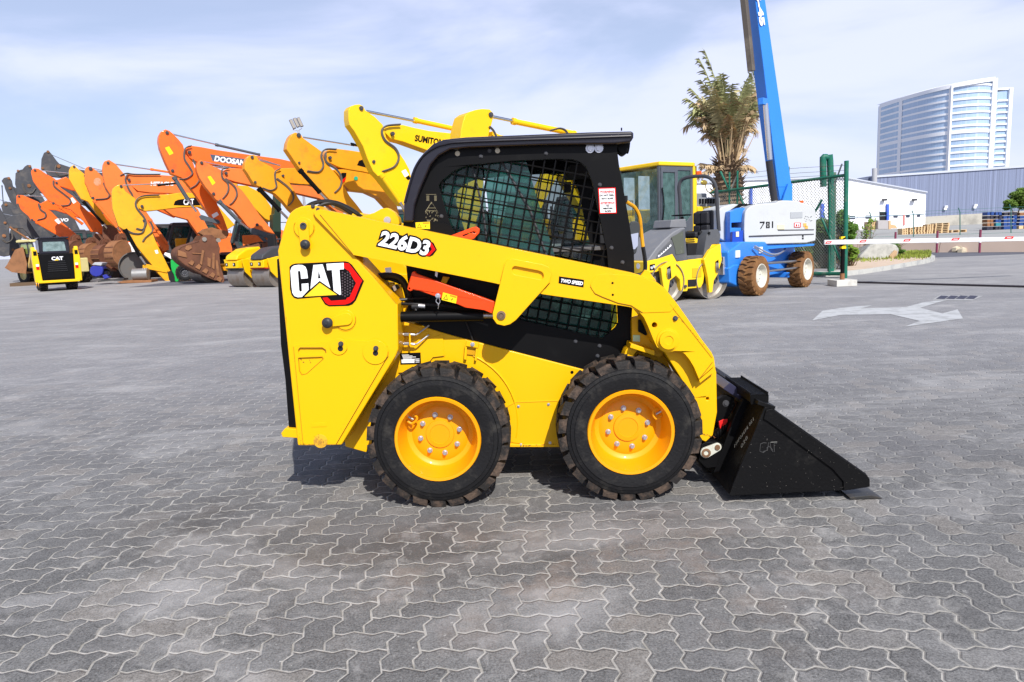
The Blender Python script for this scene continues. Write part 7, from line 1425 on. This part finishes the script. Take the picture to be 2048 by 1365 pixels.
fr = Frame(G(1930, 504), 0); rt = empty('rubble_heap', fr.o-Vector((0, .3, 0)), 0, 'small heap of broken pale rubble against the low wall', 'rubble'); random.seed(2)
for k in range(16):
    s = MB(); r = random.uniform(.07, .24); x = random.gauss(0, .42); s.sphere((x, random.uniform(-.3, .1), max(.05, .26-abs(x)*.3)*random.random()+.05), r, 6, (1, .8, .7)); s.build('rubble_block', mat('pale_rubble', (.55, .48, .36), .9, dirt=.4, dcol=(.25, .2, .15), scale=5), rt, smooth=False)
# wire fence posts
ff = FP(1900, 68); wf = empty('wire_fence', ff.o, 0, 'far green wire fence with cranked posts in front of the warehouses', 'fence')
PG = mat('far_post_green', (.04, .13, .11), .6)
for x, y0, y1 in ((1560, 478, 428), (1650, 476, 426), (1742, 476, 424), (1827, 474, 421), (1920, 471, 416), (2022, 470, 409), (2130, 466, 404)):
    s = MB(); s.tube([ff.V(x, y0+3), ff.V(x, y1+9), ff.V(x-3.2, y1)], .045, n=6, sub=0); s.build('fence_post', PG, wf)
for k, (ya_, yb_) in enumerate(((434, 414), (428, 408), (476, 460))):
    s = MB(); s.tube([ff.V(1540, ya_+5), ff.V(1827, ya_-5+1), ff.V(2130, yb_+2)], .018, n=4, sub=0); s.build('strand', PG, wf)
# ---- warehouses
WHW = mat('white_cladding', (.80, .81, .84), .6, dirt=.1, dcol=(.7, .72, .75), scale=.05); BLT = mat('pale_blue_band', (.62, .72, .80), .6)
f1 = FP(1700, 185); w1 = empty('warehouse', f1.o, 0, 'long white warehouse with a gabled front and small dark windows', 'warehouse')
lo_ = [(1380, 474), (1380, 368), (1500, 361), (1672, 356), (1697, 357), (1852, 385), (1850, 456.5)]
P1 = f1.L(lo_); P1[0] = (P1[0][0], -.5); P1[-1] = (P1[-1][0], -.5)
def hole(x0, y0, x1, y1): return f1.L([(x0, y0), (x1, y0), (x1, y1), (x0, y1)])
HS = [hole(1674, 433, 1682, 439), hole(1699, 432, 1710, 438.5), hole(1731, 431.5, 1741, 437.5), hole(1787, 430.5, 1795, 435.5), hole(1812, 430, 1819, 435), hole(1834, 429, 1840, 434), hole(1759, 409.5, 1771, 440)]
s = MB(); s.prism(P1, 0, 40, []); s.build('wall', WHW, w1)
cladding = P1
s = MB(); s.prism(f1.L([(1380, 452), (1849.5, 427), (1849.5, 428), (1380, 453)]), -.25, -.02); s.build('ledge', BLT, w1)
s = MB(); s.prism(f1.L([(1672, 354.5), (1697, 355.5), (1853, 383.5), (1853, 386), (1697, 358), (1672, 357)]), -.5, 40.5); s.cut(); s.prism(f1.L([(1380, 366), (1500, 359), (1672, 354.5), (1672, 357), (1500, 361.5), (1380, 368.5)]), -.5, 40.5); s.build('roof_edge', mat('trim_grey', (.45, .48, .55), .5), w1)
DW = mat('dark_window', (.05, .06, .09), .2)
for h_ in HS[:-1]: s = MB(); s.prism([(a, b) for a, b in h_], -.14, -.03); s.build('window', DW, w1)
s = MB(); s.prism(hole(1759, 424, 1771, 441), -.2, -.04); s.build('dock_opening', DARK, w1); s = MB(); s.prism(hole(1759, 410, 1771, 424), -.2, -.04); s.build('roller_door', WHT, w1)
BLF = mat('blue_frame', (.05, .12, .55), .5); s = MB(); s.prism(hole(1771, 409, 1775, 441), -.8, -.04); s.build('dock_frame', BLF, w1); s = MB(); s.prism(hole(1641, 408, 1646, 441), -.8, -.04); s.build('dock_frame', BLF, w1); s = MB(); s.prism(hole(1499, 378, 1503, 448), -.8, -.04); s.build('dock_frame', BLF, w1)
s = MB(); s.prism(hole(1806, 429, 1809, 451), -.2, -.04); s.build('red_pillar', mat('pale_red', (.6, .2, .18), .6), w1)
for x, y in ((1769, 400), (1829, 400)): s = MB(); s.box(f1.V(x, y, -.8), (1.0, .8, .5)); s.tube([f1.V(x-1, y+3, 0), f1.V(x-1, y+1, -.6)], .08, sub=0); s.build('wall_lamp', MDGRAY, w1)
BLW = bpy.data.materials.new('blue_corrugated_cladding'); BLW.use_nodes = True; nt = BLW.node_tree; N = nt.nodes; K = nt.links; b_ = N['Principled BSDF']; f = nodegroup_math(N, K)
tc = N.new('ShaderNodeTexCoord'); sp = N.new('ShaderNodeSeparateXYZ'); K.new(tc.outputs['Object'], sp.inputs[0])
wv = f('SINE', f('MULTIPLY', sp.outputs[0], 5.2)); nz = N.new('ShaderNodeTexNoise'); nz.noise_dimensions = '1D'; K.new(sp.outputs[0], nz.inputs['W']); nz.inputs['Scale'].default_value = 1.1; nz.inputs['Detail'].default_value = 8; nz.inputs['Roughness'].default_value = .8
mr = N.new('ShaderNodeMapRange'); mr.inputs['From Min'].default_value = .3; mr.inputs['From Max'].default_value = .7; mr.inputs['To Min'].default_value = .72; mr.inputs['To Max'].default_value = 1.35; K.new(nz.outputs[0], mr.inputs[0])
hs = N.new('ShaderNodeHueSaturation'); hs.inputs['Color'].default_value = (.17, .20, .30, 1); K.new(mr.outputs[0], hs.inputs['Value']); K.new(hs.outputs[0], b_.inputs['Base Color']); b_.inputs['Roughness'].default_value = .6
bp = N.new('ShaderNodeBump'); bp.inputs['Distance'].default_value = .12; bp.inputs['Strength'].default_value = .8; K.new(wv, bp.inputs['Height']); K.new(bp.outputs[0], b_.inputs['Normal'])
f2_ = FP(1900, 232); w2 = empty('warehouse', f2_.o, 0, 'large blue corrugated warehouse behind the white one', 'warehouse')
s = MB(); P2 = f2_.L([(1745, 440), (1745, 354), (2090, 330), (2090, 423)]); s.prism(P2, 0, 60); s.build('wall', BLW, w2)
s = MB(); s.prism(f2_.L([(1745, 352), (2090, 328), (2090, 332.5), (1745, 356)]), -.4, 60.3); s.build('roof_edge', mat('trim_grey', (.45, .48, .55), .5), w2)
s = MB(); P3 = f2_.L([(1745, 440), (2090, 420), (2090, 446), (1745, 456)]); P3[2] = (P3[2][0], 0); P3[3] = (P3[3][0], 0); s.prism(P3, -1.2, -.02); s.build('concrete_base', mat('stained_concrete', (.42, .40, .35), .9, dirt=.7, dcol=(.22, .21, .19), scale=.22, thr=.46), w2)
s = MB(); s.prism(f2_.L([(1690, 362), (1745, 354), (1745, 380), (1690, 380)]), 2, 50); s.build('side_wing', mat('dark_wing', (.09, .11, .17), .6), w2, .3)
for x, y in ((1892, 414), (1951, 411)): 
    s = MB(); s.box(f2_.V(x, y, -.5), (.9, .6, .7)); s.cut(); s.box(f2_.V(x-1.8, y+4, -.5), (.8, .6, .7)); s.build('wall_lamp', WHT, w2)
s = MB(); fch = FP(1749, 200); s.cyl(fch.V(1749, 372), fch.V(1749, 337), .65, n=16); a = fch.V(1749, 372); s.cyl((a.x, 0, 0), a, .65, n=16); tag(s.build('chimney', mat('chimney_grey', (.36, .36, .37), .7, dirt=.5, scale=.8)), 'short grey chimney stack beside the white warehouse roof', 'chimney').location = fch.o
# ---- glass tower, curved floor plates
TG = bpy.data.materials.new('tower_glass'); TG.use_nodes = True; nt = TG.node_tree; N = nt.nodes; K = nt.links; b_ = N['Principled BSDF']
b_.inputs['Roughness'].default_value = .12; b_.inputs['Specular IOR Level'].default_value = .8
tc = N.new('ShaderNodeTexCoord'); nz = N.new('ShaderNodeTexNoise'); nz.inputs['Scale'].default_value = .03; nz.inputs['Detail'].default_value = 4; K.new(tc.outputs['Object'], nz.inputs['Vector'])
bk_ = N.new('ShaderNodeTexBrick'); bk_.inputs['Scale'].default_value = .25; bk_.inputs['Color1'].default_value = (.20, .31, .47, 1); bk_.inputs['Color2'].default_value = (.27, .38, .55, 1); bk_.inputs['Mortar'].default_value = (.45, .5, .58, 1); bk_.inputs['Mortar Size'].default_value = .01; K.new(tc.outputs['Object'], bk_.inputs['Vector'])
mx = N.new('ShaderNodeMix'); mx.data_type = 'RGBA'; mx.inputs[7].default_value = (.42, .55, .72, 1); K.new(nz.outputs[0], mx.inputs[0]); K.new(bk_.outputs[0], mx.inputs[6]); K.new(mx.outputs[2], b_.inputs['Base Color'])
WB = mat('tower_white_band', (.78, .79, .82), .5)
tw = empty('office_tower', pt(1880, 480), 0, 'tall curved white and glass tower rising behind the blue warehouse', 'tower')
def topy(x): return 215.5+(x-1757)*(-.2385)+.00055*(x-1757)*(x-1988)*.9
def tpt(x, y, off=0):
    u = (x-1960)/203; Z = 470+70*u*u*(1 if u < 0 else 4)+off; d = ray(x, y); t = Z/d.y; return EYE+d*t-tw.location
xs = [1757+k*(1988-1757)/40 for k in range(41)]
s = MB(); top_ = [tpt(x, topy(x)) for x in xs]; n = len(xs); B = [Vector((v.x, v.y, 0)) for v in top_]; bk2 = [Vector(((v.x+tw.location.x)*1.13-tw.location.x+3, v.y+60, v.z)) for v in top_]; bb = [Vector((v.x, v.y, 0)) for v in bk2]
s.add(top_+B+bk2+bb, [(i, i+1, n+i+1, n+i) for i in range(n-1)]+[(i, 2*n+i, 2*n+i+1, i+1) for i in range(n-1)]+[(0, n, 3*n, 2*n), (n-1, 3*n-1, 4*n-1, 2*n-1)]+[(2*n+i, 3*n+i, 3*n+i+1, 2*n+i+1) for i in range(n-1)])
s.build('curtain_wall', TG, tw, ang=30)
def band(h, th=1.15, out=.6, ii=range(40), name='floor_band', dy=0):
    s = MB(); any_ = False
    for i in ii:
        a, b = top_[i], top_[i+1]
        if min(a.z, b.z) < h: continue
        any_ = True; P_ = [Vector((q_.x, q_.y-out+dy, h+z)) for q_ in (a, b) for z in (0, th)]+[Vector((q_.x, q_.y+.3+dy, h+z)) for q_ in (a, b) for z in (0, th)]
        s.add(P_, [(0, 1, 3, 2), (1, 5, 7, 3), (0, 2, 6, 4)])
    if any_: s.build(name, WB, tw, smooth=False)
for k in range(30): band(3+k*4.15, 2.3 if k == 13 else 1.25)
s = MB()
for i in range(40):
    a, b = top_[i], top_[i+1]; P_ = [Vector((q_.x, q_.y+dy, q_.z+z)) for q_ in (a, b) for dy, z in ((-1.5, -.8), (-1.5, 1.6), (3, 2.2))]; s.add(P_, [(0, 1, 4, 3), (1, 2, 5, 4)])
s.build('roof_parapet', WB, tw)
for x, w in ((1759, 2.0), (1800.5, 4.2), (1901, 5.2), (1986, 5.2)):
    a = tpt(x-w/2, topy(x)); b = tpt(x+w/2, topy(x)); s = MB(); s.prism([(a.x, 0), (b.x, 0), (b.x, b.z+.6), (a.x, a.z+.6)], min(a.y, b.y)-1.6, max(a.y, b.y)+1); s.build('vertical_pier', WB, tw)
# crown and rear wing
q0, q1 = tpt(1986, 183, 40), tpt(2022, 178, 40); s = MB(); s.prism([(q0.x, 0), (q1.x, 0), (q1.x, q1.z), (q0.x, q0.z)], q1.y, q1.y+30); s.build('rear_wing', TG, tw)
for k in range(30):
    h = 3+k*4.15
    if h < min(q0.z, q1.z)-3: s = MB(); s.box(((q0.x+q1.x)/2, q1.y-.4, h+.6), (q1.x-q0.x, 1.2, 1.25)); s.build('floor_band', WB, tw, smooth=False)
s = MB(); s.box((q1.x-.8, q1.y-.8, q1.z/2), (2.4, 2.2, q1.z+1)); s.cut(); s.box(((q0.x+q1.x)/2, q1.y+5, q1.z), (q1.x-q0.x+1, 12, 1.4)); s.build('wing_trim', WB, tw)
# ---- pallets, wrapped load, stacks, tree in the lot
WD = mat('pale_pallet_wood', (.60, .43, .24), .85, dirt=.5, dcol=(.30, .18, .08), scale=1.5, var=.2)
def pallets(x0, x1, yb, yt, Z, rows, label, tilt=0):
    f_ = FP((x0+x1)/2, Z); rt_ = empty('pallet_stack', f_.o, 0, label, 'pallet stack', 'pallet stacks in the far lot'); a = f_.S(x0, yb); b = f_.S(x1, yt); W_ = b[0]-a[0]; H_ = b[1]; base = max(0, 0)
    for r_ in range(rows):
        s = MB(); z = r_*H_/rows; h = H_/rows; jx = random.uniform(-.04, .04)
        s.box((a[0]+W_/2+jx, 0, z+h*.92), (W_, 1.0, h*.14)); s.box((a[0]+W_/2+jx, 0, z+h*.10), (W_, 1.0, h*.12))
        for q_ in (0, .5, 1): s.box((a[0]+.08+q_*(W_-.16)+jx, 0, z+h*.5), (.14, 1.0, h*.7))
        s.build('pallet', WD, rt_, smooth=False)
random.seed(9)
for k, (x0, x1, yt, rows, lb) in enumerate(((1800, 1812, 457, 3, 'leftmost low stack of pale wooden pallets in the far lot'), (1815, 1828, 455, 3, 'second stack of pale pallets from the left in the far lot'), (1831, 1846, 453, 4, 'third stack of pale pallets, beside the white warehouse corner'), (1849, 1862, 449, 5, 'fourth pale pallet stack, left of the tallest one'), (1865, 1894, 446, 6, 'widest and tallest heap of pale pallets in the far lot'), (1897, 1928, 459.5, 1, 'single layer of flat planks right of the pallet heap'))):
    pallets(x0, x1, 466, yt, 84, rows, lb)
f_ = FP(1768, 95); rt = empty('wrapped_load', f_.o, 0, 'plastic wrapped load on a pallet in front of the white warehouse door', 'wrapped load')
s = MB(); s.prism(f_.L([(1756, 459), (1756, 441), (1777, 441), (1777, 459)]), 0, 1.4); s.build('wrapped_block', mat('grey_wrap', (.38, .36, .36), .4, dirt=.3, scale=1.5), rt, .05); s = MB(); s.prism(f_.L([(1777.5, 459), (1777.5, 442), (1782, 442), (1782, 459)]), 0, 1.4); s.cut(); s.prism(f_.L([(1740, 460), (1740, 444), (1755, 443), (1755, 460)]), .5, 1.6); s.cut(); s.prism(f_.L([(1784, 457), (1786, 449), (1796, 451), (1799, 457)]), .5, 1.6); s.build('cardboard', mat('tan_carton', (.55, .36, .20), .8), rt, .02)
cols = [mat('rack_blue', (.02, .06, .22), .5), mat('rack_teal', (.03, .20, .25), .5), RUST2, mat('rack_dark', (.03, .03, .05), .6), WD]
random.seed(12)
for k, (x0, x1, lb) in enumerate(((1968, 1983, 'leftmost rack of dark and brown stacked crates in the far lot'), (1985, 1999, 'second rack of stacked blue and teal crates in the far lot'), (2001, 2030, 'wide rack of deep blue crates under the tree'), (2032, 2075, 'blue crates topped with orange at the right edge'))):
    f_ = FP(x0, 92); rt = empty('crate_rack', f_.o, 0, lb, 'crate rack', 'stacked crate racks in the far lot'); a = f_.S(x0, 455); b = f_.S(x1, 424)
    rows = 5
    for r_ in range(rows):
        nx = max(2, int((b[0]-a[0])/.55)); s = MB(); m = random.choice(cols[:4]) if k < 2 else (cols[0] if r_ < 4 else (cols[2] if k == 3 else cols[3]))
        if k == 3 and r_ == 0: m = WD
        for c_ in range(nx): s.box((a[0]+(c_+.5)*(b[0]-a[0])/nx, random.uniform(-.1, .1), (r_+.5)*b[1]/rows), ((b[0]-a[0])/nx*.82, 1.0, b[1]/rows*.86))
        s.build('crate_row', m, rt, smooth=False)
bt2 = bush('broadleaf_tree', 2030, 105, [(2018, 408, 12, 9, 1.2), (2030, 396, 14, 14, 1.4), (2045, 388, 12, 12, 1.4), (2050, 405, 16, 14, 1.4), (2062, 398, 14, 14, 1.4), (2014, 415, 8, 6, .8)], mat('tree_leaf', (.13, .22, .03), .6, var=.5, scale=.8), 'green leafy tree behind the crate racks at the right edge', 'tree', sz=.16, n=1300, twigs=False)
s = MB(); s.tube([(0, 0, 0), (.2, 0, 1.4), (.6, 0, 2.8)], .16, taper=.08); s.tube([(.2, 0, 1.4), (-.4, 0, 2.4), (-.8, 0, 3.2)], .1, taper=.04); s.build('trunk', BARK, bt2)
